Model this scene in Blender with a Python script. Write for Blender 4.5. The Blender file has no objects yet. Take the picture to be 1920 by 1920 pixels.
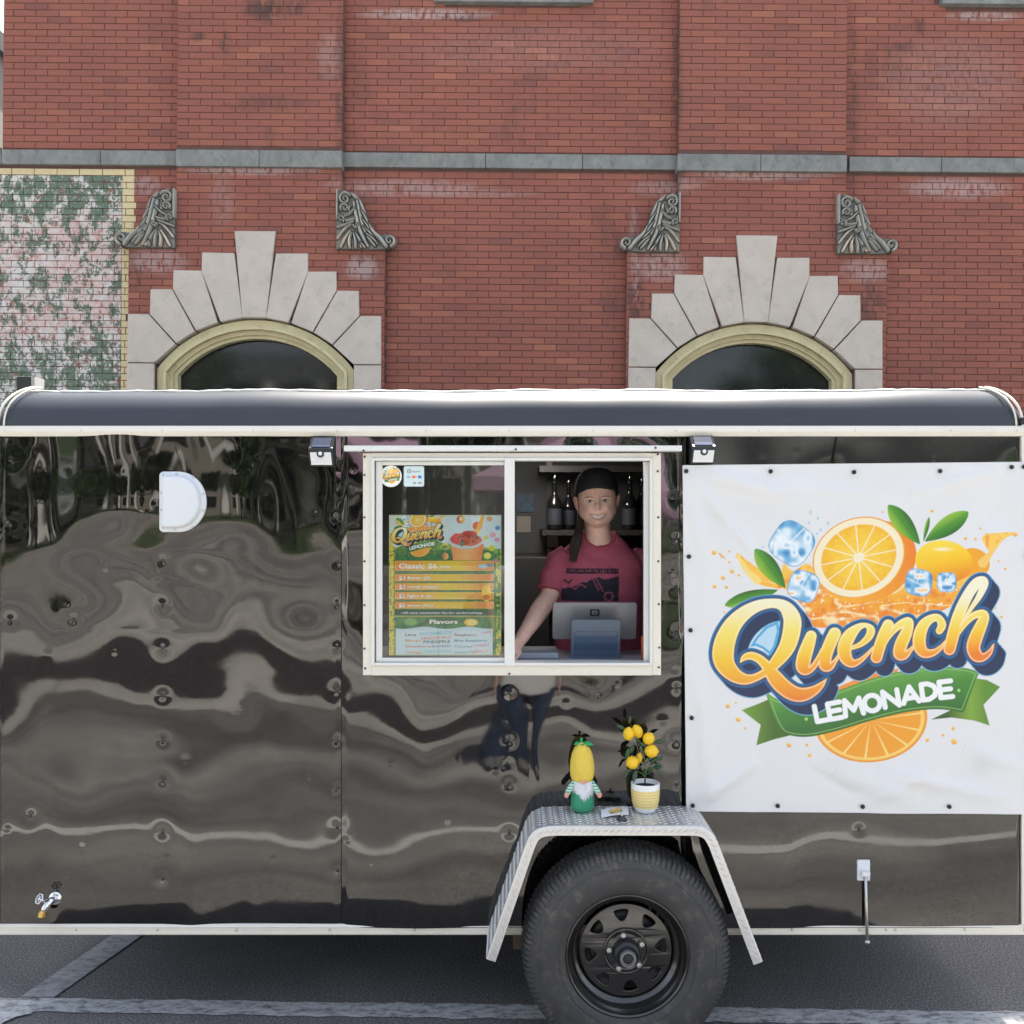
import bpy, bmesh, math, random
import numpy as np
from mathutils import Vector, Matrix, Euler

random.seed(7)
RNG = np.random.default_rng(7)
SC = bpy.context.scene
COL = SC.collection
R = math.radians

# ------------------------------------------------------------------ camera, sky, sun, exposure
F = 1770.0          # focal length in photograph pixels (1920 wide)
EYE = 1.862         # camera height above the asphalt
cam_data = bpy.data.cameras.new('camera')
cam_data.sensor_width = 36.0
cam_data.lens = 36.0 * F / 1920.0
cam_data.clip_start = 0.02
cam_data.clip_end = 600.0
camera = bpy.data.objects.new('camera', cam_data)
COL.objects.link(camera)
camera.location = (0, 0, EYE)
camera.rotation_euler = (R(90), 0, 0)
SC.camera = camera

SUN = Vector((0.10, 0.44, 0.86)).normalized()
world = bpy.data.worlds.new('World')
SC.world = world
world.use_nodes = True
wn = world.node_tree
bg = wn.nodes['Background']
sky = wn.nodes.new('ShaderNodeTexSky')
sky.sky_type = 'NISHITA'
sky.sun_disc = False
sky.sun_elevation = math.asin(SUN.z)
sky.sun_rotation = math.atan2(SUN.x, SUN.y)
sky.air_density = 1.0
sky.dust_density = 2.5
sky.ozone_density = 1.0
hsv = wn.nodes.new('ShaderNodeHueSaturation')          # sky desaturated as a white balance, so its light is less blue
hsv.inputs['Saturation'].default_value = 0.50
wn.links.new(sky.outputs[0], hsv.inputs['Color'])
wn.links.new(hsv.outputs[0], bg.inputs[0])
bg.inputs[1].default_value = 0.10
sun_data = bpy.data.lights.new('sun', 'SUN')
sun_data.energy = 5.0
sun_data.angle = R(0.5)
sun_data.color = (1.0, 0.94, 0.84)
sun = bpy.data.objects.new('sun', sun_data)
COL.objects.link(sun)
sun.location = SUN * 40
sun.rotation_euler = (-SUN).to_track_quat('-Z', 'Y').to_euler()

vs = SC.view_settings
vs.view_transform = 'Standard'
vs.look = 'None'
vs.exposure = 2.12
vs.gamma = 1.0
vs.use_curve_mapping = False
SC.render.engine = 'CYCLES'
SC.cycles.max_bounces = 8
SC.cycles.diffuse_bounces = 4
SC.cycles.glossy_bounces = 4
SC.cycles.transparent_max_bounces = 12
SC.cycles.use_denoising = True


def W(px, py, d):
    """world point seen at photograph pixel (px, py) at distance d"""
    return Vector(((px - 960) / F * d, d, EYE + (960 - py) / F * d))


# ------------------------------------------------------------------ materials
def lin(c):
    return tuple((v / 12.92 if v <= 0.04045 else ((v + 0.055) / 1.055) ** 2.4) for v in c)


def srgb(r, g, b):
    return lin((r / 255, g / 255, b / 255))


def nodes_of(m):
    return m.node_tree.nodes, m.node_tree.links


def pm(name, col, rough=0.5, metal=0.0, var=0.12, scale=6.0, bump=0.0, bscale=120.0, spec=0.5,
       coat=0.0, dirt=0.0, dirtcol=(0.08, 0.06, 0.045), rvar=0.1, stretch=(1, 1, 1)):
    m = bpy.data.materials.new(name)
    m.use_nodes = True
    n, l = nodes_of(m)
    b = n['Principled BSDF']
    b.inputs['Metallic'].default_value = metal
    b.inputs['Specular IOR Level'].default_value = spec
    b.inputs['Coat Weight'].default_value = coat
    tc = n.new('ShaderNodeTexCoord')
    mp = n.new('ShaderNodeMapping')
    mp.inputs['Scale'].default_value = stretch
    l.new(tc.outputs['Object'], mp.inputs[0])
    t = n.new('ShaderNodeTexNoise')
    t.inputs['Scale'].default_value = scale
    t.inputs['Detail'].default_value = 6
    t.inputs['Roughness'].default_value = 0.65
    l.new(mp.outputs[0], t.inputs['Vector'])
    mx = n.new('ShaderNodeMix')
    mx.data_type = 'RGBA'
    mx.inputs[6].default_value = tuple(max(0, c * (1 - var * 1.6)) for c in col) + (1,)
    mx.inputs[7].default_value = tuple(min(1, c * (1 + var * 1.6)) for c in col) + (1,)
    l.new(t.outputs[0], mx.inputs[0])
    out = mx.outputs[2]
    if dirt > 0:
        t2 = n.new('ShaderNodeTexNoise')
        t2.inputs['Scale'].default_value = scale * 2.7
        t2.inputs['Detail'].default_value = 8
        t2.inputs['Roughness'].default_value = 0.7
        l.new(mp.outputs[0], t2.inputs['Vector'])
        rp = n.new('ShaderNodeMapRange')
        rp.inputs[1].default_value = 0.52
        rp.inputs[2].default_value = 0.72
        rp.inputs[4].default_value = dirt
        l.new(t2.outputs[0], rp.inputs[0])
        m2 = n.new('ShaderNodeMix')
        m2.data_type = 'RGBA'
        l.new(rp.outputs[0], m2.inputs[0])
        l.new(out, m2.inputs[6])
        m2.inputs[7].default_value = tuple(dirtcol) + (1,)
        out = m2.outputs[2]
    l.new(out, b.inputs['Base Color'])
    rr = n.new('ShaderNodeMapRange')
    rr.inputs[3].default_value = max(0.02, rough - rvar * 0.5)
    rr.inputs[4].default_value = min(1, rough + rvar * 0.5)
    l.new(t.outputs[0], rr.inputs[0])
    l.new(rr.outputs[0], b.inputs['Roughness'])
    if bump > 0:
        t3 = n.new('ShaderNodeTexNoise')
        t3.inputs['Scale'].default_value = bscale
        t3.inputs['Detail'].default_value = 4
        l.new(mp.outputs[0], t3.inputs['Vector'])
        bp = n.new('ShaderNodeBump')
        bp.inputs['Strength'].default_value = bump
        bp.inputs['Distance'].default_value = 0.01
        l.new(t3.outputs[0], bp.inputs['Height'])
        l.new(bp.outputs[0], b.inputs['Normal'])
    return m


def vcol_mat(name, rough=0.45, spec=0.5, bump=0.0, bscale=300, sheen=0.0, sss=0.0):
    m = bpy.data.materials.new(name)
    m.use_nodes = True
    n, l = nodes_of(m)
    b = n['Principled BSDF']
    a = n.new('ShaderNodeVertexColor')
    a.layer_name = 'print'
    l.new(a.outputs[0], b.inputs['Base Color'])
    b.inputs['Roughness'].default_value = rough
    b.inputs['Specular IOR Level'].default_value = spec
    b.inputs['Sheen Weight'].default_value = sheen
    if sss:
        b.inputs['Subsurface Weight'].default_value = sss
        b.inputs['Subsurface Radius'].default_value = (0.012, 0.005, 0.003)
        b.inputs['Subsurface Scale'].default_value = 0.6
    if bump:
        tc = n.new('ShaderNodeTexCoord')
        t = n.new('ShaderNodeTexNoise')
        t.inputs['Scale'].default_value = bscale
        l.new(tc.outputs['Object'], t.inputs['Vector'])
        bp = n.new('ShaderNodeBump')
        bp.inputs['Strength'].default_value = bump
        bp.inputs['Distance'].default_value = 0.004
        l.new(t.outputs[0], bp.inputs['Height'])
        l.new(bp.outputs[0], b.inputs['Normal'])
    return m


# ------------------------------------------------------------------ mesh building
class MB:
    def __init__(s):
        s.v, s.f, s.mi = [], [], []
        s.cur = 0

    def add(s, vs, fs):
        o = len(s.v)
        s.v += [tuple(p) for p in vs]
        s.f += [tuple(i + o for i in f) for f in fs]
        s.mi += [s.cur] * len(fs)

    def box(s, x0, x1, y0, y1, z0, z1):
        s.add([(x0, y0, z0), (x1, y0, z0), (x1, y1, z0), (x0, y1, z0), (x0, y0, z1), (x1, y0, z1), (x1, y1, z1), (x0, y1, z1)],
              [(0, 1, 5, 4), (1, 2, 6, 5), (2, 3, 7, 6), (3, 0, 4, 7), (4, 5, 6, 7), (3, 2, 1, 0)])

    def prism(s, poly, y0, y1, ch=0.0):
        """polygon in xz (counter-clockwise seen from -y), extruded from y0 (front) to y1 (back), front edge chamfered by ch"""
        n = len(poly)
        if ch > 0:
            c = (sum(p[0] for p in poly) / n, sum(p[1] for p in poly) / n)
            inner = offset_poly(poly, ch)
            vs = [(p[0], y0, p[1]) for p in inner] + [(p[0], y0 + ch, p[1]) for p in poly] + [(p[0], y1, p[1]) for p in poly]
            k = 3
        else:
            vs = [(p[0], y0, p[1]) for p in poly] + [(p[0], y1, p[1]) for p in poly]
            k = 2
        fs = [tuple(range(n)), tuple(reversed(range((k - 1) * n, k * n)))]
        for r in range(k - 1):
            for i in range(n):
                j = (i + 1) % n
                fs.append((r * n + j, r * n + i, (r + 1) * n + i, (r + 1) * n + j))
        s.add(vs, fs)

    def rings(s, rings, close=True, cap0=True, cap1=True):
        n = len(rings[0])
        vs = [p for r in rings for p in r]
        fs = []
        for k in range(len(rings) - 1):
            for i in range(n if close else n - 1):
                j = (i + 1) % n
                fs.append((k * n + i, k * n + j, (k + 1) * n + j, (k + 1) * n + i))
        if close and cap0:
            fs.append(tuple(reversed(range(n))))
        if close and cap1:
            fs.append(tuple(range((len(rings) - 1) * n, len(rings) * n)))
        s.add(vs, fs)

    def tube(s, pts, r, n=10, caps=True):
        pts = [Vector(p) for p in pts]
        rs = r if isinstance(r, (list, tuple)) else [r] * len(pts)
        rings = []
        up = None
        for i, p in enumerate(pts):
            t = (pts[min(i + 1, len(pts) - 1)] - pts[max(i - 1, 0)]).normalized()
            if up is None:
                up = Vector((0, 0, 1)) if abs(t.z) < 0.9 else Vector((1, 0, 0))
            a = t.cross(up).normalized()
            b = a.cross(t).normalized()
            up = b
            rings.append([p + (a * math.cos(k * 2 * math.pi / n) + b * math.sin(k * 2 * math.pi / n)) * rs[i] for k in range(n)])
        s.rings(rings, True, caps, caps)

    def lathe(s, prof, n=32, center=(0, 0, 0), axis='Z', cap=True):
        """prof: (radius, height) list"""
        c = Vector(center)
        rings = []
        for r, h in prof:
            ring = []
            for k in range(n):
                a = 2 * math.pi * k / n
                u, v = r * math.cos(a), r * math.sin(a)
                if axis == 'Z':
                    q = Vector((u, v, h))
                elif axis == 'Y':
                    q = Vector((u, h, v))
                else:
                    q = Vector((h, u, v))
                ring.append(c + q)
            rings.append(ring)
        s.rings(rings, True, cap, cap)

    def ellipsoid(s, c, r, n=16, m=10, rot=None):
        rings = []
        M = rot if rot is not None else Matrix.Identity(3)
        c = Vector(c)
        for i in range(m + 1):
            t = math.pi * (i + 0.02) / (m + 0.04)
            rings.append([c + M @ Vector((r[0] * math.sin(t) * math.cos(2 * math.pi * k / n),
                                          r[1] * math.sin(t) * math.sin(2 * math.pi * k / n), -r[2] * math.cos(t))) for k in range(n)])
        s.rings(rings)

    def build(s, name, mats, parent=None, smooth=False, bevel=0.0, local=True):
        me = bpy.data.meshes.new(name)
        me.from_pydata(s.v, [], s.f)
        if not isinstance(mats, (list, tuple)):
            mats = [mats]
        for m in mats:
            me.materials.append(m)
        if len(mats) > 1:
            me.polygons.foreach_set('material_index', s.mi)
        bm = bmesh.new()
        bm.from_mesh(me)
        bmesh.ops.recalc_face_normals(bm, faces=bm.faces)
        bm.to_mesh(me)
        bm.free()
        me.update()
        return link(name, me, parent, smooth, bevel)


LOCALS = {}


def link(name, me, parent=None, smooth=False, bevel=0.0):
    o = bpy.data.objects.new(name, me)
    COL.objects.link(o)
    if smooth:
        me.shade_smooth()
    if parent is not None:
        o.parent = parent
        # coordinates are given in world space, or in the frame of a parent listed in LOCALS
        o.matrix_parent_inverse = LOCALS[parent.name] if parent.name in LOCALS else pmat(parent).inverted()
    if bevel:
        b = o.modifiers.new('bevel', 'BEVEL')
        b.width = bevel
        b.segments = 2
        b.limit_method = 'ANGLE'
        b.angle_limit = R(40)
    return o


def pmat(o):
    m = o.matrix_basis.copy()
    if o.parent is not None:
        m = pmat(o.parent) @ o.matrix_parent_inverse @ m
    return m


def offset_poly(poly, d):
    n = len(poly)
    area = sum(poly[i][0] * poly[(i + 1) % n][1] - poly[(i + 1) % n][0] * poly[i][1] for i in range(n))
    sgn = 1 if area > 0 else -1
    out = []
    for i in range(n):
        p0, p1, p2 = Vector(poly[i - 1]), Vector(poly[i]), Vector(poly[(i + 1) % n])
        e1 = (p1 - p0)
        e2 = (p2 - p1)
        if e1.length < 1e-9 or e2.length < 1e-9:
            out.append(tuple(p1))
            continue
        e1.normalize()
        e2.normalize()
        n1 = Vector((-e1.y, e1.x)) * sgn
        n2 = Vector((-e2.y, e2.x)) * sgn
        b = n1 + n2
        k = b.dot(n1)
        if abs(k) < 0.2:
            k = 0.2
        out.append(tuple(p1 + b * (d / k)))
    return out


def grid_mesh(name, P, mats, keep=None, cols=None, parent=None, smooth=True):
    """P: (ny,nx,3) array of points, row 0 at the top; keep: (ny-1,nx-1) bool; cols: (ny,nx,3) linear colours"""
    ny, nx = P.shape[:2]
    me = bpy.data.meshes.new(name)
    idx = np.arange(ny * nx).reshape(ny, nx)
    q = np.stack([idx[1:, :-1], idx[1:, 1:], idx[:-1, 1:], idx[:-1, :-1]], -1)
    if keep is not None:
        q = q[keep]
    q = q.reshape(-1, 4)
    used = np.unique(q)
    remap = np.full(ny * nx, -1)
    remap[used] = np.arange(len(used))
    q = remap[q]
    v = P.reshape(-1, 3)[used]
    me.vertices.add(len(v))
    me.vertices.foreach_set('co', v.astype(np.float32).ravel())
    me.loops.add(q.size)
    me.loops.foreach_set('vertex_index', q.astype(np.int32).ravel())
    me.polygons.add(len(q))
    me.polygons.foreach_set('loop_start', np.arange(0, q.size, 4, dtype=np.int32))
    me.update(calc_edges=True)
    if cols is not None:
        a = me.color_attributes.new('print', 'FLOAT_COLOR', 'POINT')
        c = np.ones((len(v), 4), np.float32)
        c[:, :3] = cols.reshape(-1, 3)[used]
        a.data.foreach_set('color', c.ravel())
    if not isinstance(mats, (list, tuple)):
        mats = [mats]
    for m in mats:
        me.materials.append(m)
    return link(name, me, parent, smooth)


def empty(name, loc, label=None, cat=None, group=None):
    o = bpy.data.objects.new(name, None)
    o.empty_display_size = 0.1
    COL.objects.link(o)
    o.location = loc
    if label:
        tag(o, label, cat, group)
    return o


def tag(o, label, cat, group=None):
    o['label'] = label
    o['category'] = cat
    if group:
        o['group'] = group
    return o


def inst(src, parent, loc=None, mat=None, name=None):
    c = src.copy()
    COL.objects.link(c)
    if name:
        c.name = name
    c.parent = parent
    c.matrix_parent_inverse = LOCALS.get(parent.name, None) or pmat(parent).inverted()
    if loc is not None:
        c.location = loc
    if mat is not None:
        c.matrix_basis = mat
    return c


# ------------------------------------------------------------------ printed artwork as signed distances on a grid
def catmull(pts, k=8, closed=False):
    P = np.array(pts, float)
    n = len(P)
    out = []
    rng = range(n if closed else n - 1)
    for i in rng:
        p0 = P[(i - 1) % n] if (closed or i > 0) else P[0]
        p1, p2 = P[i], P[(i + 1) % n]
        p3 = P[(i + 2) % n] if (closed or i + 2 < n) else P[-1]
        for j in range(k):
            t = j / k
            out.append(0.5 * ((2 * p1) + (-p0 + p2) * t + (2 * p0 - 5 * p1 + 4 * p2 - p3) * t * t + (-p0 + 3 * p1 - 3 * p2 + p3) * t ** 3))
    out.append(P[0] if closed else P[-1])
    return np.array(out)


def sd_stroke(X, Y, pts, closed=False, k=6):
    """pts (x, y, r): union of tapered capsules along a smooth curve"""
    Q = catmull(pts, k, closed) if k > 1 else np.array(pts, float)
    D = np.full(X.shape, 1e9)
    for a, b in zip(Q[:-1], Q[1:]):
        ex, ey = b[0] - a[0], b[1] - a[1]
        L = ex * ex + ey * ey + 1e-12
        t = np.clip(((X - a[0]) * ex + (Y - a[1]) * ey) / L, 0, 1)
        d = np.hypot(X - a[0] - t * ex, Y - a[1] - t * ey) - (a[2] + t * (b[2] - a[2]))
        np.minimum(D, d, out=D)
    return D


def sd_poly(X, Y, poly):
    P = np.array(poly, float)
    D = np.full(X.shape, 1e18)
    ins = np.zeros(X.shape, bool)
    for a, b in zip(P, np.roll(P, -1, 0)):
        ex, ey = b[0] - a[0], b[1] - a[1]
        L = ex * ex + ey * ey + 1e-12
        t = np.clip(((X - a[0]) * ex + (Y - a[1]) * ey) / L, 0, 1)
        np.minimum(D, (X - a[0] - t * ex) ** 2 + (Y - a[1] - t * ey) ** 2, out=D)
        c = (a[1] > Y) != (b[1] > Y)
        xi = a[0] + (Y - a[1]) * ex / (ey if abs(ey) > 1e-12 else 1e-12)
        ins ^= c & (X < xi)
    D = np.sqrt(D)
    return np.where(ins, -D, D)


def sd_ell(X, Y, cx, cy, rx, ry, rot=0.0):
    c, s = math.cos(R(rot)), math.sin(R(rot))
    u = (X - cx) * c + (Y - cy) * s
    v = -(X - cx) * s + (Y - cy) * c
    k = np.hypot(u / rx, v / ry)
    return (k - 1) * min(rx, ry), u / rx, v / ry


class Art:
    def __init__(s, X, Y, base, aa=0.8):
        s.X, s.Y, s.aa = X, Y, aa
        s.C = np.ones(X.shape + (3,)) * np.array(base)

    def fill(s, sd, col, op=1.0, aa=None):
        m = np.clip(0.5 - sd / (aa or s.aa), 0, 1) * op
        c = np.asarray(col, float)
        s.C = s.C * (1 - m[..., None]) + c * m[..., None]

    def soft(s, mask, col):
        m = np.clip(mask, 0, 1)
        s.C = s.C * (1 - m[..., None]) + np.asarray(col, float) * m[..., None]


def ramp(t, stops):
    xs = [q[0] for q in stops]
    return np.stack([np.interp(t, xs, [q[1][k] for q in stops]) for k in range(3)], -1)


_text_cache = {}


def text_tris(s, bold=0.0, spacing=1.0):
    key = (s, bold, spacing)
    if key in _text_cache:
        return _text_cache[key]
    cu = bpy.data.curves.new('text', 'FONT')
    cu.body = s
    cu.size = 1.0
    cu.offset = bold
    cu.resolution_u = 3
    cu.space_character = spacing
    ob = bpy.data.objects.new('text', cu)
    COL.objects.link(ob)
    bpy.context.view_layer.update()
    me = bpy.data.meshes.new_from_object(ob.evaluated_get(bpy.context.evaluated_depsgraph_get()))
    me.calc_loop_triangles()
    co = np.array([v.co[:2] for v in me.vertices]) if len(me.vertices) else np.zeros((0, 2))
    tr = np.array([t.vertices[:] for t in me.loop_triangles])
    bpy.data.objects.remove(ob)
    bpy.data.curves.remove(cu)
    bpy.data.meshes.remove(me)
    _text_cache[key] = (co, tr)
    return co, tr


def text_mask(X, Y, s, x, y, h, w=None, rot=0.0, bold=0.02, shear=0.0, align='L', ss=3):
    """mask of text on a regular grid X, Y (y grows downwards); x, y = left end of the baseline, h = capital height"""
    co, tr = text_tris(s, bold)
    M = np.zeros(X.shape)
    if len(co) == 0:
        return M
    k = h / 0.70
    co = co.copy()
    width = co[:, 0].max() - co[:, 0].min()
    kx = k if w is None else w / width
    u = (co[:, 0] - co[:, 0].min()) * kx
    if align == 'C':
        u = u - width * kx / 2
    v = -co[:, 1] * k
    u = u - shear * v
    c, sn = math.cos(R(rot)), math.sin(R(rot))
    px = x + u * c - v * sn
    py = y + u * sn + v * c
    x0, y0 = X[0, 0], Y[0, 0]
    dx, dy = X[0, 1] - X[0, 0], Y[1, 0] - Y[0, 0]
    gi = (px - x0) / dx
    gj = (py - y0) / dy
    ny, nx = X.shape
    H = np.zeros((ny * ss, nx * ss), bool)
    gi = gi * ss + (ss - 1) / 2
    gj = gj * ss + (ss - 1) / 2
    for t in tr:
        ax, bx, cx = gi[t]
        ay, by, cy = gj[t]
        i0, i1 = max(0, int(math.floor(min(ax, bx, cx)))), min(nx * ss - 1, int(math.ceil(max(ax, bx, cx))))
        j0, j1 = max(0, int(math.floor(min(ay, by, cy)))), min(ny * ss - 1, int(math.ceil(max(ay, by, cy))))
        if i1 < i0 or j1 < j0:
            continue
        I, J = np.meshgrid(np.arange(i0, i1 + 1), np.arange(j0, j1 + 1))
        e1 = (bx - ax) * (J - ay) - (by - ay) * (I - ax)
        e2 = (cx - bx) * (J - by) - (cy - by) * (I - bx)
        e3 = (ax - cx) * (J - cy) - (ay - cy) * (I - cx)
        ins = ((e1 >= 0) & (e2 >= 0) & (e3 >= 0)) | ((e1 <= 0) & (e2 <= 0) & (e3 <= 0))
        H[j0:j1 + 1, i0:i1 + 1] |= ins
    return H.reshape(ny, ss, nx, ss).mean(axis=(1, 3))


def vnoise(X, Y, s, seed=0):
    """smooth value noise"""
    r = np.random.default_rng(seed)
    T = r.random((64, 64))
    x, y = X / s + 1000.0, Y / s + 1000.0
    i, j = np.floor(x).astype(int), np.floor(y).astype(int)
    u, v = x - i, y - j
    u, v = u * u * (3 - 2 * u), v * v * (3 - 2 * v)
    a, b = T[j % 64, i % 64], T[j % 64, (i + 1) % 64]
    c, d = T[(j + 1) % 64, i % 64], T[(j + 1) % 64, (i + 1) % 64]
    return (a * (1 - u) + b * u) * (1 - v) + (c * (1 - u) + d * u) * v


# letters of the script word, traced as centre lines with widths; values in sixths of a photo pixel
def _A(p): return [(1310 + x / 6.4, 1060 + y / 6.4, r / 6.4) for x, y, r in p]
def _B(p): return [(1580 + x / 6.4, 1060 + y / 6.4, r / 6.4) for x, y, r in p]


Q_BOWL = _A([(1098, 700, 108), (1040, 950, 100), (900, 1150, 76), (780, 1262, 52), (640, 1338, 52), (520, 1352, 70), (400, 1300, 92),
             (300, 1190, 116), (268, 1060, 130), (300, 880, 124), (390, 700, 105), (530, 560, 85), (700, 470, 68), (880, 443, 58), (1000, 480, 74), (1072, 570, 97)])
Q_TAIL = _A([(475, 1150, 10), (520, 1095, 38), (600, 1072, 50), (700, 1110, 55), (790, 1200, 66), (880, 1330, 94), (980, 1440, 100),
             (1100, 1520, 96), (1220, 1538, 86), (1350, 1490, 62), (1440, 1420, 38), (1503, 1345, 7)])
LETTERS = [
    _A([(1318, 836, 68), (1280, 950, 82), (1232, 1100, 90), (1222, 1210, 86), (1280, 1250, 48), (1350, 1195, 40), (1420, 1080, 36), (1450, 1000, 26)]),
    _A([(1598, 806, 76), (1545, 920, 78), (1495, 1060, 78), (1482, 1180, 78), (1540, 1200, 52), (1600, 1140, 30), (1650, 1060, 22)]),
    _B([(70, 978, 26), (180, 932, 36), (270, 850, 48), (300, 765, 52), (250, 708, 30), (160, 726, 44), (50, 825, 78), (-12, 960, 86), (0, 1090, 80),
        (75, 1160, 56), (170, 1130, 36), (260, 1050, 26), (330, 970, 18)]),
    _B([(505, 706, 70), (455, 820, 74), (405, 960, 74), (368, 1088, 74)]),
    _B([(420, 1000, 28), (520, 830, 34), (620, 720, 48), (722, 668, 58), (752, 690, 60), (716, 810, 74), (662, 930, 80), (640, 1045, 76), (700, 1062, 56), (765, 1010, 32), (830, 930, 18)]),
    _B([(1118, 772, 46), (1150, 702, 54), (1106, 622, 46), (1020, 630, 52), (930, 705, 70), (880, 830, 80), (882, 960, 80), (940, 1036, 64), (1040, 1034, 46), (1130, 975, 32), (1190, 900, 18)]),
    _B([(1238, 990, 76), (1288, 810, 78), (1338, 640, 76), (1400, 480, 72), (1480, 322, 66), (1565, 214, 66), (1640, 186, 58), (1652, 240, 50), (1596, 370, 38), (1505, 510, 27), (1420, 650, 22)]),
    _B([(1350, 800, 28), (1430, 690, 38), (1530, 600, 44), (1630, 572, 50), (1662, 612, 60), (1620, 720, 74), (1560, 850, 84), (1525, 970, 86), (1560, 1066, 78), (1640, 1088, 52), (1720, 1030, 36), (1768, 935, 12)]),
]
WORD2 = [  # glyph, centre x, baseline y, width, rotation
    ('L', 1534.5, 1352.5, 21, -11), ('E', 1560, 1348, 23, -10.5), ('M', 1594, 1341, 34, -10), ('O', 1629.5, 1333.5, 28, -10),
    ('N', 1664.5, 1325, 27, -9.5), ('A', 1700.5, 1317.5, 29, -9), ('D', 1735.5, 1311.5, 26, -8), ('E', 1766.5, 1307.5, 22, -7)]
GLYPH = {
    'L': [[(0, 0), (0, 1), (1, 1)]], 'E': [[(1, 0), (0, 0), (0, 1), (1, 1)], [(0, .5), (.9, .5)]],
    'M': [[(0, 1), (.1, 0), (.5, .72), (.9, 0), (1, 1)]], 'N': [[(0, 1), (0, 0), (1, 1), (1, 0)]],
    'A': [[(0, 1), (.5, 0), (1, 1)], [(.22, .72), (.78, .72)]],
    'D': [[(0, 0), (0, 1), (.45, 1), (.85, .82), (1, .5), (.85, .18), (.45, 0), (0, 0)]],
    'O': [[(.5 + .52 * math.cos(t * math.pi / 8), .5 + .5 * math.sin(t * math.pi / 8)) for t in range(17)]]}


def draw_logo(art, X, Y, outline, deep, glow, aa):
    """the lemonade emblem in its own coordinates X, Y; aa in those units"""
    def Z(u, v): return 1260 + u / 2.865, 860 + v / 2.865
    def ZP(p): return [Z(*q) for q in p]
    A = art
    n1 = vnoise(X, Y, 9, 1)
    n2 = vnoise(X, Y, 4, 2)
    n3 = vnoise(X, Y, 22, 3)
    A_fill = lambda sd, c, op=1.0: A.fill(sd, c, op, aa)
    # splash of juice behind the word
    spl = catmull([Z(*q) + (0,) for q in [(590, 560), (640, 600), (720, 560), (800, 640), (1000, 700), (1250, 640), (1450, 600), (1580, 510), (1690, 520), (1650, 420), (1830, 400),
                   (1740, 450), (1680, 540), (1640, 640), (1500, 780), (1200, 880), (760, 900), (700, 800), (600, 700), (540, 690), (430, 650), (340, 500), (420, 560), (560, 640)]], 5, True)[:, :2]
    sp = sd_poly(X, Y, spl)
    g = ramp(np.clip((Y - 1040) / 120 + 0.5 * (n1 - 0.5), 0, 1), [(0, srgb(255, 208, 90)), (0.5, srgb(250, 178, 52)), (1, srgb(244, 146, 42))])
    A_fill(sp, g)
    w1 = vnoise(X + 18 * n3, Y * 3.2 + 22 * n3, 44, 6)
    A.soft((sp < 0) * np.clip(1 - np.abs(w1 - 0.5) / 0.10, 0, 0.9) * np.clip((Y - 1085) / 8, 0, 1), srgb(255, 236, 180))
    A.soft((sp < 0) * np.clip((n2 - 0.80) * 8, 0, 0.9) * (Y > 1098), srgb(255, 244, 214))
    A.soft((sp < 0) * np.clip((n1 - 0.6) * 2.2, 0, 0.6), srgb(238, 128, 35))
    # orange body and cut face
    sd, u, v = sd_ell(X, Y, *Z(1035, 550), 95, 74, -22)
    A_fill(sd, ramp(np.clip(u * 0.5 + 0.5, 0, 1), [(0, srgb(252, 185, 50)), (1, srgb(243, 132, 35))]))
    sd, u, v = sd_ell(X, Y, *Z(992, 528), 89, 73, -24)
    rr = np.hypot(u, v)
    th = np.arctan2(v, u)
    A_fill(sd, srgb(245, 165, 45))
    A_fill(sd + 2.2, srgb(250, 238, 205))
    seg = np.abs(((th + 0.25) / (2 * math.pi) * 12) % 1 - 0.5) * 2        # 1 at the membranes
    pulp = (rr < 0.82) & (rr > 0.12)
    mem = np.clip((seg * rr * 3.3 - (rr * 3.3 - 0.22)) * 9, 0, 1)
    pc = ramp(np.clip(rr + 0.35 * (vnoise(th * 30, rr * 40, 3, 5) - 0.5), 0, 1), [(0, srgb(253, 216, 90)), (0.6, srgb(251, 200, 55)), (1, srgb(247, 178, 40))])
    m = pulp * (1 - mem)
    A.soft(m * np.clip((0.82 - rr) * 60, 0, 1), pc)
    # lemon
    sd, u, v = sd_ell(X, Y, *Z(1600, 560), 31, 27, 20)
    A_fill(sd, srgb(245, 170, 35))
    sd, u, v = sd_ell(X, Y, *Z(1445, 552), 53, 39, 8)
    A_fill(sd, ramp(np.clip(v * 0.5 + 0.5 + 0.25 * u, 0, 1), [(0, srgb(255, 225, 70)), (0.5, srgb(253, 200, 35)), (1, srgb(240, 140, 20))]))
    sdh, _, _ = sd_ell(X, Y, *Z(1440, 487), 22, 5, 0)
    A.soft(np.clip(-sdh / 5, 0, 1) * 0.8, (1, 1, 0.85))
    # leaves
    for tip, base, w in [((1153, 250), (1320, 460), 17), ((1578, 290), (1345, 445), 17), ((435, 480), (600, 690), 17), ((275, 782), (560, 700), 14), ((1370, 315), (1338, 445), 4)]:
        t, b = Vector(Z(*tip)), Vector(Z(*base))
        d = (b - t)
        L = d.length
        d.normalize()
        nrm = Vector((-d.y, d.x))
        s_ = ((X - t.x) * d.x + (Y - t.y) * d.y) / L
        q = (X - t.x) * nrm.x + (Y - t.y) * nrm.y
        wd = w * np.sin(np.clip(s_, 0, 1) ** 0.8 * math.pi) ** 0.85
        sd = np.maximum(np.abs(q) - wd, np.maximum(-s_, s_ - 1) * L)
        cc = ramp(np.clip(0.5 + q / (w * 2) + 0.3 * (0.5 - s_), 0, 1), [(0, srgb(35, 95, 30)), (0.5, srgb(75, 150, 45)), (1, srgb(150, 195, 60))])
        A_fill(sd, cc)
        A.soft(np.clip(1 - np.abs(q) / 0.9, 0, 1) * (sd < 0) * 0.5, srgb(30, 80, 30))
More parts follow.
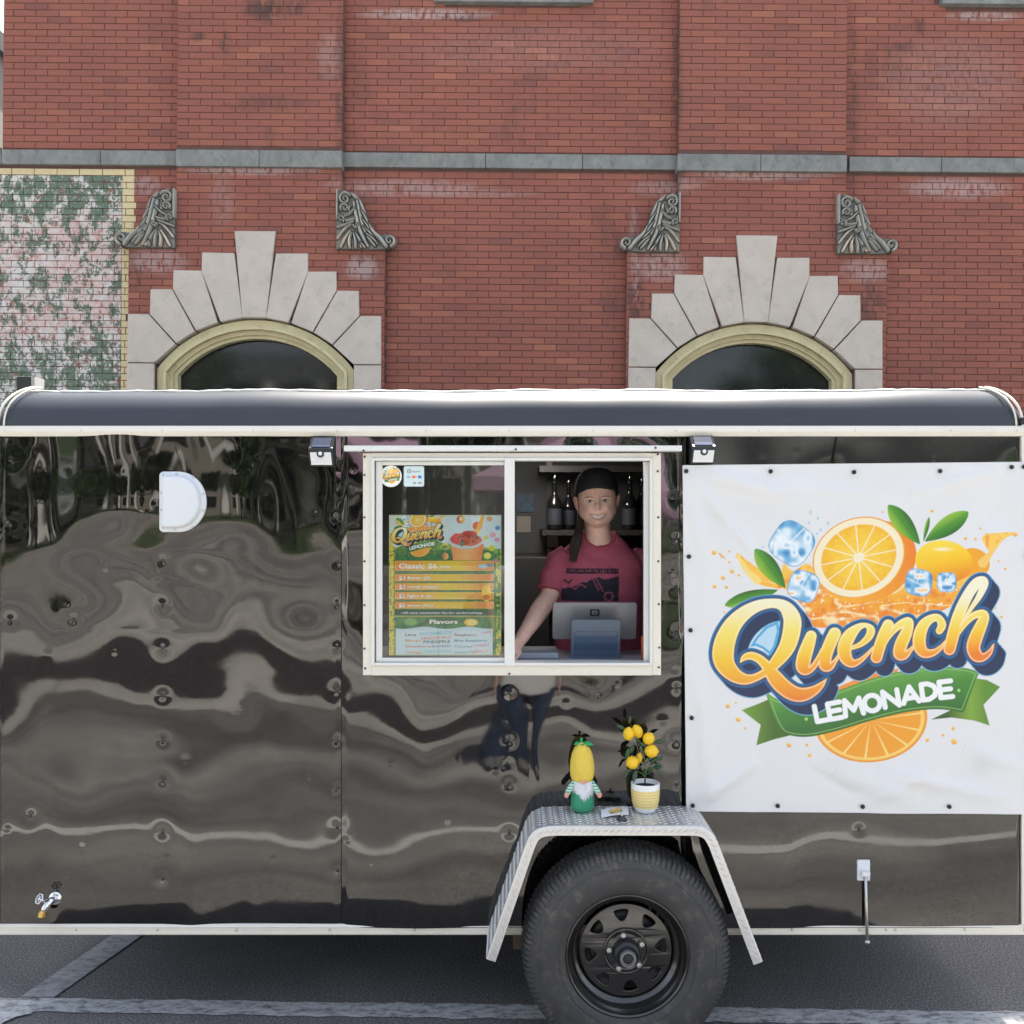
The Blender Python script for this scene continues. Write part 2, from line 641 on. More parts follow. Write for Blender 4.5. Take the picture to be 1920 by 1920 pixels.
    # ice
    for (cx, cy, r, rot, k) in [(635, 452, 42, 35, 11), (695, 680, 31, 20, 12), (1310, 662, 27, 10, 13), (1458, 662, 20, 0, 14)]:
        x0, y0 = Z(cx, cy)
        c_, s_ = math.cos(R(rot)), math.sin(R(rot))
        uu, vv = ((X - x0) * c_ + (Y - y0) * s_) / r, (-(X - x0) * s_ + (Y - y0) * c_) / r
        sd = ((np.abs(uu) ** 3.2 + np.abs(vv) ** 3.2) ** (1 / 3.2) - 0.92) * r
        warm = 0.0 if k == 11 else 1.0
        f = vnoise(X + 3 * k, Y, r * 0.32, k)
        c1 = ramp(f, [(0, srgb(60, 130, 190)), (0.35, srgb(120, 185, 225)), (0.6, srgb(215, 235, 248)), (0.8, srgb(245, 250, 255)), (1, srgb(250, 200, 90) if warm else srgb(140, 200, 235))])
        A_fill(sd, c1)
        A.soft((np.abs(sd + 1.2) < 1.1) * 0.6, srgb(70, 150, 200))
        e = np.minimum(np.abs(uu + 0.1 + 0.2 * vv) + (vv > 0.05) * 9, np.abs(vv - 0.1 - 0.3 * uu))
        A.soft((sd < -1.5) * np.clip(1 - e / 0.07, 0, 1) * 0.8, (0.92, 0.97, 1))
    # drops
    for (cx, cy, r) in [(220, 498, 8), (262, 522, 3), (302, 492, 3), (348, 520, 7), (316, 600, 7), (352, 620, 4), (268, 634, 7), (222, 680, 6), (285, 684, 5), (302, 550, 3),
                        (1560, 430, 5), (1612, 434, 4), (1678, 412, 7), (1755, 428, 8), (1828, 410, 8), (1640, 378, 3), (1385, 283, 5), (1122, 286, 2.5), (1735, 550, 3), (1772, 592, 4),
                        (286, 1324, 7), (330, 1306, 3), (342, 1396, 8), (378, 1442, 3), (612, 1532, 8), (708, 1530, 5), (722, 1586, 6), (1350, 1500, 6), (1435, 1474, 4), (1490, 1438, 6), (1495, 1508, 10),
                        (1752, 846, 4), (272, 818, 2.5), (1720, 800, 2)]:
        x0, y0 = Z(cx, cy)
        sd, u, v = sd_ell(X, Y, x0, y0, r * 0.52 + 0.8, r * 0.44 + 0.7, 25)
        A_fill(sd, ramp(np.clip(0.5 + v * 0.5, 0, 1), [(0, srgb(255, 222, 130)), (1, srgb(238, 160, 50))]))
    for (cx, cy, r) in [(735, 285, 5), (775, 318, 3), (830, 345, 4), (728, 342, 2.5), (790, 380, 3), (480, 470, 2), (770, 400, 2)]:
        sd, _, _ = sd_ell(X, Y, *Z(cx, cy), r * 0.5, r * 0.6, 0)
        A.fill(np.abs(sd) - 0.7, srgb(120, 190, 230), 0.8, aa)
    A_fill(sd_stroke(X, Y, [Z(250, 505) + (2,), Z(285, 535) + (0.5,)]), srgb(245, 180, 80))
    A_fill(sd_stroke(X, Y, [Z(350, 520) + (3.5,), Z(390, 590) + (5,), Z(450, 650) + (7,)]), srgb(252, 222, 130))
    A_fill(sd_stroke(X, Y, [Z(1755, 435) + (2.4,), Z(1700, 500) + (4,), Z(1650, 560) + (9,)]), srgb(250, 205, 110))
    # lower slice
    sd, u, v = sd_ell(X, Y, *Z(1050, 1395), 106, 78, -8)
    rr, th = np.hypot(u, v), np.arctan2(v, u)
    A_fill(sd, srgb(244, 160, 50))
    A_fill(sd + 4, srgb(253, 210, 110))
    A_fill(sd + 9, srgb(247, 165, 45))
    seg = np.abs((th / (2 * math.pi) * 14) % 1 - 0.5) * 2
    A.soft(np.clip((seg - 0.86) * 12, 0, 1) * (rr < 0.9), srgb(253, 225, 140))
    # small orange fill between word and ribbon
    A_fill(sd_poly(X, Y, ZP([(860, 1240), (1000, 1160), (1200, 1120), (1180, 1180), (880, 1250)])), srgb(243, 150, 60))
    # ribbon
    A_fill(sd_poly(X, Y, ZP([(360, 1345), (440, 1315), (510, 1285), (650, 1470), (600, 1485), (540, 1500), (438, 1535), (462, 1425)])),
           ramp(np.clip((X - 1385) / 60, 0, 1), [(0, srgb(120, 165, 60)), (1, srgb(70, 110, 40))]))
    A_fill(sd_poly(X, Y, ZP([(1595, 1170), (1670, 1180), (1742, 1217), (1650, 1312), (1685, 1422), (1600, 1395), (1480, 1380), (1370, 1392), (1500, 1330)])),
           ramp(np.clip((X - 1770) / 70, 0, 1), [(0, srgb(55, 95, 35)), (0.6, srgb(130, 170, 60)), (1, srgb(95, 145, 50))]))
    rib = catmull([Z(*q) + (0,) for q in [(488, 1245), (560, 1290), (700, 1300), (880, 1240), (1060, 1175), (1250, 1130), (1420, 1112), (1560, 1120), (1625, 1140)]], 5)[:, :2].tolist() + \
        catmull([Z(*q) + (0,) for q in [(1625, 1150), (1590, 1230), (1545, 1345)]], 3)[:, :2].tolist() + \
        catmull([Z(*q) + (0,) for q in [(1535, 1350), (1400, 1335), (1220, 1355), (1040, 1400), (860, 1455), (720, 1485), (620, 1478), (570, 1450), (530, 1370)]], 5)[:, :2].tolist()
    sd = sd_poly(X, Y, rib)
    A_fill(sd - 0.6, srgb(60, 110, 40))
    A_fill(sd, ramp(np.clip((Y + 0.17 * (X - 1600) - 1268) / 85 + 0.15 * (n3 - .5), 0, 1), [(0, srgb(105, 170, 75)), (0.5, srgb(70, 140, 55)), (1, srgb(50, 110, 50))]))
    A.fill(np.abs(sd + 4.2) - 0.8, srgb(150, 200, 110), 0.8, aa)
    A_fill(sd_ell(X, Y, *Z(706, 1392), 3, 3)[0], srgb(170, 215, 130))
    A_fill(sd_ell(X, Y, *Z(1520, 1236), 3, 3)[0], srgb(170, 215, 130))
    # script word
    def word(X, Y):
        D = np.minimum(sd_stroke(X, Y, Q_BOWL, True, 5), sd_stroke(X, Y, Q_TAIL, k=4))
        for p in LETTERS:
            np.minimum(D, sd_stroke(X, Y, p, k=4), out=D)
        return D
    D0 = word(X, Y)
    ext = D0.copy()
    Yg, Xg = Y, X
    dx, dy = X[0, 1] - X[0, 0], Y[1, 0] - Y[0, 0]
    for k in range(1, 9):                                            # sweep the word down and to the right
        si, sj = int(round(1.9 * k / dx)), int(round(2.2 * k / dy))
        S = np.full(D0.shape, 1e9)
        if si < D0.shape[1] and sj < D0.shape[0]:
            S[sj:, si:] = D0[:D0.shape[0] - sj, :D0.shape[1] - si]
        np.minimum(ext, S, out=ext)
    A_fill(ext - 7.4, glow)
    A_fill(ext - 5.6, deep)
    A_fill(D0 - 6.2, outline)
    A_fill(D0 - 1.3, deep)
    hole = sd_poly(X, Y, [(1310 + x / 6.4, 1060 + y / 6.4) for x, y in [(590, 968), (660, 850), (780, 720), (930, 655), (945, 780), (900, 960), (835, 1070), (740, 990), (660, 955)]])
    A_fill(hole, srgb(80, 175, 225))
    A_fill(hole + 5, srgb(190, 222, 242))
    inQ = np.minimum(sd_stroke(X, Y, Q_BOWL, True, 3), sd_stroke(X, Y, Q_TAIL, k=3))
    isQ = (inQ <= D0 + 0.5)
    tq = (Y - 1122) / 190
    tl = (Y + 0.14 * (X - 1650) - 1150) / 92
    t = np.where(isQ, tq, np.clip(tl, -0.4, 1.2) * 0.85 + 0.1)
    g = ramp(np.clip(t, 0, 1), [(0, srgb(250, 246, 215)), (0.3, srgb(252, 232, 120)), (0.6, srgb(252, 205, 60)), (0.85, srgb(248, 165, 45)), (1, srgb(240, 130, 40))])
    A_fill(D0, g)
    A.soft(np.clip(1 - np.abs(D0 + 2.2) / 1.8, 0, 1) * 0.7, srgb(254, 248, 222))
    rim = np.clip(1 - np.abs(D0 + 0.3) / 0.8, 0, 1)
    A.soft(rim * 0.5, srgb(190, 120, 30))
    ls = np.full(X.shape, 1e9)
    for ch, cx, by, w, rot in WORD2:
        h = 29.0
        c_, s_ = math.cos(R(rot)), math.sin(R(rot))
        cy = by - 18.0
        for st in GLYPH[ch]:
            pts = []
            for gx, gy in st:
                a, b = (gx - 0.5) * w, (gy - 0.5) * h
                pts.append((cx + a * c_ - b * s_, cy + a * s_ + b * c_, 4.7))
            ls = np.minimum(ls, sd_stroke(X, Y, pts, k=1))
    A.fill(ls - 1.2, srgb(40, 95, 40), 0.55, aa * 2)
    A_fill(ls, (0.93, 0.95, 0.96))

# ================================================================== THE BRICK BUILDING
DW, DP = 9.0, 8.9            # distance of the wall plane and of the pilaster fronts
ROLL = R(0.5)
PIV = Vector((0, DW, 4.5))
BM = Matrix.Translation(PIV) @ Matrix.Rotation(ROLL, 4, 'Y') @ Matrix.Translation((0, 0, -4.5))
building = empty('brick_building', (0, 0, 0), 'red brick building with stone arches and carved scroll brackets behind the black trailer', 'building')
building.matrix_basis = BM
TOL = Matrix.Translation((0, -DW, 0))
LOCALS[building.name] = TOL


def brick_material(name, kind):
    m = bpy.data.materials.new(name)
    m.use_nodes = True
    n, l = nodes_of(m)
    b = n['Principled BSDF']
    b.inputs['Roughness'].default_value = 0.82
    b.inputs['Specular IOR Level'].default_value = 0.3
    g = n.new('ShaderNodeNewGeometry')
    oi = n.new('ShaderNodeObjectInfo')
    ad = n.new('ShaderNodeMath'); ad.operation = 'ADD'
    l.new(g.outputs['Random Per Island'], ad.inputs[0])
    l.new(oi.outputs['Random'], ad.inputs[1])
    fr = n.new('ShaderNodeMath'); fr.operation = 'FRACT'
    l.new(ad.outputs[0], fr.inputs[0])
    cr = n.new('ShaderNodeValToRGB')
    cr.color_ramp.interpolation = 'LINEAR'
    els = [(0.0, (0.215, 0.088, 0.073)), (0.06, (0.255, 0.099, 0.077)), (0.5, (0.272, 0.103, 0.077)), (0.88, (0.285, 0.107, 0.077)), (0.96, (0.305, 0.117, 0.08)), (1.0, (0.34, 0.14, 0.095))]
    cr.color_ramp.elements[0].position, cr.color_ramp.elements[0].color = els[0][0], els[0][1] + (1,)
    cr.color_ramp.elements[1].position, cr.color_ramp.elements[1].color = els[-1][0], els[-1][1] + (1,)
    for p, c in els[1:-1]:
        e = cr.color_ramp.elements.new(p)
        e.color = c + (1,)
    l.new(fr.outputs[0], cr.inputs[0])
    out = cr.outputs[0]
    pos = g.outputs['Position']

    def noise(scale, detail=5, rough=0.6, stretch=None, off=0.0):
        t = n.new('ShaderNodeTexNoise')
        t.inputs['Scale'].default_value = scale
        t.inputs['Detail'].default_value = detail
        t.inputs['Roughness'].default_value = rough
        mp = n.new('ShaderNodeMapping')
        mp.inputs['Location'].default_value = (off, off, off)
        if stretch:
            mp.inputs['Scale'].default_value = stretch
        l.new(pos, mp.inputs[0])
        l.new(mp.outputs[0], t.inputs['Vector'])
        return t.outputs[0]

    def step(v, lo, hi, a=0.0, c=1.0):
        r = n.new('ShaderNodeMapRange')
        r.interpolation_type = 'SMOOTHSTEP'
        for i, q in ((1, lo), (2, hi), (3, a), (4, c)):
            r.inputs[i].default_value = q
        l.new(v, r.inputs[0])
        return r.outputs[0]

    def mul(a, c):
        q = n.new('ShaderNodeMath'); q.operation = 'MULTIPLY'
        l.new(a, q.inputs[0])
        if isinstance(c, float):
            q.inputs[1].default_value = c
        else:
            l.new(c, q.inputs[1])
        return q.outputs[0]

    def over(base, fac, col):
        q = n.new('ShaderNodeMix'); q.data_type = 'RGBA'
        l.new(fac, q.inputs[0])
        l.new(base, q.inputs[6])
        if isinstance(col, tuple):
            q.inputs[7].default_value = col + (1,)
        else:
            l.new(col, q.inputs[7])
        return q.outputs[2]

    sp = n.new('ShaderNodeSeparateXYZ')
    l.new(pos, sp.inputs[0])
    X, Z = sp.outputs[0], sp.outputs[2]
    # tone of whole patches of wall
    q = n.new('ShaderNodeMix'); q.data_type = 'RGBA'; q.blend_type = 'MULTIPLY'
    q.inputs[0].default_value = 1.0
    tone = n.new('ShaderNodeMix'); tone.data_type = 'RGBA'
    l.new(noise(1.3, 4), tone.inputs[0])
    tone.inputs[6].default_value = (0.8, 0.78, 0.82, 1)
    tone.inputs[7].default_value = (1.2, 1.16, 1.14, 1)
    l.new(out, q.inputs[6])
    l.new(tone.outputs[2], q.inputs[7])
    out = q.outputs[2]
    # soot under sills and along corners
    soot = mul(step(noise(2.2, 6, 0.7, (1.0, 1, 0.35), 3.0), 0.58, 0.76), 0.4)
    out = over(out, soot, (0.07, 0.045, 0.045))

    def spot(cx, cz, rx, rz, amt, col, sc=18.0):
        nonlocal out
        a = n.new('ShaderNodeMath'); a.operation = 'SUBTRACT'; l.new(X, a.inputs[0]); a.inputs[1].default_value = cx
        c = n.new('ShaderNodeMath'); c.operation = 'SUBTRACT'; l.new(Z, c.inputs[0]); c.inputs[1].default_value = cz
        a2 = n.new('ShaderNodeMath'); a2.operation = 'DIVIDE'; l.new(a.outputs[0], a2.inputs[0]); a2.inputs[1].default_value = rx
        c2 = n.new('ShaderNodeMath'); c2.operation = 'DIVIDE'; l.new(c.outputs[0], c2.inputs[0]); c2.inputs[1].default_value = rz
        p1 = n.new('ShaderNodeMath'); p1.operation = 'POWER'; l.new(a2.outputs[0], p1.inputs[0]); p1.inputs[1].default_value = 2
        a2a = n.new('ShaderNodeMath'); a2a.operation = 'MULTIPLY'; l.new(a2.outputs[0], a2a.inputs[0]); l.new(a2.outputs[0], a2a.inputs[1])
        c2a = n.new('ShaderNodeMath'); c2a.operation = 'MULTIPLY'; l.new(c2.outputs[0], c2a.inputs[0]); l.new(c2.outputs[0], c2a.inputs[1])
        s = n.new('ShaderNodeMath'); s.operation = 'ADD'; l.new(a2a.outputs[0], s.inputs[0]); l.new(c2a.outputs[0], s.inputs[1])
        base = step(s.outputs[0], 0.0, 1.0, 1.0, 0.0)
        fac = mul(mul(base, step(noise(sc, 6, 0.7, (1, 1, 0.4), cx), 0.38, 0.54)), amt)
        out = over(out, fac, col)
    if kind == 'plain':
        for (px, py, rx, ry, am) in [(505, 22, 40, 34, 0.85), (556, 22, 24, 20, 0.8), (470, 20, 18, 22, 0.6), (427, 85, 14, 28, 0.9), (375, 75, 22, 12, 0.6), (500, 200, 90, 22, 0.4), (870, 28, 60, 12, 0.6),
                                     (1728, 40, 14, 26, 0.6), (1700, 82, 26, 16, 0.5), (1660, 120, 60, 60, 0.3), (640, 200, 12, 260, 0.6), (1272, 330, 14, 50, 0.7), (1190, 560, 24, 70, 0.7),
                                     (700, 500, 40, 30, 0.4), (250, 510, 30, 50, 0.5), (1600, 200, 20, 220, 0.4), (1270, 150, 12, 150, .5), (1630, 570, 30, 70, 0.6)]:
            w = W(px, py, 8.95)
            spot(w.x, w.z, rx * .00506, ry * .00506, am, (0.055, 0.042, 0.042), 16.0)
        for (px, py, rx, ry, am) in [(480, 322, 170, 14, 0.75), (760, 350, 190, 22, 0.5), (800, 22, 160, 14, 0.8), (1430, 330, 170, 16, 0.75), (1250, 350, 90, 20, 0.4), (1800, 350, 130, 26, 0.65),
                                     (300, 492, 70, 30, 0.6), (680, 505, 40, 30, 0.7), (1240, 500, 60, 40, 0.6), (1620, 510, 60, 30, 0.6), (1190, 470, 12, 110, 0.5), (1850, 26, 90, 12, 0.8),
                                     (270, 345, 40, 26, 0.5), (420, 380, 30, 60, 0.25), (900, 360, 140, 10, 0.3), (1000, 90, 300, 60, 0.14), (620, 110, 30, 60, 0.3), (1790, 150, 170, 110, 0.22)]:
            w = W(px, py, 8.95)
            spot(w.x, w.z, rx * .00506, ry * .00506, am, (0.42, 0.33, 0.32), 26.0)
    if kind == 'painted':
        # peeling mural: white ground, then pink and green patches, bare brick where it has come off
        white = step(noise(9, 8, 0.72, None, 5.0), 0.40, 0.47)
        out = over(out, mul(white, 0.95), (0.62, 0.60, 0.58))
        zt, zm, zl = W(0, 345, DW).z, W(0, 410, DW).z, W(0, 650, DW).z
        pinkz = mul(step(Z, zm, zm + 0.10, 1.0, 0.0), step(Z, zl - 0.1, zl + 0.15))
        pink = mul(pinkz, mul(step(noise(2.6, 5, 0.6, (1, 1, 1.6), 9.0), 0.40, 0.52), step(noise(15, 7, .75, None, 2.0), 0.44, 0.50)))
        out = over(out, mul(pink, 0.7), (0.58, 0.37, 0.33))
        gz = step(Z, zm - 0.10, zm + 0.06)
        gl = step(Z, zl - 0.25, zl + 0.1, 1.0, 0.0)
        gadd = n.new('ShaderNodeMath'); gadd.operation = 'ADD'; l.new(gz, gadd.inputs[0]); l.new(gl, gadd.inputs[1])
        gn = noise(5.5, 10, 0.80, (1.3, 1, 0.9), 13.0)
        thr = n.new('ShaderNodeMath'); thr.operation = 'MULTIPLY_ADD'; l.new(gadd.outputs[0], thr.inputs[0]); thr.inputs[1].default_value = 0.055; l.new(gn, thr.inputs[2])
        green = step(thr.outputs[0], 0.515, 0.53)
        out = over(out, mul(green, 0.93), (0.085, 0.14, 0.095))
        bare = step(noise(9.0, 9, 0.78, (1.8, 1, 0.7), 21.0), 0.585, 0.62)
        out = over(out, mul(bare, 0.9), (0.20, 0.07, 0.06))
        chips = step(noise(34, 6, 0.8, (1, 1, 1.5), 31.0), 0.57, 0.60)
        out = over(out, mul(chips, 0.8), (0.46, 0.45, 0.45))
    if kind == 'yellow':
        wear = step(noise(8, 7, 0.7), 0.62, 0.72)
        out2 = n.new('ShaderNodeRGB'); out2.outputs[0].default_value = (0.50, 0.39, 0.185, 1)
        out = over(out, step(noise(30, 5), 0.3, 0.42, 0.6, 0.97), (0.64, 0.54, 0.32))
        out = over(out, mul(wear, 0.7), (0.30, 0.24, 0.14))
    l.new(out, b.inputs['Base Color'])
    bp = n.new('ShaderNodeBump')
    bp.inputs['Strength'].default_value = 0.5
    bp.inputs['Distance'].default_value = 0.004
    l.new(noise(90, 5), bp.inputs['Height'])
    l.new(bp.outputs[0], b.inputs['Normal'])
    return m


M_BRICK = brick_material('brick', 'plain')
M_PAINTED = brick_material('painted brick', 'painted')
M_YELLOW = brick_material('yellow painted brick', 'yellow')
M_MORTAR = pm('mortar', (0.135, 0.070, 0.060), 0.95, var=0.3, scale=9, bump=0.3, dirt=0.4)
M_STONE = pm('dressed limestone', (0.53, 0.475, 0.415), 0.8, var=0.14, scale=3.2, bump=0.5, bscale=70, dirt=0.5, dirtcol=(0.33, 0.29, 0.26))
M_BELT = pm('weathered blue grey stone', (0.21, 0.218, 0.208), 0.8, var=0.38, scale=6.5, bump=0.4, bscale=60, dirt=0.8, dirtcol=(0.11, 0.115, 0.115), stretch=(1, 1, 0.7))
M_YWOOD = pm('yellow painted wood', (0.57, 0.51, 0.31), 0.6, var=0.10, scale=5, bump=0.15, bscale=40, dirt=0.45, dirtcol=(0.22, 0.19, 0.11), stretch=(1, 1, 1))
M_DARKPANE = pm('dark window pane', (0.012, 0.014, 0.014), 0.06, var=0.5, scale=3, spec=0.45, rvar=0.04, dirt=0.25, dirtcol=(0.06, 0.062, 0.06))

PITCH, BL, JT = 0.0629, 0.2166, 0.0065


def lx(px, d=DW): return (px - 960) / F * d
def lz(py, d=DW): return EYE + (960 - py) / F * d      # photo rows already freed of the roll


ARCHES = [479.6, 1417.8]
STONE_HALF = [  # left half of a stone arch in photo pixels relative to the keystone's centre (row freed of roll)
    [(-99.6, 479), (-38.6, 479.6), (-21.5, 601.2), (-63.5, 609.5), (-99.8, 515)],
    [(-152.8, 512.5), (-99.5, 513.2), (-68.5, 610.2), (-109.0, 626.5), (-153.6, 548.5)],
    [(-195.2, 548.7), (-154.8, 548.2), (-110.8, 627.5), (-146, 650), (-196.5, 595.5)],
    [(-237.4, 595.2), (-198, 595.6), (-147, 651.5), (-185.5, 686.5), (-238.2, 686.5)],
]
KEY = [(-39, 438.6), (39, 438.6), (22.5, 601.2), (-22.5, 601.2)]
SILL_Y = 4.2


def stone_outline(cx):
    pts = [(-238, 900), (-238, 595.2), (-196, 595.2), (-196, 548.7), (-153, 548.7), (-153, 512.5), (-99.6, 512.5), (-99.6, 479), (-38, 479), (-38, 438.6)]
    return [(cx + x, y) for x, y in pts] + [(cx - x, y) for x, y in reversed(pts)]


def in_stone(px, py):
    """rows of the stepped outline: half width of stonework at this photo row"""
    w = 0
    for x, y in ((38, 438.6), (99.6, 479), (153, 512.5), (196, 548.7), (238, 595.2)):
        if py > y:
            w = x
    return any(abs(px - c) < w for c in ARCHES)


def brick_proto(w, depth, k):
    """one brick, front face towards -y with worn arrises, centre at the middle of its front"""
    rnd = random.Random(k)
    h = PITCH - JT
    j = lambda: rnd.uniform(-0.0009, 0.0009)
    c = 0.0022
    front = [(-w / 2 + c + j(), 0, -h / 2 + c + j()), (w / 2 - c + j(), 0, -h / 2 + c + j()), (w / 2 - c + j(), 0, h / 2 - c + j()), (-w / 2 + c + j(), 0, h / 2 - c + j())]
    mid = [(-w / 2 + j(), c, -h / 2 + j()), (w / 2 + j(), c, -h / 2 + j()), (w / 2 + j(), c, h / 2 + j()), (-w / 2 + j(), c, h / 2 + j())]
    back = [(p[0], depth, p[2]) for p in mid]
    vs = front + mid + back
    fs = [(0, 1, 2, 3)]
    for a in (0, 4):
        for i in range(4):
            q = (i + 1) % 4
            fs.append((a + q, a + i, a + 4 + i, a + 4 + q))
    return vs, fs


def course_bricks():
    """(x0, x1, z, depth, kind, edge) for every brick of the visible facade, in the building's own frame"""
    out = []
    z_lo, z_hi = 2.55, 7.0
    ncz = int((z_hi - z_lo) / PITCH)
    sills = [(811, 1108), (1756, 2080)]
    for r in range(ncz):
        z = z_lo + r * PITCH
        py = 960 - (z - EYE) / DW * F
        above = py < 300
        belt = 284 < py < 320
        spans = []     # (x0, x1, plane, left edge is a corner, right edge is a corner)
        pil = [(330.5, 640.0), (1271.0, 1584.5)]
        if py > 476:
            pil = [(242.0, 722.0), (1176.0, 1663.0)]
        e = []
        for a, b in pil:
            e += [lx(a, DP), lx(b, DP)]
        x_left = lx(4) if above else lx(-70)
        spans = [(x_left, e[0], DW, above, False), (e[0], e[1], DP, True, True), (e[1], e[2], DW, False, False), (e[2], e[3], DP, True, True), (e[3], lx(2560), DW, False, False)]
        if belt:
            continue
        for (a, b, dep, ca, cb) in spans:
            off = (BL / 2 if r % 2 else 0.0)
            if dep == DP:
                x = a
                first = BL / 2 if r % 2 else BL
            else:
                k0 = math.floor((a - off) / BL)
                x = a
                first = off + (k0 + 1) * BL - a
            xs = [a]
            w = first + random.uniform(-.003, .003)
            while xs[-1] + w < b - 0.02:
                xs.append(xs[-1] + w)
                w = BL + random.uniform(-0.004, 0.004)
                if dep == DP:
                    w = (b - a) / round((b - a) / BL) + random.uniform(-0.003, 0.003)
            xs.append(b)
            for i in range(len(xs) - 1):
                x0, x1 = xs[i] + (JT / 2 if i else 0), xs[i + 1] - (JT / 2 if i + 2 < len(xs) else 0)
                if x1 - x0 < 0.015:
                    continue
                pa, pb = 960 + x0 / dep * F, 960 + x1 / dep * F
                pyy = 960 - (z - EYE) / dep * F
                if all(in_stone(q, pyy + dy) for q in (pa + 3, pb - 3) for dy in (-4, 4)):
                    continue
                if pyy < 12 and any(s0 + 4 < (pa + pb) / 2 < s1 - 4 for s0, s1 in sills):
                    continue
                kind = 'plain'
                if py > 314 and dep == DW and pb < 262:
                    kind = 'painted' if (pb < 236 and py > 336) else 'yellow'
                elif py > 314 and dep == DW and pa < 226 and pb < 300 and py > 336:
                    kind = 'yellow'
                edge = (dep == DP and (i == 0 or i + 2 == len(xs)))
                out.append((x0, x1, z, dep, kind, edge))
    return out


def split_border(lst):
    """the painted border ends on a vertical line, so bricks crossing it are cut there like the paint is"""
    out = []
    cut = lx(229)
    cut2 = lx(252)
    for (x0, x1, z, dep, kind, edge) in lst:
        py = 960 - (z - EYE) / DW * F
        if dep == DW and py > 314 and x0 < cut2 + 0.1 and x0 < lx(330):
            top = py < 336
            lim = cut2
            if top:
                if x1 <= lim + 0.03:
                    out.append((x0, min(x1, lim), z, dep, 'yellow', edge))
                elif x0 < lim - 0.03:
                    out.append((x0, lim - 0.003, z, dep, 'yellow', edge))
                    out.append((lim + 0.003, x1, z, dep, 'plain', edge))
                else:
                    out.append((x0, x1, z, dep, 'plain', edge))
                continue
            parts = []
            cuts = [x0] + [c for c in (cut, cut2) if x0 + 0.02 < c < x1 - 0.02] + [x1]
            for a, b in zip(cuts[:-1], cuts[1:]):
                m = (a + b) / 2
                k = 'painted' if m < cut else 'yellow' if m < cut2 else 'plain'
                out.append((a + (0 if a == x0 else 0.002), b - (0 if b == x1 else 0.002), z, dep, k, edge))
        else:
            out.append((x0, x1, z, dep, kind if kind == 'plain' or dep == DW else 'plain', edge))
    return out


bricks = split_border(course_bricks())
# the 300 nearest whole bricks (the pilasters stand in front of the wall) are objects of their own
cand = [i for i, b in enumerate(bricks) if b[3] == DP and b[1] - b[0] > 0.17 and b[2] > 4.6]
cand.sort(key=lambda i: (bricks[i][2] - 5.6) ** 2)
single = set(cand[:300])
proto_me = {}
for i in sorted(single):
    x0, x1, z, dep, kind, edge = bricks[i]
    w = round((x1 - x0) / 0.004) * 0.004
    key = (w, edge, i % 3)
    if key not in proto_me:
        v_, f_ = brick_proto(w, 0.10 if edge else 0.05, hash(key) & 0xffff)
        me = bpy.data.meshes.new('brick')
        me.from_pydata(v_, [], f_)
        me.materials.append(M_BRICK)
        proto_me[key] = me
    o = bpy.data.objects.new('brick', proto_me[key])
    COL.objects.link(o)
    o.parent = building
    o.matrix_parent_inverse = TOL
    o.location = ((x0 + x1) / 2, dep - 0.006 - random.uniform(0, 0.0025), z + random.uniform(-.0006, .0006))
mb = MB()
for i, (x0, x1, z, dep, kind, edge) in enumerate(bricks):
    if i in single:
        continue
    v_, f_ = brick_proto(x1 - x0, 0.10 if (edge) else 0.03, 500 + i)
    mb.cur = {'plain': 0, 'painted': 1, 'yellow': 2}[kind]
    yo = dep - 0.006 - random.uniform(0, 0.0025)
    mb.add([(p[0] + (x0 + x1) / 2, p[1] + yo, p[2] + z) for p in v_], f_)
bw = mb.build('brickwork', [M_BRICK, M_PAINTED, M_YELLOW], building)
bw['kind'] = 'stuff'

# masonry body: wall, pilasters and arch bays, with arched openings left free
def arch_pts(cx, r, yc, halfw, ybot, n=24, d=DP):
    """segment arch outline from left foot over the crown to the right foot, photo pixels -> local metres"""
    a0 = math.asin(min(1, halfw / r))
    pts = [(cx - halfw, ybot)]
    for k in range(n + 1):
        a = -a0 + 2 * a0 * k / n
        pts.append((cx + r * math.sin(a), yc - r * math.cos(a)))
    pts.append((cx + halfw, ybot))
    return [(lx(x, d), lz(y, d)) for x, y in pts]


R_OUT, YC_OUT, HW_OUT = 232.0, 834.0, 186.0
Y_FOOT = 1130
mb = MB()
zt = 10.45
op = []
for cx in ARCHES:
    op.append((lx(cx - HW_OUT, DP), lx(cx + HW_OUT, DP)))
xl, xr = lx(-70), lx(2560)
ztop_open = lz(600, DP)
zb_open = lz(Y_FOOT, DP)
zbelt = lz(300)
# wall strips round the openings
edges = [xl, op[0][0], op[0][1], op[1][0], op[1][1], xr]
y0, y1 = DW + 0.0, DW + 0.45
for k in (0, 2, 4):
    mb.box(edges[k], edges[k + 1], y0, y1, -0.3, zbelt)
for k in (1, 3):
    mb.box(edges[k], edges[k + 1], y0, y1, ztop_open, zbelt)
    mb.box(edges[k], edges[k + 1], y0, y1, -0.3, zb_open)
mb.box(lx(4), xr, y0, y1, zbelt, zt)
for cx, (a, b), (pa, pb) in zip(ARCHES, op, ((330.5, 640.0), (1271.0, 1584.5))):
    ba, bb = (242.0, 722.0) if cx < 900 else (1176.0, 1663.0)
    zs = lz(476, DP)
    mb.box(lx(ba, DP), a, DP, y0, -0.3, zs)
    mb.box(b, lx(bb, DP), DP, y0, -0.3, zs)
    mb.box(a, b, DP, y0, -0.3, zb_open)
    mb.box(a, b, DP, y0, ztop_open, zs)
    mb.box(lx(pa, DP), lx(pb, DP), DP, y0, zs, zt)
mb.box(lx(4), xr, DW - 0.12, DW + 0.5, zt, zt + 0.25)                 # coping
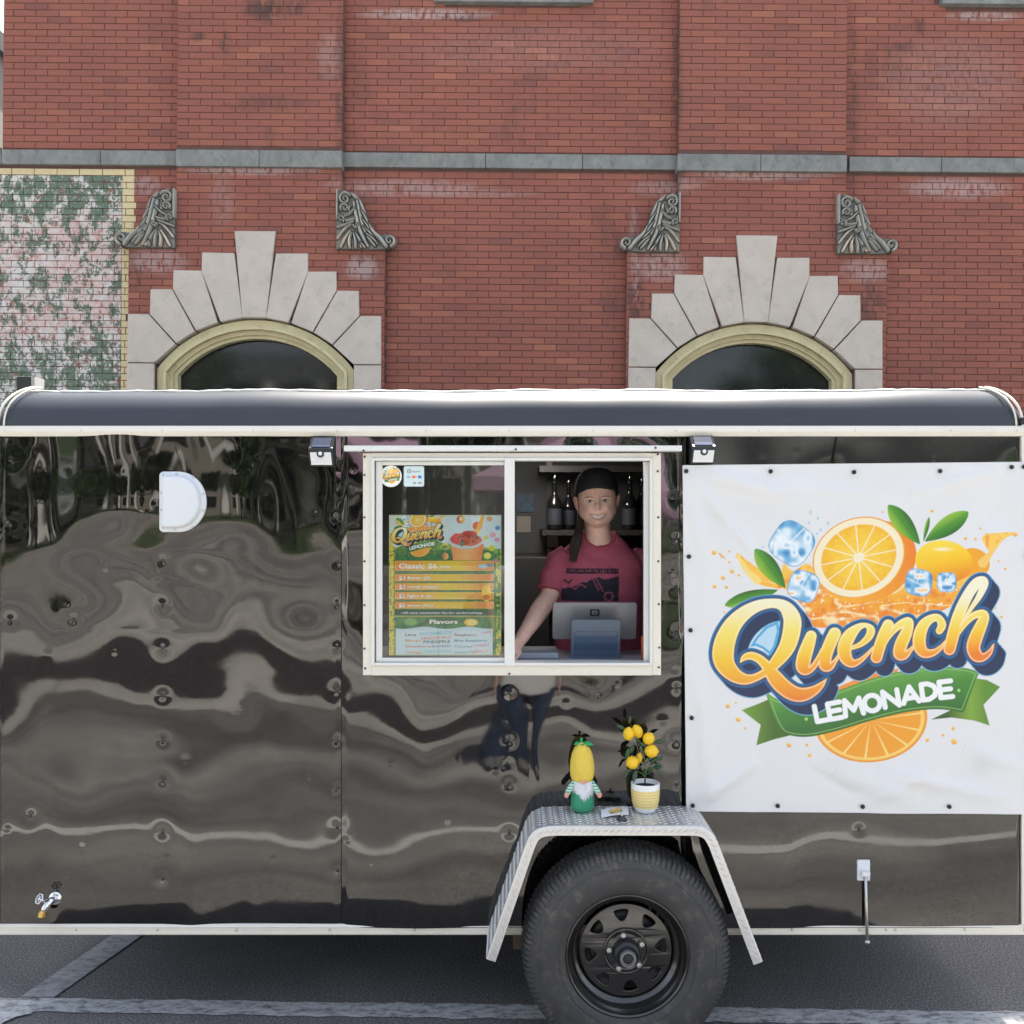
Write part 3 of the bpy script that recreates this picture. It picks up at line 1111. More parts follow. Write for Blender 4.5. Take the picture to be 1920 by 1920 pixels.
mb.box(xl, lx(4), DW - 0.05, DW + 0.45, zbelt, zbelt + 0.06)
mb.box(xl, xl + 0.2, y1, y1 + 8.0, -0.3, zbelt)
mb.box(lx(4), lx(4) + 0.2, y1, y1 + 8.0, -0.3, zt)
mb.box(xr - 0.2, xr, y1, y1 + 8.0, -0.3, zt)
mb.box(lx(4), xr, y1 + 7.8, y1 + 8.0, -0.3, zt)
mb.box(lx(4), xr, y1, y1 + 8.0, zt - 0.1, zt)
mb.build('masonry_wall', M_MORTAR, building)

# arch stones: each one a block of its own, standing a little proud
for cx in ARCHES:
    polys = [KEY] + STONE_HALF + [[(-x, y) for x, y in reversed(p)] for p in STONE_HALF]
    for side in (-1, 1):
        for (ya, yb) in ((687.6, 760), (761.2, 835), (836.2, 910), (911.2, 985), (986.2, 1060), (1061.2, 1130)):
            p = [(-238.2, ya), (-186.5, ya), (-186.5, yb), (-238.2, yb)]
            if side > 0:
                p = [(-x, y) for x, y in reversed(p)]
            polys.append(p)
    for k, p in enumerate(polys):
        pl = [(lx(cx + x, DP), lz(y, DP)) for x, y in p]
        pl = offset_poly(pl, 0.0022)
        area = sum(pl[i][0] * pl[(i + 1) % len(pl)][1] - pl[(i + 1) % len(pl)][0] * pl[i][1] for i in range(len(pl)))
        if area < 0:
            pl = pl[::-1]
        s = MB()
        s.prism(pl, DP - 0.022 - (0.008 if k == 0 else 0.0) - random.uniform(0, 0.003), DP + 0.2, 0.005)
        s.build('keystone' if k == 0 else 'arch_stone', M_STONE, building)
    # timber window: stepped arched frame and a dark pane
    fr = MB()
    for (r0, h0, r1, h1, ya, yb) in ((231.0, 185.0, 217.0, 171, DP + 0.035, DP + 0.16), (219.0, 173, 213.0, 167, DP + 0.015, DP + 0.1), (216.0, 170, 205.0, 158.0, DP + 0.075, DP + 0.2), (207, 160, 198.5, 151.0, DP + 0.105, DP + 0.22)):
        o_ = arch_pts(cx, r0, YC_OUT, h0, Y_FOOT, 32)
        i_ = arch_pts(cx, r1, YC_OUT, h1, Y_FOOT, 32)
        fr.rings([[(x, ya, z) for x, z in o_], [(x, ya, z) for x, z in i_], [(x, yb, z) for x, z in i_], [(x, yb, z) for x, z in o_]], close=False)
        fr.rings([[(x, yb, z) for x, z in o_], [(x, ya, z) for x, z in o_]], close=False)
    fobj = fr.build('arched_window_frame', M_YWOOD, building, smooth=False)
    LOCALS[fobj.name] = Matrix.Identity(4)
    pn = MB()
    pn.prism(arch_pts(cx, 201, YC_OUT, 153.5, Y_FOOT, 32)[::-1], DP + 0.19, DP + 0.2)
    pn.build('pane', M_DARKPANE, fobj)

# belt course, every stone separate
def stone_block(x0, x1, y0, y1, z0, z1, name='belt_stone', mat=None):
    s = MB()
    s.box(x0, x1, y0, y1, z0, z1)
    return s.build(name, mat or M_BELT, building, bevel=0.004)


for (a, b, d) in [(-70, 5.5, DW), (6.5, 190, DW), (191, 332, DW), (642, 909, DW), (910, 1090, DW), (1091, 1269.5, DW), (1588.5, 1760, DW), (1761, 1990, DW), (1991, 2250, DW), (2251, 2560, DW)]:
    stone_block(lx(a), lx(b), d - 0.045, d + 0.02, lz(318.5), lz(291.5))
for (a, b) in [(328.5, 484), (485, 640), (1269.5, 1425), (1426, 1587)]:
    stone_block(lx(a, DP - .05), lx(b, DP - .05), DP - 0.05, DP + 0.08, lz(318, DP - .03), lz(286.8, DP - .03))
# window sills at the top of the view
for (a, b) in [(811, 1108), (1757, 2030)]:
    stone_block(lx(a), lx(b), DW - 0.07, DW + 0.05, lz(10.5 if a < 1000 else 6.5), lz(-28), 'window_sill')

# carved scroll brackets: a relief raised from one outline
def bracket_mesh():
    U = lambda u, v: (u / 3.84, 260 + v / 3.84)
    out = [(1292, 393), (1250, 392), (1215, 398), (1170, 412), (1135, 440), (1110, 470), (1092, 505), (1078, 545), (1063, 590), (1048, 625), (1030, 658), (1005, 684), (975, 703), (955, 706), (930, 700), (900, 702), (874, 718), (860, 745), (864, 775),
           (882, 797), (905, 806), (935, 812), (975, 817), (1292, 817)]
    poly = [U(*q) for q in out]
    x0, x1, y0, y1 = 222.5, 338.5, 360.5, 474.5
    st = 0.62
    xs, ys = np.arange(x0, x1, st), np.arange(y0, y1, st)
    X, Y = np.meshgrid(xs, ys)
    sd = sd_poly(X, Y, poly)
    H = np.clip(-sd / 2.5, 0, 1) ** 0.5 * 0.012

    def stroke(pts, closed=False, k=5):
        nonlocal H
        p = [U(a, b) + (r / 3.84,) for a, b, r in pts]
        d = sd_stroke(X, Y, p, closed, k)
        rr = np.mean([q[2] for q in p])
        t = np.clip(-d / rr, 0, 1)
        H = np.where(d <= 0, np.maximum(H * 0.55, 0.008 + 0.052 * np.sqrt(t)), H)
        H = np.where((d > 0) & (d < 1.3), np.minimum(H, 0.002), H)

    def spiral(cx, cy, r0, turns, th, start, sgn=1):
        pts = []
        n = int(12 * turns)
        for i in range(n + 1):
            a = start + sgn * 2 * math.pi * turns * i / n
            r = r0 * (1 - 0.86 * i / n)
            pts.append((cx + r * math.cos(a), cy + r * math.sin(a), th * (1 - 0.45 * i / n)))
        stroke(pts, k=3)
    # back rib following the outer curve
    stroke([(1240, 404, 11), (1180, 424, 12), (1132, 462, 12), (1105, 515, 12), (1085, 575, 13), (1060, 640, 13), (1020, 695, 14), (975, 735, 16), (930, 790, 14)])
    spiral(908, 752, 40, 1.3, 11, 1.9, 1)
    # leaf midribs and lobes falling from the top scroll
    for p in [[(1140, 470, 10), (1120, 560, 13), (1095, 650, 14), (1050, 740, 12), (1010, 790, 8)],
              [(1165, 480, 9), (1150, 560, 14), (1125, 660, 14), (1090, 740, 12), (1060, 795, 8)],
              [(1110, 540, 6), (1075, 600, 8), (1066, 640, 5)], [(1100, 600, 6), (1062, 655, 8), (1048, 690, 5)], [(1088, 655, 6), (1040, 705, 8), (1020, 735, 5)], [(1070, 705, 6), (1020, 745, 8), (990, 780, 5)],
              [(1160, 690, 7), (1120, 750, 10), (1110, 800, 8)], [(1165, 700, 7), (1150, 760, 11), (1150, 805, 9)], [(1180, 700, 7), (1195, 750, 11), (1190, 803, 9)], [(1190, 690, 7), (1225, 740, 10), (1255, 800, 9)],
              [(1180, 640, 7), (1225, 670, 9), (1280, 740, 8)], [(1170, 620, 8), (1220, 640, 9), (1280, 660, 8)], [(1160, 600, 8), (1210, 612, 9), (1255, 590, 8), (1275, 560, 5)],
              [(1180, 560, 6), (1200, 530, 7), (1190, 510, 5)], [(1150, 520, 6), (1190, 560, 8), (1230, 580, 6)], [(1110, 770, 6), (1085, 800, 8)]]:
        stroke(p)
    spiral(1230, 455, 44, 1.6, 10, -2.6, 1)
    spiral(1230, 520, 30, 1.4, 8, 0.5, -1)
    spiral(1256, 600, 24, 1.2, 7, 2.4, 1)
    spiral(1146, 645, 20, 1.1, 7, 0, 1)
    stroke([(1284, 398, 8), (1284, 500, 8), (1284, 600, 7)])
    d = DP
    P = np.stack([(X - 338.5) / F * d, -(0.055 + H), (475.0 - Y) / F * d], -1)
    inside = sd < 0.25
    P[..., 1] = np.where(sd < -0.35, P[..., 1], -0.02)
    # skirt: pull the rim back into the wall
    P[..., 1] = np.where(sd > -0.35, 0.03, P[..., 1])
    keep = (inside[:-1, :-1] & inside[1:, :-1] & inside[:-1, 1:] & inside[1:, 1:])
    return P, keep, H


def bracket_material():
    m = pm('carved weathered stone', (0.42, 0.42, 0.385), 0.85, var=0.28, scale=9, bump=0.3, bscale=90, dirt=0.5, dirtcol=(0.20, 0.20, 0.19))
    n, l = nodes_of(m)
    b = n['Principled BSDF']
    src = b.inputs['Base Color'].links[0].from_socket
    tc = n.new('ShaderNodeTexCoord')
    # cleaner pale stone in the sheltered lower corner, ragged edge
    sp = n.new('ShaderNodeSeparateXYZ')
    l.new(tc.outputs['Object'], sp.inputs[0])
    t = n.new('ShaderNodeTexNoise'); t.inputs['Scale'].default_value = 14; t.inputs['Detail'].default_value = 5
    l.new(tc.outputs['Object'], t.inputs[0])
    a = n.new('ShaderNodeMath'); a.operation = 'MULTIPLY_ADD'
    l.new(sp.outputs[0], a.inputs[0]); a.inputs[1].default_value = 0.9; l.new(t.outputs[0], a.inputs[2])
    c = n.new('ShaderNodeMath'); c.operation = 'MULTIPLY_ADD'
    l.new(sp.outputs[2], c.inputs[0]); c.inputs[1].default_value = -1.25; l.new(a.outputs[0], c.inputs[2])
    r = n.new('ShaderNodeMapRange'); r.inputs[1].default_value = 0.16; r.inputs[2].default_value = 0.32
    l.new(c.outputs[0], r.inputs[0])
    mx = n.new('ShaderNodeMix'); mx.data_type = 'RGBA'
    l.new(r.outputs[0], mx.inputs[0]); l.new(src, mx.inputs[6]); mx.inputs[7].default_value = (0.66, 0.58, 0.48, 1)
    # shade painted into the colour of the carved hollows, following relief height
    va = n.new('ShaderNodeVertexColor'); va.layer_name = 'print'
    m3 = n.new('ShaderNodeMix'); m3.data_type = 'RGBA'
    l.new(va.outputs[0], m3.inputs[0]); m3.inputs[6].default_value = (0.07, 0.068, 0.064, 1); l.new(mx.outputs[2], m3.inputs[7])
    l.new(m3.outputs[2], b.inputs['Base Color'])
    return m


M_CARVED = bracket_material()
P_, keep_, H_ = bracket_mesh()
hollow_shade = np.clip((H_ - 0.004) / 0.030, 0, 1)[..., None] * np.ones(3)
br = grid_mesh('scroll_bracket', P_, M_CARVED, keep_, hollow_shade, None, True)
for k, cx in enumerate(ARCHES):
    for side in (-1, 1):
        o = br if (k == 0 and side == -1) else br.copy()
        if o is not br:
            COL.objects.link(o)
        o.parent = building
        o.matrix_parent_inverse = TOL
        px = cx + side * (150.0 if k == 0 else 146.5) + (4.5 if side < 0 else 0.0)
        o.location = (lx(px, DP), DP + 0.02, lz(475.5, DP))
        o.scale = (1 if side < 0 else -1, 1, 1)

# ================================================================== GROUND AND WHAT LIES BEHIND THE CAMERA (seen in the glossy panels)
def asphalt_mat(name, base, light, tracks=False):
    m = bpy.data.materials.new(name)
    m.use_nodes = True
    n, l = nodes_of(m)
    b = n['Principled BSDF']
    b.inputs['Roughness'].default_value = 0.85
    tc = n.new('ShaderNodeTexCoord')
    t1 = n.new('ShaderNodeTexNoise'); t1.inputs['Scale'].default_value = 120; t1.inputs['Detail'].default_value = 6; t1.inputs['Roughness'].default_value = 0.8
    t2 = n.new('ShaderNodeTexNoise'); t2.inputs['Scale'].default_value = 1.1; t2.inputs['Detail'].default_value = 6
    vo = n.new('ShaderNodeTexVoronoi'); vo.inputs['Scale'].default_value = 140
    for t in (t1, t2, vo):
        l.new(tc.outputs['Object'], t.inputs['Vector'])
    r = n.new('ShaderNodeValToRGB')
    r.color_ramp.elements[0].position, r.color_ramp.elements[0].color = 0.38, tuple(c * 0.35 for c in base) + (1,)
    r.color_ramp.elements[1].position, r.color_ramp.elements[1].color = 0.63, light + (1,)
    e = r.color_ramp.elements.new(0.52); e.color = base + (1,)
    l.new(t1.outputs[0], r.inputs[0])
    mx = n.new('ShaderNodeMix'); mx.data_type = 'RGBA'; mx.blend_type = 'MULTIPLY'; mx.inputs[0].default_value = 1
    r2 = n.new('ShaderNodeMapRange'); r2.inputs[1].default_value = 0.3; r2.inputs[2].default_value = 0.7; r2.inputs[3].default_value = 0.72; r2.inputs[4].default_value = 1.2
    l.new(t2.outputs[0], r2.inputs[0])
    l.new(r.outputs[0], mx.inputs[6]); l.new(r2.outputs[0], mx.inputs[7])
    out = mx.outputs[2]
    if tracks:                                                     # oil and wheel tracks along the street
        tm = n.new('ShaderNodeMapping'); tm.inputs['Scale'].default_value = (0.10, 1.0, 1.0)
        tn = n.new('ShaderNodeTexNoise'); tn.inputs['Scale'].default_value = 1.15; tn.inputs['Detail'].default_value = 3; tn.inputs['Roughness'].default_value = 0.45
        l.new(tc.outputs['Object'], tm.inputs[0]); l.new(tm.outputs[0], tn.inputs[0])
        tr_ = n.new('ShaderNodeMapRange'); tr_.inputs[1].default_value = 0.36; tr_.inputs[2].default_value = 0.64; tr_.inputs[3].default_value = 0.50; tr_.inputs[4].default_value = 1.38
        l.new(tn.outputs[0], tr_.inputs[0])
        m5 = n.new('ShaderNodeMix'); m5.data_type = 'RGBA'; m5.blend_type = 'MULTIPLY'; m5.inputs[0].default_value = 1
        l.new(out, m5.inputs[6]); l.new(tr_.outputs[0], m5.inputs[7])
        out = m5.outputs[2]
    l.new(out, b.inputs['Base Color'])
    bp = n.new('ShaderNodeBump'); bp.inputs['Strength'].default_value = 0.7; bp.inputs['Distance'].default_value = 0.004
    l.new(t1.outputs[0], bp.inputs['Height'])
    l.new(bp.outputs[0], b.inputs['Normal'])
    return m


def line_mat(name, wear_lo, wear_hi, col):
    """worn road paint: chips show the asphalt sheet below through real holes in the coat"""
    m = asphalt_mat(name, (0.055, 0.055, 0.06), (0.12, 0.12, 0.12))
    n, l = nodes_of(m)
    b = n['Principled BSDF']
    src = b.inputs['Base Color'].links[0].from_socket
    tc = n.new('ShaderNodeTexCoord')
    t = n.new('ShaderNodeTexNoise'); t.inputs['Scale'].default_value = 20; t.inputs['Detail'].default_value = 10; t.inputs['Roughness'].default_value = 0.82
    mp = n.new('ShaderNodeMapping'); mp.inputs['Scale'].default_value = (0.7, 1.6, 1)
    l.new(tc.outputs['Object'], mp.inputs[0]); l.new(mp.outputs[0], t.inputs[0])
    r = n.new('ShaderNodeMapRange'); r.inputs[1].default_value = wear_lo; r.inputs[2].default_value = wear_hi
    l.new(t.outputs[0], r.inputs[0])
    mx = n.new('ShaderNodeMix'); mx.data_type = 'RGBA'
    l.new(r.outputs[0], mx.inputs[0]); l.new(src, mx.inputs[6]); mx.inputs[7].default_value = col + (1,)
    l.new(mx.outputs[2], b.inputs['Base Color'])
    return m


M_ASPH = asphalt_mat('asphalt', (0.145, 0.142, 0.144), (0.34, 0.335, 0.33))
M_STREET = asphalt_mat('street asphalt', (0.215, 0.207, 0.198), (0.285, 0.275, 0.264), True)
M_SHADE_STRIP = asphalt_mat('shaded asphalt strip', (0.024, 0.021, 0.021), (0.045, 0.041, 0.04))
M_LINE = line_mat('worn road paint', 0.36, 0.54, (0.52, 0.53, 0.54))
M_LINE2 = line_mat('faint road paint', 0.30, 0.55, (0.34, 0.35, 0.36))
M_GRASS = pm('lawn', (0.032, 0.055, 0.014), 0.9, var=0.35, scale=1.5, bump=0.8, bscale=30)
M_CONC = pm('kerb concrete', (0.32, 0.30, 0.27), 0.85, var=0.15, scale=3, bump=0.3, dirt=0.4)


def sheet(name, pts, z, mat, kind='structure'):
    me = bpy.data.meshes.new(name)
    n_ = len(pts)
    if n_ > 40:                                    # a long strip: near edge then far edge
        h_ = n_ // 2
        fs = [(i, i + 1, n_ - 2 - i, n_ - 1 - i) for i in range(h_ - 1)]
    else:
        fs = [tuple(range(n_))]
    me.from_pydata([(x, y, z) for x, y in pts], [], fs)
    me.materials.append(mat)
    o = link(name, me)
    o['kind'] = kind
    return o


sheet('ground', [(-250, -250), (250, -250), (250, 250), (-250, 250)], 0.0, M_ASPH)
sheet('street', [(-120, -23.0), (120, -23.0), (120, 3.28), (-120, 3.28)], 0.004, M_STREET)
sheet('shade_strip', [(-60, -5.0), (60, -4.7), (60, -2.85), (-60, -2.65)], 0.008, M_SHADE_STRIP)  # dark sheet standing in for a band of shade across the road

M_GUTTER = asphalt_mat('pale worn street', (0.36, 0.345, 0.32), (0.44, 0.42, 0.39))
sheet('street_strip', [(-60, -2.70), (60, -2.90), (60, -1.95), (-60, -2.1)], 0.008, M_GUTTER)
sheet('street_strip', [(-60, -8.0), (60, -7.6), (60, -4.75), (-60, -5.05)], 0.012, M_GUTTER)
sheet('lane_marking', [(-60, 1.22), (60, 1.22), (60, 1.35), (-60, 1.35)], 0.008, line_mat('white lane paint', 0.3, 0.45, (0.5, 0.5, 0.48)))


def G(px, py):
    d = EYE * F / (py - 960)
    return ((px - 960) / F * d, d)


def ragged(a, b, c, d, n=60, amp=0.012):
    """quad a-b (near edge) c-d (far edge) with uneven edges"""
    r = random.Random(3)
    near = [(a[0] + (b[0] - a[0]) * t / n, a[1] + (b[1] - a[1]) * t / n + r.uniform(-amp, amp)) for t in range(n + 1)]
    far = [(c[0] + (d[0] - c[0]) * t / n, c[1] + (d[1] - c[1]) * t / n + r.uniform(-amp, amp)) for t in range(n + 1)]
    return near + far[::-1]


def extend(p, q, k):
    return (p[0] + (q[0] - p[0]) * k, p[1] + (q[1] - p[1]) * k)


A0, A1 = G(0, 1898), G(1920, 1926)
C0, C1 = G(0, 1872), G(1920, 1899)
a, b_ = extend(A0, A1, -1.2), extend(A0, A1, 2.2)
c, d_ = extend(C0, C1, -1.2), extend(C0, C1, 2.2)
sheet('road_marking', ragged(a, b_, c, d_, 260, 0.007), 0.004, M_LINE)
a, b_, c, d_ = G(102, 1872), G(272, 1752), G(215, 1752), G(38, 1872)
sheet('bay_marking', ragged(a, extend(a, b_, 3.0), d_, extend(d_, c, 3.0), 90, 0.006), 0.006, M_LINE2)
a, b_ = G(-60, 1945), G(60, 1893)
sheet('curved_marking', [G(-80, 1896), G(30, 1897), G(62, 1903), G(30, 1910), G(5, 1921), G(-10, 1960), G(-120, 1980)], 0.008, M_LINE)
sheet('lawn', [(-150, -150), (150, -150), (150, -23.3), (-150, -23.3)], 0.10, M_GRASS)
k = MB()
k.box(-120, 120, -23.32, -23.0, -0.05, 0.14)
o = k.build('kerb', M_CONC, bevel=0.02)
o['kind'] = 'structure'

# trees and buildings across the street
M_BARK = pm('bark', (0.07, 0.05, 0.035), 0.9, var=0.3, scale=6, bump=0.6, bscale=30)
M_LEAF = pm('tree leaves', (0.05, 0.095, 0.022), 0.6, var=0.45, scale=1.2)


def tree(x, y, h, seed, label):
    rnd = np.random.default_rng(seed)
    t = empty('street_tree', (x, y, 0.1), label, 'tree', 'trees across the street')
    tr = MB()
    lean = rnd.uniform(-0.5, 0.5)
    tr.tube([(x, y, 0), (x + lean * 0.3, y, h * 0.3), (x + lean, y, h * 0.55), (x + lean * 1.3, y, h * 0.8)], [0.26, 0.2, 0.13, 0.05], 10)
    for k in range(7):
        a = rnd.uniform(0, 6.28)
        z0 = h * rnd.uniform(0.28, 0.6)
        L = h * rnd.uniform(0.18, 0.3)
        p0 = Vector((x + lean * z0 / h, y, z0))
        tr.tube([p0, p0 + Vector((math.cos(a), math.sin(a), 0.7)) * L * 0.6, p0 + Vector((math.cos(a), math.sin(a), 0.9)) * L], [0.09, 0.06, 0.02], 6)
    tr.build('trunk', M_BARK, t, smooth=True)
    N = 5200
    nc = 22
    cc = rnd.normal(0, 1, (nc, 3))
    cc /= np.linalg.norm(cc, axis=1)[:, None]
    cc *= rnd.uniform(0.35, 1, (nc, 1))
    cc = cc * np.array([h * 0.32, h * 0.30, h * 0.30]) + np.array([x + lean, y, h * 0.68])
    ci = rnd.integers(0, nc, N)
    d = rnd.normal(0, 1, (N, 3))
    d /= np.linalg.norm(d, axis=1)[:, None]
    P = cc[ci] + d * (rnd.uniform(0.5, 1, (N, 1)) * h * 0.12)
    P[:, 2] = np.maximum(P[:, 2], h * 0.26)
    s = rnd.uniform(0.10, 0.22, N)
    U = rnd.normal(0, 1, (N, 3)); U /= np.linalg.norm(U, axis=1)[:, None]
    V = np.cross(U, rnd.normal(0, 1, (N, 3))); V /= np.linalg.norm(V, axis=1)[:, None]
    verts = np.concatenate([P - U * s[:, None], P + V * s[:, None] * 0.5, P + U * s[:, None], P - V * s[:, None] * 0.5], 1).reshape(-1, 3)
    me = bpy.data.meshes.new('crown')
    me.from_pydata(verts.tolist(), [], [(4 * i, 4 * i + 1, 4 * i + 2, 4 * i + 3) for i in range(N)])
    me.materials.append(M_LEAF)
    link('crown', me, t)


for k, (x, y, h, lab) in enumerate([(-21, -26.5, 10.5, 'broad leafy tree at the left end of the lawn across the street'), (-10.5, -29.5, 8.5, 'smaller leafy tree in front of the columned building'), (-3.4, -26.0, 10, 'leafy tree on the lawn just left of the purple canopy'),
                                   (6.0, -25.5, 9.0, 'leafy tree on the lawn just right of the purple canopy'), (13.5, -29.5, 11.5, 'tall leafy tree on the right part of the lawn'), (22, -26.5, 10.5, 'broad leafy tree at the right end of the lawn across the street'),
                                   (-15.5, -25.0, 9.5, 'leafy tree second from the left end of the lawn'), (-7.0, -32.5, 12, 'tall leafy tree close to the steps of the columned building'), (-25, -33.5, 11, 'tall leafy tree before the far end of the columned building'), (0.2, -33.5, 12.5, 'tallest leafy tree, behind the purple canopy')]):
    tree(x, y, h, k, lab)

M_CREAM = pm('cream stone', (0.30, 0.28, 0.245), 0.85, var=0.1, scale=1, dirt=0.2)
M_ROOFG = pm('slate roof', (0.07, 0.07, 0.075), 0.8, var=0.2, scale=2)
M_WHITEP = pm('white paint', (0.78, 0.77, 0.74), 0.5, var=0.04)
hall = empty('town_hall', (-12, -36, 0), 'cream stone building with white columns beyond the trees across the street', 'building')
mb = MB(); mb.box(-30, 4, -44, -36, 0, 9); mb.build('wall', M_CREAM, hall)
mb = MB(); mb.rings([[(-30.6, -44.6, 9), (4.6, -44.6, 9), (4.6, -34.2, 9), (-30.6, -34.2, 9)], [(-27, -41, 11.5), (1, -41, 11.5), (1, -39, 11.5), (-27, -39, 11.5)]]); mb.build('roof', M_ROOFG, hall)
for i in range(11):
    mb = MB(); mb.lathe([(0.42, 0.1), (0.36, 0.5), (0.30, 8.4), (0.42, 9.0)], 16, (-28.5 + i * 3.0, -34.6, 0)); mb.build('column', M_WHITEP, hall, smooth=True)
for i in range(10):
    for z in (1.2, 5.2):
        mb = MB(); mb.box(-27.7 + i * 3.0, -26.3 + i * 3.0, -35.98, -35.9, z, z + 2.2); mb.build('window', M_DARKPANE, hall)
# pop-up canopy
M_PINK = pm('faded purple canopy cloth', (0.42, 0.27, 0.37), 0.8, var=0.08)
M_STEEL = pm('steel tube', (0.5, 0.5, 0.5), 0.35, 0.9)
tent = empty('canopy_tent', (0.8, -11.5, 0), 'faded purple pop-up canopy standing across the street', 'tent')
mb = MB()
mb.rings([[(-.7, -13, 2.25), (2.3, -13, 2.25), (2.3, -10, 2.25), (-.7, -10, 2.25)], [(-.7, -13, 2.5), (2.3, -13, 2.5), (2.3, -10, 2.5), (-.7, -10, 2.5)], [(.78, -11.52, 3.35), (.82, -11.52, 3.35), (.82, -11.48, 3.35), (.78, -11.48, 3.35)]], cap0=False)
mb.build('canopy', M_PINK, tent)
for x in (-.65, 2.25):
    for y in (-12.95, -10.05):
        mb = MB(); mb.box(x - .02, x + .02, y - .02, y + .02, 0.01, 2.4); mb.build('leg', M_STEEL, tent)
# neighbouring house seen past the building's left corner
nb = empty('cream_house', (-9, 16, 0), 'cream house just visible past the left edge of the brick building', 'building')
mb = MB(); mb.box(-14, -8.0, 13.5, 19, -0.2, 9); mb.build('wall', M_CREAM, nb)
mb = MB(); mb.box(-14.2, -7.9, 13.3, 19.2, 9, 9.3); mb.build('roof', M_ROOFG, nb)
mb = MB(); mb.box(-10.6, -8.4, 13.42, 13.5, 4.2, 5.2); mb.build('window', M_DARKPANE, nb)

# ================================================================== THE TRAILER
D = 3.4
trailer = empty('concession_trailer', (0, D, 0), 'glossy black concession trailer with dented side panels, white trim and a sliding service window', 'trailer')
TX = lambda px: (px - 960) / F * D
TZ = lambda py: EYE + (960 - py) / F * D
XL, XR = TX(-4), TX(1917)
YB = D + 1.86

M_TRIM = pm('off white enamelled aluminium', (0.72, 0.69, 0.61), 0.34, 0.0, var=0.04, scale=3, dirt=0.16, dirtcol=(0.36, 0.33, 0.27), coat=0.2)
M_SASH = pm('white window frame', (0.70, 0.71, 0.68), 0.36, 0.0, var=0.03, scale=5, dirt=0.10, dirtcol=(0.45, 0.44, 0.40), coat=0.15)
M_RUBBER = pm('black rubber', (0.012, 0.012, 0.012), 0.6, bump=0.1)
M_DARKMETAL = pm('black painted frame', (0.02, 0.02, 0.021), 0.5, var=0.3)
M_ZINC = pm('zinc screw', (0.55, 0.55, 0.53), 0.35, 0.9, var=0.2, scale=60)
M_BLKSCREW = pm('dark screw', (0.05, 0.05, 0.055), 0.3, 0.6, var=0.3, scale=60)
M_ROOF = pm('white roof sheet', (0.75, 0.75, 0.73), 0.5, var=0.06, dirt=0.2)
M_INT = pm('pale grey interior panel', (0.13, 0.135, 0.15), 0.6, var=0.08, dirt=0.2)
M_FLOOR = pm('trailer floor', (0.12, 0.11, 0.10), 0.7)


def gloss_black():
    m = bpy.data.materials.new('glossy black enamel')
    m.use_nodes = True
    n, l = nodes_of(m)
    b = n['Principled BSDF']
    b.inputs['Base Color'].default_value = (0.0035, 0.0035, 0.0038, 1)
    b.inputs['Specular IOR Level'].default_value = 0.85
    tc = n.new('ShaderNodeTexCoord')
    t = n.new('ShaderNodeTexNoise'); t.inputs['Scale'].default_value = 3.5; t.inputs['Detail'].default_value = 8; t.inputs['Roughness'].default_value = 0.7
    l.new(tc.outputs['Object'], t.inputs[0])
    r = n.new('ShaderNodeMapRange'); r.inputs[1].default_value = 0.35; r.inputs[2].default_value = 0.75; r.inputs[3].default_value = 0.02; r.inputs[4].default_value = 0.065
    l.new(t.outputs[0], r.inputs[0]); l.new(r.outputs[0], b.inputs['Roughness'])
    # road dust thickening in patches
    t2 = n.new('ShaderNodeTexNoise'); t2.inputs['Scale'].default_value = 60; t2.inputs['Detail'].default_value = 6
    l.new(tc.outputs['Object'], t2.inputs[0])
    r2 = n.new('ShaderNodeMapRange'); r2.inputs[1].default_value = 0.45; r2.inputs[2].default_value = 0.85; r2.inputs[3].default_value = 0.0; r2.inputs[4].default_value = 0.09
    l.new(t2.outputs[0], r2.inputs[0])
    mx = n.new('ShaderNodeMix'); mx.data_type = 'RGBA'
    l.new(r2.outputs[0], mx.inputs[0]); mx.inputs[6].default_value = (0.0035, 0.0035, 0.0038, 1); mx.inputs[7].default_value = (0.13, 0.12, 0.10, 1)
    l.new(mx.outputs[2], b.inputs['Base Color'])
    bp = n.new('ShaderNodeBump'); bp.inputs['Strength'].default_value = 0.02; bp.inputs['Distance'].default_value = 0.001
    t3 = n.new('ShaderNodeTexNoise'); t3.inputs['Scale'].default_value = 45
    l.new(tc.outputs['Object'], t3.inputs[0]); l.new(t3.outputs[0], bp.inputs['Height']); l.new(bp.outputs[0], b.inputs['Normal'])
    return m


M_BLACK = gloss_black()
M_COVE = pm('black satin roof cove', (0.026, 0.031, 0.042), 0.36, var=0.2, scale=2, dirt=0.10, dirtcol=(0.05, 0.055, 0.065), rvar=0.12)

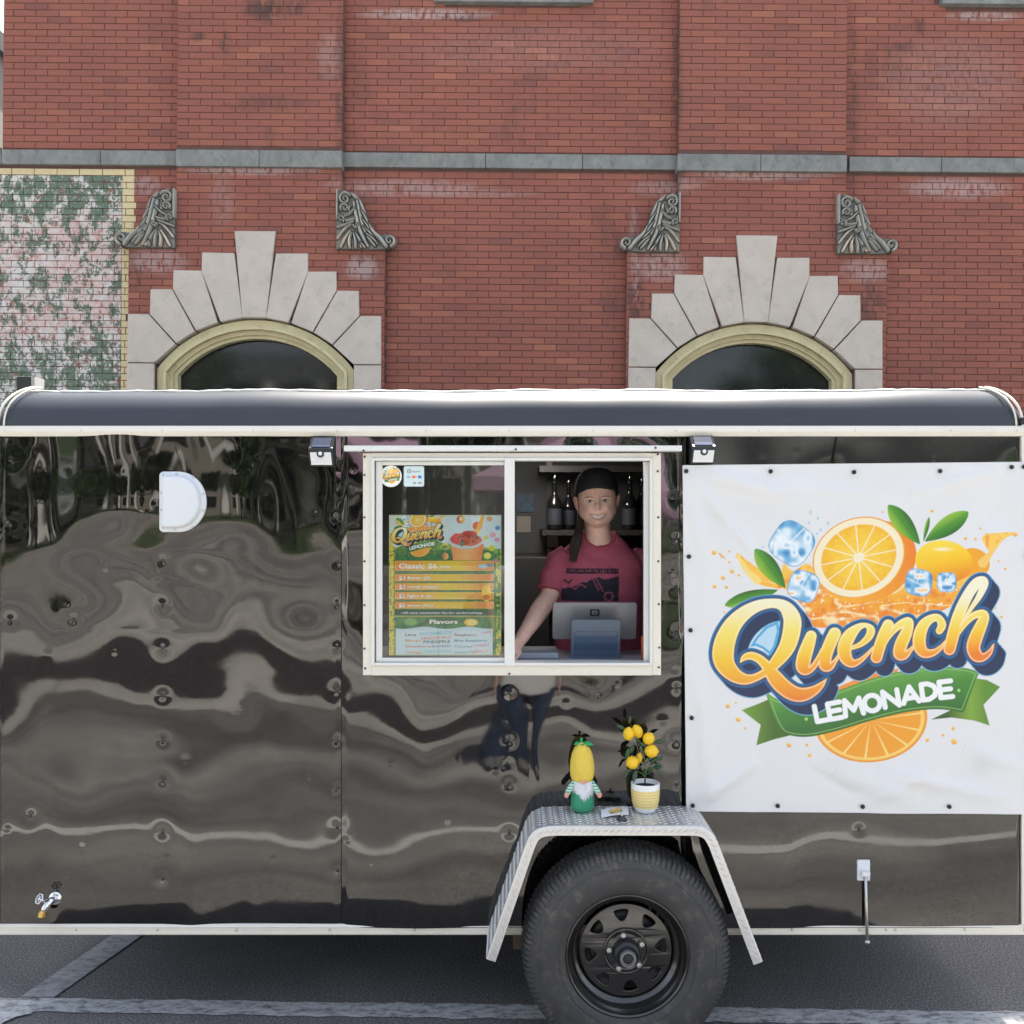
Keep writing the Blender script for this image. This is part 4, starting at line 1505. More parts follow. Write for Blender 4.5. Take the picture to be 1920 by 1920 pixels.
# --- side skin: oil-canned sheet, buckled so that the ground's reflection runs in waves as on the real sheet
CURVES = {  # mirrored row on a flat sheet -> where the buckled sheet shows it, along x
    1072: [(-10, 1100), (60, 1092), (100, 1150), (150, 1082), (210, 1055), (255, 1065), (300, 1130), (350, 1172), (410, 1172), (470, 1120), (540, 1080), (600, 1072), (622, 1095), (645, 1150),
           (700, 1230), (780, 1270), (860, 1300), (940, 1275), (1000, 1290), (1060, 1275), (1120, 1290), (1200, 1250), (1290, 1230), (1300, 1230), (1500, 1180), (1920, 1150)],
    1275: [(-10, 1272), (60, 1255), (187, 1250), (230, 1262), (262, 1278), (337, 1268), (412, 1242), (450, 1215), (487, 1212), (525, 1262), (560, 1290), (600, 1306), (645, 1310),
           (700, 1308), (745, 1335), (790, 1392), (835, 1368), (880, 1330), (940, 1322), (1000, 1345), (1060, 1330), (1120, 1340), (1200, 1325), (1290, 1300), (1300, 1300), (1600, 1330), (1920, 1320)],
    1560: [(-10, 1575), (60, 1578), (150, 1598), (230, 1580), (300, 1572), (330, 1600), (360, 1650), (440, 1620), (500, 1592), (560, 1560), (620, 1572), (645, 1560),
           (700, 1590), (760, 1600), (850, 1570), (950, 1560), (1100, 1540), (1290, 1560), (1300, 1640), (1380, 1652), (1480, 1648), (1525, 1600), (1560, 1582), (1620, 1588), (1700, 1606), (1760, 1618), (1830, 1606), (1920, 1580)],
    1672: [(-10, 1706), (60, 1708), (120, 1700), (187, 1716), (230, 1716), (270, 1706), (330, 1690), (400, 1668), (450, 1664), (480, 1704), (520, 1708), (580, 1696), (645, 1684),
           (700, 1672), (780, 1650), (880, 1640), (950, 1660), (1100, 1660), (1290, 1670), (1300, 1690), (1400, 1700), (1600, 1708), (1750, 1700), (1920, 1712)],
}
DIMPLES = [(x, y) for x in (633,) for y in (872, 973, 1053, 1133, 1215, 1297, 1389, 1478, 1552, 1632)] + \
          [(305, y) for y in (1050, 1133, 1215, 1305, 1388, 1465, 1561, 1648)] + [(12, 985), (18, 1163), (56, 1530), (22, 868), (137, 1160)] + \
          [(955, y) for y in (1300, 1388, 1468, 1560)] + [(1268, y) for y in (935, 1010, 1100, 1185, 1290, 1390, 1470)] + [(1610, 1555)]


SKIN = []


def skin(px, py, rad=0, f=np.mean):
    """how far the buckled sheet lies behind (+) or in front (-) of its nominal plane around a point"""
    for a, b, xs, ys, H in SKIN:
        if a <= px <= b:
            i0, i1 = np.searchsorted(xs, [px - rad - 2, px + rad + 2])
            j0, j1 = np.searchsorted(ys, [py - rad - 2, py + rad + 2])
            return float(f(H[j0:max(j1, j0 + 1), i0:max(i1, i0 + 1)]))
    return 0.0


def panel(px0, px1, name, seed, calm=1.0, curves=True):
    st = 2.6
    xs = np.linspace(px0, px1, int((px1 - px0) / st))
    ys = np.linspace(815, 1737, int(922 / st))
    X, Y = np.meshgrid(xs, ys)
    T = np.zeros_like(X)
    if curves:
        keys = sorted(CURVES)
        img = np.array([np.interp(xs, *zip(*CURVES[k])) for k in keys])          # (k, nx)
        kern = np.ones(9) / 9
        img = np.array([np.convolve(np.pad(r, 4, 'edge'), kern, 'valid') for r in img])
        for j in range(len(xs)):
            a = [815] + img[:, j].tolist() + [1737]
            e = [940] + keys + [1737 - (img[-1, j] - keys[-1])]
            env = np.interp(ys, a, e)
            T[:, j] = (ys - env) / (2 * F)
        kern = np.hanning(27); kern /= kern.sum()
        T = np.apply_along_axis(lambda v: np.convolve(np.pad(v, 13, 'edge'), kern, 'valid'), 0, T)
    dz = (ys[1] - ys[0]) * D / F
    H = -np.cumsum(T, 0) * dz
    # remove the overall lean of the sheet
    H -= H.mean(0, keepdims=True)
    r = np.random.default_rng(seed)
    # buckles: smooth ridges and hollows, livelier towards the top left
    wx = X + 40 * (vnoise(X, Y, 150, seed + 1) - 0.5)
    wy = Y + 40 * (vnoise(X, Y, 150, seed + 2) - 0.5)
    for s, amp in ((260, 0.0110), (140, 0.0076), (74, 0.0018), (36, 0.00010)):
        f = vnoise(wx, wy, s, seed + int(s)) - 0.5
        top = np.clip((1180 - Y) / 250, 0, 1)
        H += f * amp * calm * (0.7 + 1.5 * top)
    # pulled-in screws
    for (cx, cy) in DIMPLES:
        if px0 - 20 < cx < px1 + 20:
            rr = np.hypot(X - cx, (Y - cy))
            a = r.uniform(0.6, 1.3)
            H += calm ** 0.3 * (0.0006 * a * np.exp(-(rr / 6) ** 2) + 0.0009 * np.exp(-(rr / (15 * a)) ** 2))
    for _ in range(26):                                                           # small dings
        cx, cy = r.uniform(px0, px1), r.uniform(830, 1730)
        H += r.choice([-1, 1]) * 0.0004 * calm * np.exp(-(np.hypot(X - cx, Y - cy) / r.uniform(4, 9)) ** 2)
    edge = np.minimum(np.clip((X - px0) / 10, 0, 1), np.clip((px1 - X) / 10, 0, 1))
    H = H * (0.35 + 0.65 * edge)
    SKIN.append((px0, px1, xs, ys, H))
    P = np.stack([(X - 960) / F * D, D + H, EYE + (960 - Y) / F * D], -1)
    keep = np.ones((len(ys) - 1, len(xs) - 1), bool)
    cx, cy = (X[1:, 1:] + X[:-1, :-1]) / 2, (Y[1:, 1:] + Y[:-1, :-1]) / 2
    keep &= ~((cx > 694) & (cx < 1228) & (cy > 858) & (cy < 1252))
    return grid_mesh(name, P, M_BLACK, keep, None, trailer)


panel(-4, 639.2, 'side_panel', 11, 1.0)
panel(640.8, 1284, 'side_panel', 23, 1.0)
panel(1285.6, 1916, 'side_panel', 37, 0.4)
# lap strip of the joint
for px in (639.9, 1284.8):
    mb = MB(); mb.box(TX(px) - 0.0022, TX(px) + 0.0022, D + 0.003, D + 0.02, TZ(1733), TZ(818)); mb.build('panel_joint', M_RUBBER, trailer)


def screw_proto(r, mat, name='screw'):
    s = MB()
    s.lathe([(r * 0.2, -r * 0.75), (r * 0.75, -r * 0.6), (r, -r * 0.15), (r, r * 0.3)], 10, axis='Y')
    return s.build(name, mat, trailer, smooth=True)


sp = screw_proto(0.0058, M_BLKSCREW)
first = True
for (x, y) in DIMPLES:
    if x > 1284 and y < 1530:
        continue
    o = sp if first else inst(sp, trailer)
    first = False
    o.location = Vector((TX(x), D + 0.0005 + skin(x, y, 3), TZ(y)))
# --- shell: end walls, back, roof, floor, inner lining
mb = MB()
mb.box(XL, XL + 0.03, D + 0.02, YB, TZ(1740), TZ(812))
mb.box(XR - 0.03, XR, D + 0.02, YB, TZ(1740), TZ(812))
mb.box(XL, XR, YB - 0.03, YB, TZ(1740), TZ(812))
mb.build('outer_wall', M_BLACK, trailer)
mb = MB()
zi0, zi1 = TZ(1735), TZ(800)
mb.box(XL + .04, XR - .04, YB - 0.08, YB - 0.06, zi0, zi1)
mb.box(XL + .04, XL + .06, D + .07, YB - .06, zi0, zi1)
mb.box(XR - .06, XR - .04, D + .07, YB - .06, zi0, zi1)
mb.box(XL + .04, XR - .04, D + .03, YB - .06, zi1 - 0.02, zi1)
# lining of the near wall around the window
mb.box(XL + .06, TX(694), D + .04, D + .06, zi0, zi1 - .02)
mb.box(TX(1228), XR - .06, D + .04, D + .06, zi0, zi1 - .02)
mb.box(TX(694), TX(1228), D + .04, D + .06, zi0, TZ(1252))
mb.box(TX(694), TX(1228), D + .04, D + .06, TZ(858), zi1 - .02)
mb.build('inner_lining', M_INT, trailer)
mb = MB(); mb.box(XL + .03, XR - .03, D + .03, YB - .03, TZ(1750), TZ(1735)); mb.build('floor_deck', M_FLOOR, trailer)
# roof cove: quarter round along the side, ends rounded down
n_s, n_a = 130, 14
rows = []
for i in range(n_s + 1):
    t = i / n_s
    x = XL + 0.004 + (XR - XL - 0.008) * (0.5 - 0.5 * math.cos(math.pi * t))
    e = min(x - XL, XR - x)
    k = math.sqrt(max(0.0, 1 - (1 - min(1, e / 0.085)) ** 2)) * 0.80 + 0.20 if e < 0.085 else 1.0
    wob = 0.0022 * math.sin(x * 5.3) + 0.0014 * math.sin(x * 13.1 + 1) + (0.007 * max(0, (x - 1.2) / 0.65) ** 1.4 if x > 1.2 else 0)
    ring = []
    for j in range(n_a + 1):
        a = math.pi / 2 * j / n_a
        ring.append((x, D - 0.004 + 0.15 * (1 - math.cos(a)) * (k * 0.9 + 0.1), TZ(800) + (0.148 * math.sin(a) + wob * math.sin(a)) * k))
    ring.append((x, YB - 0.05, TZ(800) + (0.168 + wob) * k))
    ring.append((x, YB, TZ(800)))
    rows.append(ring)
mb = MB(); mb.rings([r[:n_a + 1] for r in rows], close=False); mb.build('roof_cove', M_COVE, trailer, smooth=True)
mb = MB(); mb.rings([[(p[0], p[1], p[2] + 0.003) for p in r[n_a - 1:]] for r in rows], close=False)
mb.add(rows[0] + [(rows[0][0][0], YB, TZ(812)), (rows[0][0][0], D, TZ(812))], [tuple(range(len(rows[0]) + 2))])
mb.add(rows[-1] + [(rows[-1][0][0], YB, TZ(812)), (rows[-1][0][0], D, TZ(812))], [tuple(range(len(rows[0]) + 2))])
mb.build('roof_sheet', M_ROOF, trailer)
# turned-up edge of the roof sheet: an uneven white bead
rnd = random.Random(5)
pts, rad = [], []
for i, r in enumerate(rows):
    if 3 < i < n_s - 3:
        x, y, z = r[n_a - 3]
        pts.append((x, y - 0.001, z + 0.001 + rnd.uniform(-0.0012, 0.0012)))
        rad.append(0.0042 + rnd.uniform(-0.0015, 0.002))
mb = MB(); mb.tube(pts, rad, 8); mb.build('roof_edge_bead', M_ROOF, trailer, smooth=True)
# white corner piping that follows the rounded ends
for s, X0 in ((1, XL), (-1, XR)):
    for off, rr in ((0.0, 0.0048), (0.022, 0.0034)):
        p = []
        for i in range(15):
            a = math.pi / 2 * i / 14
            p.append((X0 + s * (0.003 + off + (0.085) * (1 - math.cos(a))), D - 0.006 + 0.10 * (math.sin(a)) ** 3, TZ(800) + 0.154 * math.sin(a)))
        mb = MB(); mb.tube(p, rr, 8); mb.build('corner_piping', M_TRIM, trailer, smooth=True)
mb = MB(); mb.box(XR - 0.012, XR + 0.004, D - 0.012, D + 0.02, TZ(797), TZ(783)); mb.build('corner_cap', M_RUBBER, trailer, bevel=0.003)


def rail(px0, px1, py0, py1, name, prof, mat=M_TRIM, par=None, d=D, bev=0.0):
    """trim of constant section: prof = (fraction of height from top, how far it stands out)"""
    z0, z1 = EYE + (960 - py0) / F * d, EYE + (960 - py1) / F * d
    x0, x1 = (px0 - 960) / F * d, (px1 - 960) / F * d
    sec = [(d + 0.01, z0)] + [(d - o_, z0 + (z1 - z0) * f) for f, o_ in prof] + [(d + 0.01, z1)]
    m_ = MB()
    m_.rings([[(x0, y, z) for y, z in sec], [(x1, y, z) for y, z in sec]])
    return m_.build(name, mat, par or trailer, bevel=bev)


PROF = [(0.0, 0.004), (0.10, 0.009), (0.50, 0.015), (0.56, 0.017), (0.95, 0.009), (1.0, 0.004)]
rail(-4, 1917, 798.5, 818.5, 'top_rail', [(0.0, 0.006), (0.08, 0.012), (0.50, 0.020), (0.60, 0.019), (0.96, 0.010), (1.0, 0.006)])
rail(-4, 1917, 1731.5, 1751.5, 'bottom_rail', [(0.0, 0.004), (0.12, 0.010), (0.2, 0.012), (0.24, 0.009), (0.78, 0.009), (0.82, 0.012), (0.95, 0.010), (1.0, 0.003)])
mb = MB(); mb.box(TX(1912.5), TX(1918.5), D - 0.012, D + 0.03, TZ(1732), TZ(818)); mb.build('corner_post', M_TRIM, trailer, bevel=0.003)
mb = MB(); mb.box(TX(-6), TX(-1.5), D - 0.012, D + 0.03, TZ(1732), TZ(818)); mb.build('corner_post', M_TRIM, trailer, bevel=0.003)
zs = screw_proto(0.0048, M_ZINC)
zs.location = Vector((TX(14), D - 0.017, TZ(808)))
for x in (157, 308, 477, 634, 800, 955, 1110, 1265, 1420, 1600, 1778, 1901):
    inst(zs, trailer, loc=(TX(x), D - 0.017, TZ(808)))
for x in (145, 297, 445, 619, 778, 1484, 1610, 1660, 1677, 1807):
    inst(zs, trailer, loc=(TX(x), D - 0.010, TZ(1741)))
# rail continues behind the wheel; chassis below
mb = MB()
for y in (D + 0.12, YB - 0.2):
    mb.box(XL + 0.1, XR - 0.1, y + 0.1, y + 0.15, TZ(1750) - 0.035, TZ(1750))
for k in range(7):
    x = XL + 0.3 + k * 0.53
    mb.box(x, x + 0.04, D + 0.1, YB - 0.15, TZ(1750) - 0.03, TZ(1750) - 0.002)
mb.build('chassis', M_DARKMETAL, trailer)

# --- service window
win = MB()
def fr_box(a, b, c, d2, y0, y1, m_=None):
    (m_ or win).box(TX(a), TX(b), y0, y1, TZ(d2), TZ(c))
fr_box(681.5, 698, 850, 1265, D - 0.014, D + 0.045)
fr_box(1222, 1238.5, 850, 1265, D - 0.014, D + 0.045)
fr_box(698, 1222, 849.5, 859, D - 0.014, D + 0.045)
fr_box(698, 1222, 1246, 1265.5, D - 0.014, D + 0.045)
wobj = win.build('service_window', M_TRIM, trailer, bevel=0.0025)
m2 = MB()
fr_box(698, 703.5, 859, 1246, D - 0.026, D + 0.04, m2)
fr_box(1217, 1222, 859, 1246, D - 0.020, D + 0.04, m2)
fr_box(703.5, 1217, 859, 864.5, D - 0.026, D + 0.04, m2)
fr_box(703.5, 1217, 1241, 1246, D - 0.026, D + 0.04, m2)
m2.build('window_track', M_SASH, wobj, bevel=0.0015)
m2 = MB()
fr_box(705.5, 717, 865, 1240.5, D - 0.008, D + 0.012, m2)
fr_box(717, 946, 865, 872.5, D - 0.008, D + 0.012, m2)
fr_box(717, 946, 1233, 1240.5, D - 0.008, D + 0.012, m2)
fr_box(946, 965, 859.5, 1246.5, D - 0.030, D + 0.012, m2)
m2.build('sliding_sash', M_SASH, wobj, bevel=0.002)
m2 = MB()
fr_box(1208, 1217, 865, 1240.5, D + 0.012, D + 0.032, m2)
m2.build('fixed_jamb', M_SASH, wobj, bevel=0.002)
M_GLASS = bpy.data.materials.new('window glass')
M_GLASS.use_nodes = True
n, l = nodes_of(M_GLASS)
n.remove(n['Principled BSDF'])
tr = n.new('ShaderNodeBsdfTransparent'); tr.inputs[0].default_value = (0.96, 0.98, 0.97, 1)
gl = n.new('ShaderNodeBsdfGlossy'); gl.inputs['Roughness'].default_value = 0.015
fz = n.new('ShaderNodeFresnel'); fz.inputs[0].default_value = 1.42
mxs = n.new('ShaderNodeMixShader')
l.new(fz.outputs[0], mxs.inputs[0]); l.new(tr.outputs[0], mxs.inputs[1]); l.new(gl.outputs[0], mxs.inputs[2])
l.new(mxs.outputs[0], n['Material Output'].inputs[0])
m2 = MB(); fr_box(716.5, 947, 871, 1235, D + 0.001, D + 0.005, m2); m2.build('pane', M_GLASS, wobj)
rail(648.5, 1275, 835.5, 847.5, 'drip_rail', [(0.0, 0.010), (0.1, 0.034), (0.2, 0.038), (0.9, 0.040), (1.0, 0.036)], M_SASH)
ws = screw_proto(0.0040, M_BLKSCREW)
ws.location = Vector((TX(685), D - 0.040, TZ(846)))
for x, y, o_ in ((967, 844, -.042), (1226, 841, -.042), (685, 857, -.016), (684.5, 891, -.016), (684.5, 970, -.016), (684.5, 1052, -.016), (684.5, 1134, -.016), (684.5, 1215, -.016), (686, 1252, -.016),
                 (1232, 884, -.016), (1233, 970, -.016), (1233, 1052, -.016), (1234, 1132, -.016), (1235, 1213, -.016), (1234, 1250, -.016), (955, 1262, -.016), (1232, 852, -.016)):
    inst(ws, trailer, loc=(TX(x), D + o_, TZ(y)))
# counter inside
M_COUNTER = pm('pale counter', (0.42, 0.43, 0.45), 0.35)
mb = MB(); mb.box(TX(640), TX(1300), D + 0.065, D + 0.48, TZ(1247) - 0.03, TZ(1247)); mb.build('counter', M_COUNTER, trailer, bevel=0.003)
COUNTER_Z = TZ(1247)
# interior fittings against the back wall
M_SHELF = pm('dark shelf', (0.05, 0.05, 0.055), 0.5)
def IW(px, py, d): return W(px, py, d)
mb = MB(); a, b_ = W(1010, 880, 4.95), W(1300, 885, 4.95); mb.box(a.x, b_.x, 4.80, 5.18, a.z - .02, a.z + 0.012); mb.build('upper_shelf', M_SHELF, trailer)
mb = MB(); a, b_ = W(1015, 993, 4.9), W(1300, 993, 4.9); mb.box(a.x, b_.x, 4.72, 5.18, a.z - .025, a.z); SHZ = a.z; mb.build('bottle_shelf', M_SHELF, trailer)
M_DGREY = pm('dark grey cabinet', (0.055, 0.055, 0.058), 0.5, var=0.1)
a, b_ = W(960, 1045, 4.7), W(1030, 1045, 4.7)
mb = MB(); mb.box(a.x - .5, b_.x, 4.7, 5.17, zi0, a.z); mb.build('wash_cabinet', M_DGREY, trailer, bevel=0.004)
a, b_ = W(1024, 870, 5.16), W(1240, 1100, 5.16)
mb = MB(); mb.box(a.x, b_.x, 5.13, 5.175, b_.z, a.z + 0.03); mb.build('back_splash', pm('dark panel', (0.05, 0.052, 0.056), 0.45), trailer)
M_LAMP = bpy.data.materials.new('lit ceiling lamp')
M_LAMP.use_nodes = True
n, l = nodes_of(M_LAMP)
n['Principled BSDF'].inputs['Emission Color'].default_value = (1, 0.92, 0.8, 1)
n['Principled BSDF'].inputs['Emission Strength'].default_value = 6.0
a, b_ = W(974, 862, 4.5), W(1030, 862, 4.5)
lz_ = zi1 - 0.022
mb = MB(); mb.box(a.x, b_.x + .05, 4.35, 4.55, lz_ - 0.035, lz_); mb.build('ceiling_lamp', M_LAMP, trailer, bevel=0.006)
# pale sheets and stickers on the back wall
M_PAPER = pm('paper', (0.5, 0.46, 0.42), 0.8, var=0.08)
M_BLUEP = pm('blue picture print', (0.09, 0.16, 0.25), 0.5, var=0.5, scale=18)
for k, (x0, x1, y0, y1, m_, lab) in enumerate([(969, 1001, 925, 960, M_BLUEP, 'blue seaside picture on the back wall inside the trailer'), (969, 995, 968, 998, M_PAPER, 'pale notice taped below the blue picture inside the trailer')]):
    a, b_ = W(x0, y1, 5.18), W(x1, y0, 5.18)
    mb = MB(); mb.box(a.x, b_.x, 5.172, 5.179, a.z, b_.z); tag(mb.build('wall_picture' if k == 0 else 'notice', m_), lab, 'picture' if k == 0 else 'notice')
for k, (x0, x1, y0, y1) in enumerate([(1051, 1069, 975, 993), (1026, 1046, 994, 1026), (1025, 1034, 1028, 1046), (1024, 1036, 866, 886)]):
    a, b_ = W(x0, y1, 5.13), W(x1, y0, 5.13)
    mb = MB(); mb.box(a.x, b_.x, 5.10, 5.128, a.z, b_.z)
    mb.build('white_tile', pm('pale tile', (0.55, 0.47, 0.40), 0.4), trailer, bevel=0.004)

# --- D-shaped vent cover
M_VENT = pm('white vent plastic', (0.66, 0.69, 0.73), 0.38, var=0.03, dirt=0.08, dirtcol=(0.4, 0.4, 0.38))
def dshape(inset):
    x0, x1, y0, y1 = 301.5 + inset, 389 - inset, 884.5 + inset, 997.5 - inset
    pts = []
    def arc(cx, cy, r, a0, a1, n, ry=None):
        for i in range(n + 1):
            a = R(a0 + (a1 - a0) * i / n)
            pts.append((cx + r * math.cos(a), cy - (ry or r) * math.sin(a)))
    rc = max(3, 8 - inset * 0.4)
    arc(x0 + rc, y0 + rc, rc, 180, 90, 5)
    rr = (x1 - x0) * 0.60
    arc(x1 - rr, (y0 + y1) / 2, rr, 90, -90, 26, (y1 - y0) / 2)
    arc(x0 + rc, y1 - rc, rc, 270, 180, 5)
    return [(TX(x), TZ(y)) for x, y in pts]
VO = skin(345, 941, 58, np.min) + 0.001
levels = [(0, D + 0.03), (0, D - 0.004), (1.0, D - 0.006), (6.0, D - 0.006), (7.5, D - 0.009), (9.0, D - 0.026), (11.5, D - 0.031), (16, D - 0.032)]
mb = MB()
mb.rings([[(x, y + VO, z) for x, z in dshape(i)] for i, y in levels])
vent = mb.build('vent_cover', M_VENT, trailer)
for p in vent.data.polygons:
    p.use_smooth = len(p.vertices) == 4
vs_ = screw_proto(0.0036, M_ZINC)
vs_.location = Vector((TX(308), D - 0.007 + VO, TZ(890)))
for x, y in ((334, 889), (366, 894), (384, 926), (384, 957), (364, 989), (331, 993), (308, 990), (305, 956), (305, 924)):
    inst(vs_, trailer, loc=(TX(x), D - 0.007 + VO, TZ(y)))
# scratch left by the removed screw above the vent
mb = MB(); mb.tube([(TX(328), D + skin(328, 832), TZ(832)), (TX(333), D + skin(333, 850), TZ(850)), (TX(339), D + skin(339, 874), TZ(874))], [0.0012, 0.0018, 0.0012], 6); mb.build('sealant_streak', M_RUBBER, trailer)

# --- drain tap
M_CHROME = pm('chrome', (0.75, 0.77, 0.8), 0.09, 1.0, var=0.05, rvar=0.05)
M_BRASS = pm('brass', (0.62, 0.42, 0.13), 0.28, 1.0, var=0.1)
tap = MB()
c0 = Vector((TX(104), D + skin(104, 1684, 12, np.min), TZ(1684)))
tap.lathe([(0.004, -0.003), (0.020, -0.004), (0.024, 0.0), (0.024, 0.004)], 20, c0, 'Y')
tap.tube([c0, c0 + Vector((-0.002, -0.022, 0.002)), c0 + Vector((-0.008, -0.034, -0.004)), c0 + Vector((-0.018, -0.040, -0.020)), c0 + Vector((-0.022, -0.042, -0.030))], [0.012, 0.012, 0.0125, 0.0115, 0.0105], 14)
tap.tube([c0 + Vector((-0.006, -0.032, 0.0)), c0 + Vector((-0.018, -0.052, 0.014)), c0 + Vector((-0.024, -0.060, 0.022))], [0.008, 0.0055, 0.004], 10)
tobj = tap.build('drain_tap', M_CHROME, trailer, smooth=True)
mb = MB()
q = c0 + Vector((-0.022, -0.042, -0.026))
mb.tube([q, q + Vector((-0.001, -0.001, -0.006)), q + Vector((-0.002, -0.001, -0.008)), q + Vector((-0.003, -0.002, -0.020))], [0.012, 0.012, 0.0145, 0.0145], 14)
mb.build('hose_thread', M_BRASS, tobj, smooth=False)
mb = MB()
hc = c0 + Vector((-0.026, -0.062, 0.024))
ax = Vector((-0.45, -0.75, 0.55)).normalized()
u = ax.cross(Vector((0, 0, 1))).normalized()
v = ax.cross(u).normalized()
ring = [hc + (u * math.cos(t * math.pi / 12) + v * math.sin(t * math.pi / 12)) * (0.0165 + 0.0016 * math.cos(t * math.pi / 12 * 6)) for t in range(25)]
mb.tube(ring, 0.0019, 6)
for k in range(6):
    a = k * math.pi / 3
    mb.tube([hc, hc + (u * math.cos(a) + v * math.sin(a)) * 0.016], 0.0015, 5)
mb.lathe([(0.001, -.003), (0.004, -0.003), (0.004, 0.003), (0.001, .003)], 10, hc, 'Y')
mb.build('valve_wheel', M_CHROME, tobj, smooth=True)

# --- holdback bracket and rod by the rear
hb = MB()
hb.box(TX(1605), TX(1629), D - 0.014, D + 0.03, TZ(1649), TZ(1610))
hobj = hb.build('holdback_bracket', M_VENT, trailer, bevel=0.003)
mb = MB(); mb.tube([(TX(1619), D - 0.020, TZ(1634)), (TX(1619.5), D - 0.024, TZ(1700)), (TX(1621), D - 0.026, TZ(1757))], 0.0052, 10)
mb.ellipsoid((TX(1621), D - 0.026, TZ(1760)), (0.011, 0.008, 0.007), 12, 8)
mb.build('rod', M_ZINC, hobj, smooth=True)
mb = MB(); mb.box(TX(1611), TX(1627), D - 0.026, D - 0.012, TZ(1639), TZ(1630)); mb.build('clip', M_VENT, hobj, bevel=0.002)
# --- roof vent on the far left
mb = MB()
a = W(40, 712, 3.9)
mb.box(a.x, a.x + 0.06, 3.86, 3.94, TZ(727) + 0.02, W(55, 708, 3.9).z)
M_GREYCAP = pm('grey plastic flap', (0.25, 0.25, 0.25), 0.6)
ro = mb.build('roof_vent', M_RUBBER, trailer, bevel=0.005)
mb = MB(); mb.box(a.x + 0.061, a.x + 0.075, 3.86, 3.94, TZ(727) + 0.02, W(55, 709, 3.9).z); mb.build('vent_flap', M_GREYCAP, ro)

# --- fender of tread plate
M_PLATE = pm('aluminium tread plate', (0.62, 0.62, 0.62), 0.42, 0.72, var=0.10, scale=14, bump=0.12, bscale=60, dirt=0.3, dirtcol=(0.30, 0.29, 0.28), rvar=0.2)
DF = 3.18
FX = lambda px: (px - 960) / F * DF
FZ = lambda py: EYE + (960 - py) / F * DF
core = [(911, 1798), (983, 1588), (992, 1568), (1004, 1556), (1020, 1550), (1040, 1548), (1290, 1548), (1310, 1549), (1324, 1553), (1336, 1562), (1347, 1580), (1431, 1803)]
prof = catmull([(FX(x), FZ(y)) for x, y in core[1:6]], 5).tolist()
prof2 = catmull([(FX(x), FZ(y)) for x, y in core[6:11]], 5).tolist()
path = [(FX(core[0][0]), FZ(core[0][1]))] + prof + prof2 + [(FX(core[-1][0]), FZ(core[-1][1]))]
# resample evenly
pp = [Vector(p) for p in path]
L = [0]
for a, b_ in zip(pp[:-1], pp[1:]):
    L.append(L[-1] + (b_ - a).length)
def at(s):
    s = min(max(s, 0), L[-1] - 1e-6)
    k = max(i for i in range(len(L) - 1) if L[i] <= s)
    t = (s - L[k]) / max(1e-9, L[k + 1] - L[k])
    p = pp[k].lerp(pp[k + 1], t)
    tg = (pp[k + 1] - pp[k]).normalized()
    return p, tg, Vector((-tg.y, tg.x))
NS = 120
rings_o = []
for i in range(NS + 1):
    p, tg, nn = at(L[-1] * i / NS)
    up = nn if nn.y > 0 or abs(nn.x) > 0 else -nn
    # section: top sheet from the wall to the lip, then the lip turned down (towards the wheel)
    def q(y, h): return (p.x + nn.x * h, y, p.y + nn.y * h)
    rings_o.append([q(D + 0.002, 0), q(DF + 0.008, 0), q(DF + 0.0025, -0.0015), q(DF, -0.006), q(DF + 0.001, -0.034), q(DF + 0.004, -0.034), q(DF + 0.005, -0.008), q(D + 0.002, -0.004)])
mb = MB(); mb.rings(rings_o)
fender = mb.build('fender', M_PLATE, trailer, smooth=False)
for pl in fender.data.polygons:
    pl.use_smooth = False
lug = MB()
s = 0.012
row = 0
while s < L[-1] - 0.008:
    for j in range(9):
        y = D - 0.012 - j * 0.0235 - (0.0118 if row % 2 else 0)
        if y < DF + 0.012:
            continue
        p, tg, nn = at(s)
        ang = R(45) if (row + j) % 2 else R(-45)
        if row % 2 == 0:
            ang = R(35)
        else:
            ang = R(-35)
        la, lb, hh = 0.0125, 0.0034, 0.0021
        c_, s_ = math.cos(ang), math.sin(ang)
        def lp(u, w, h):
            a = u * c_ - w * s_
            b2 = u * s_ + w * c_
            return (p.x + tg.x * a + nn.x * h, y + b2, p.y + tg.y * a + nn.y * h)
        vsx = [lp(-la, 0, 0), lp(0, -lb, 0), lp(la, 0, 0), lp(0, lb, 0), lp(-la * .45, 0, hh), lp(la * .45, 0, hh)]
        lug.add(vsx, [(0, 1, 4), (1, 5, 4), (1, 2, 5), (2, 3, 5), (3, 4, 5), (3, 0, 4)])
    s += 0.0205
    row += 1
s = 0.01
while s < L[-1] - 0.01:                                         # lugs of the lip
    p, tg, nn = at(s)
    def lp(u, w, h): return (p.x + tg.x * u - nn.x * (0.018 - w), DF - h, p.y + tg.y * u - nn.y * (0.018 - w))
    la = 0.011
    vsx = [lp(-la, -la * .6, 0), lp(0.002, -0.002, 0), lp(la, la * .6, 0), lp(-0.002, 0.002, 0), lp(-la * .4, -la * .25, .0014), lp(la * .4, la * .25, .0014)]
    lug.add(vsx, [(0, 1, 4), (1, 5, 4), (1, 2, 5), (2, 3, 5), (3, 4, 5), (3, 0, 4)])
    s += 0.0225
lo = lug.build('tread_lugs', M_PLATE, fender)
lo['kind'] = 'stuff'

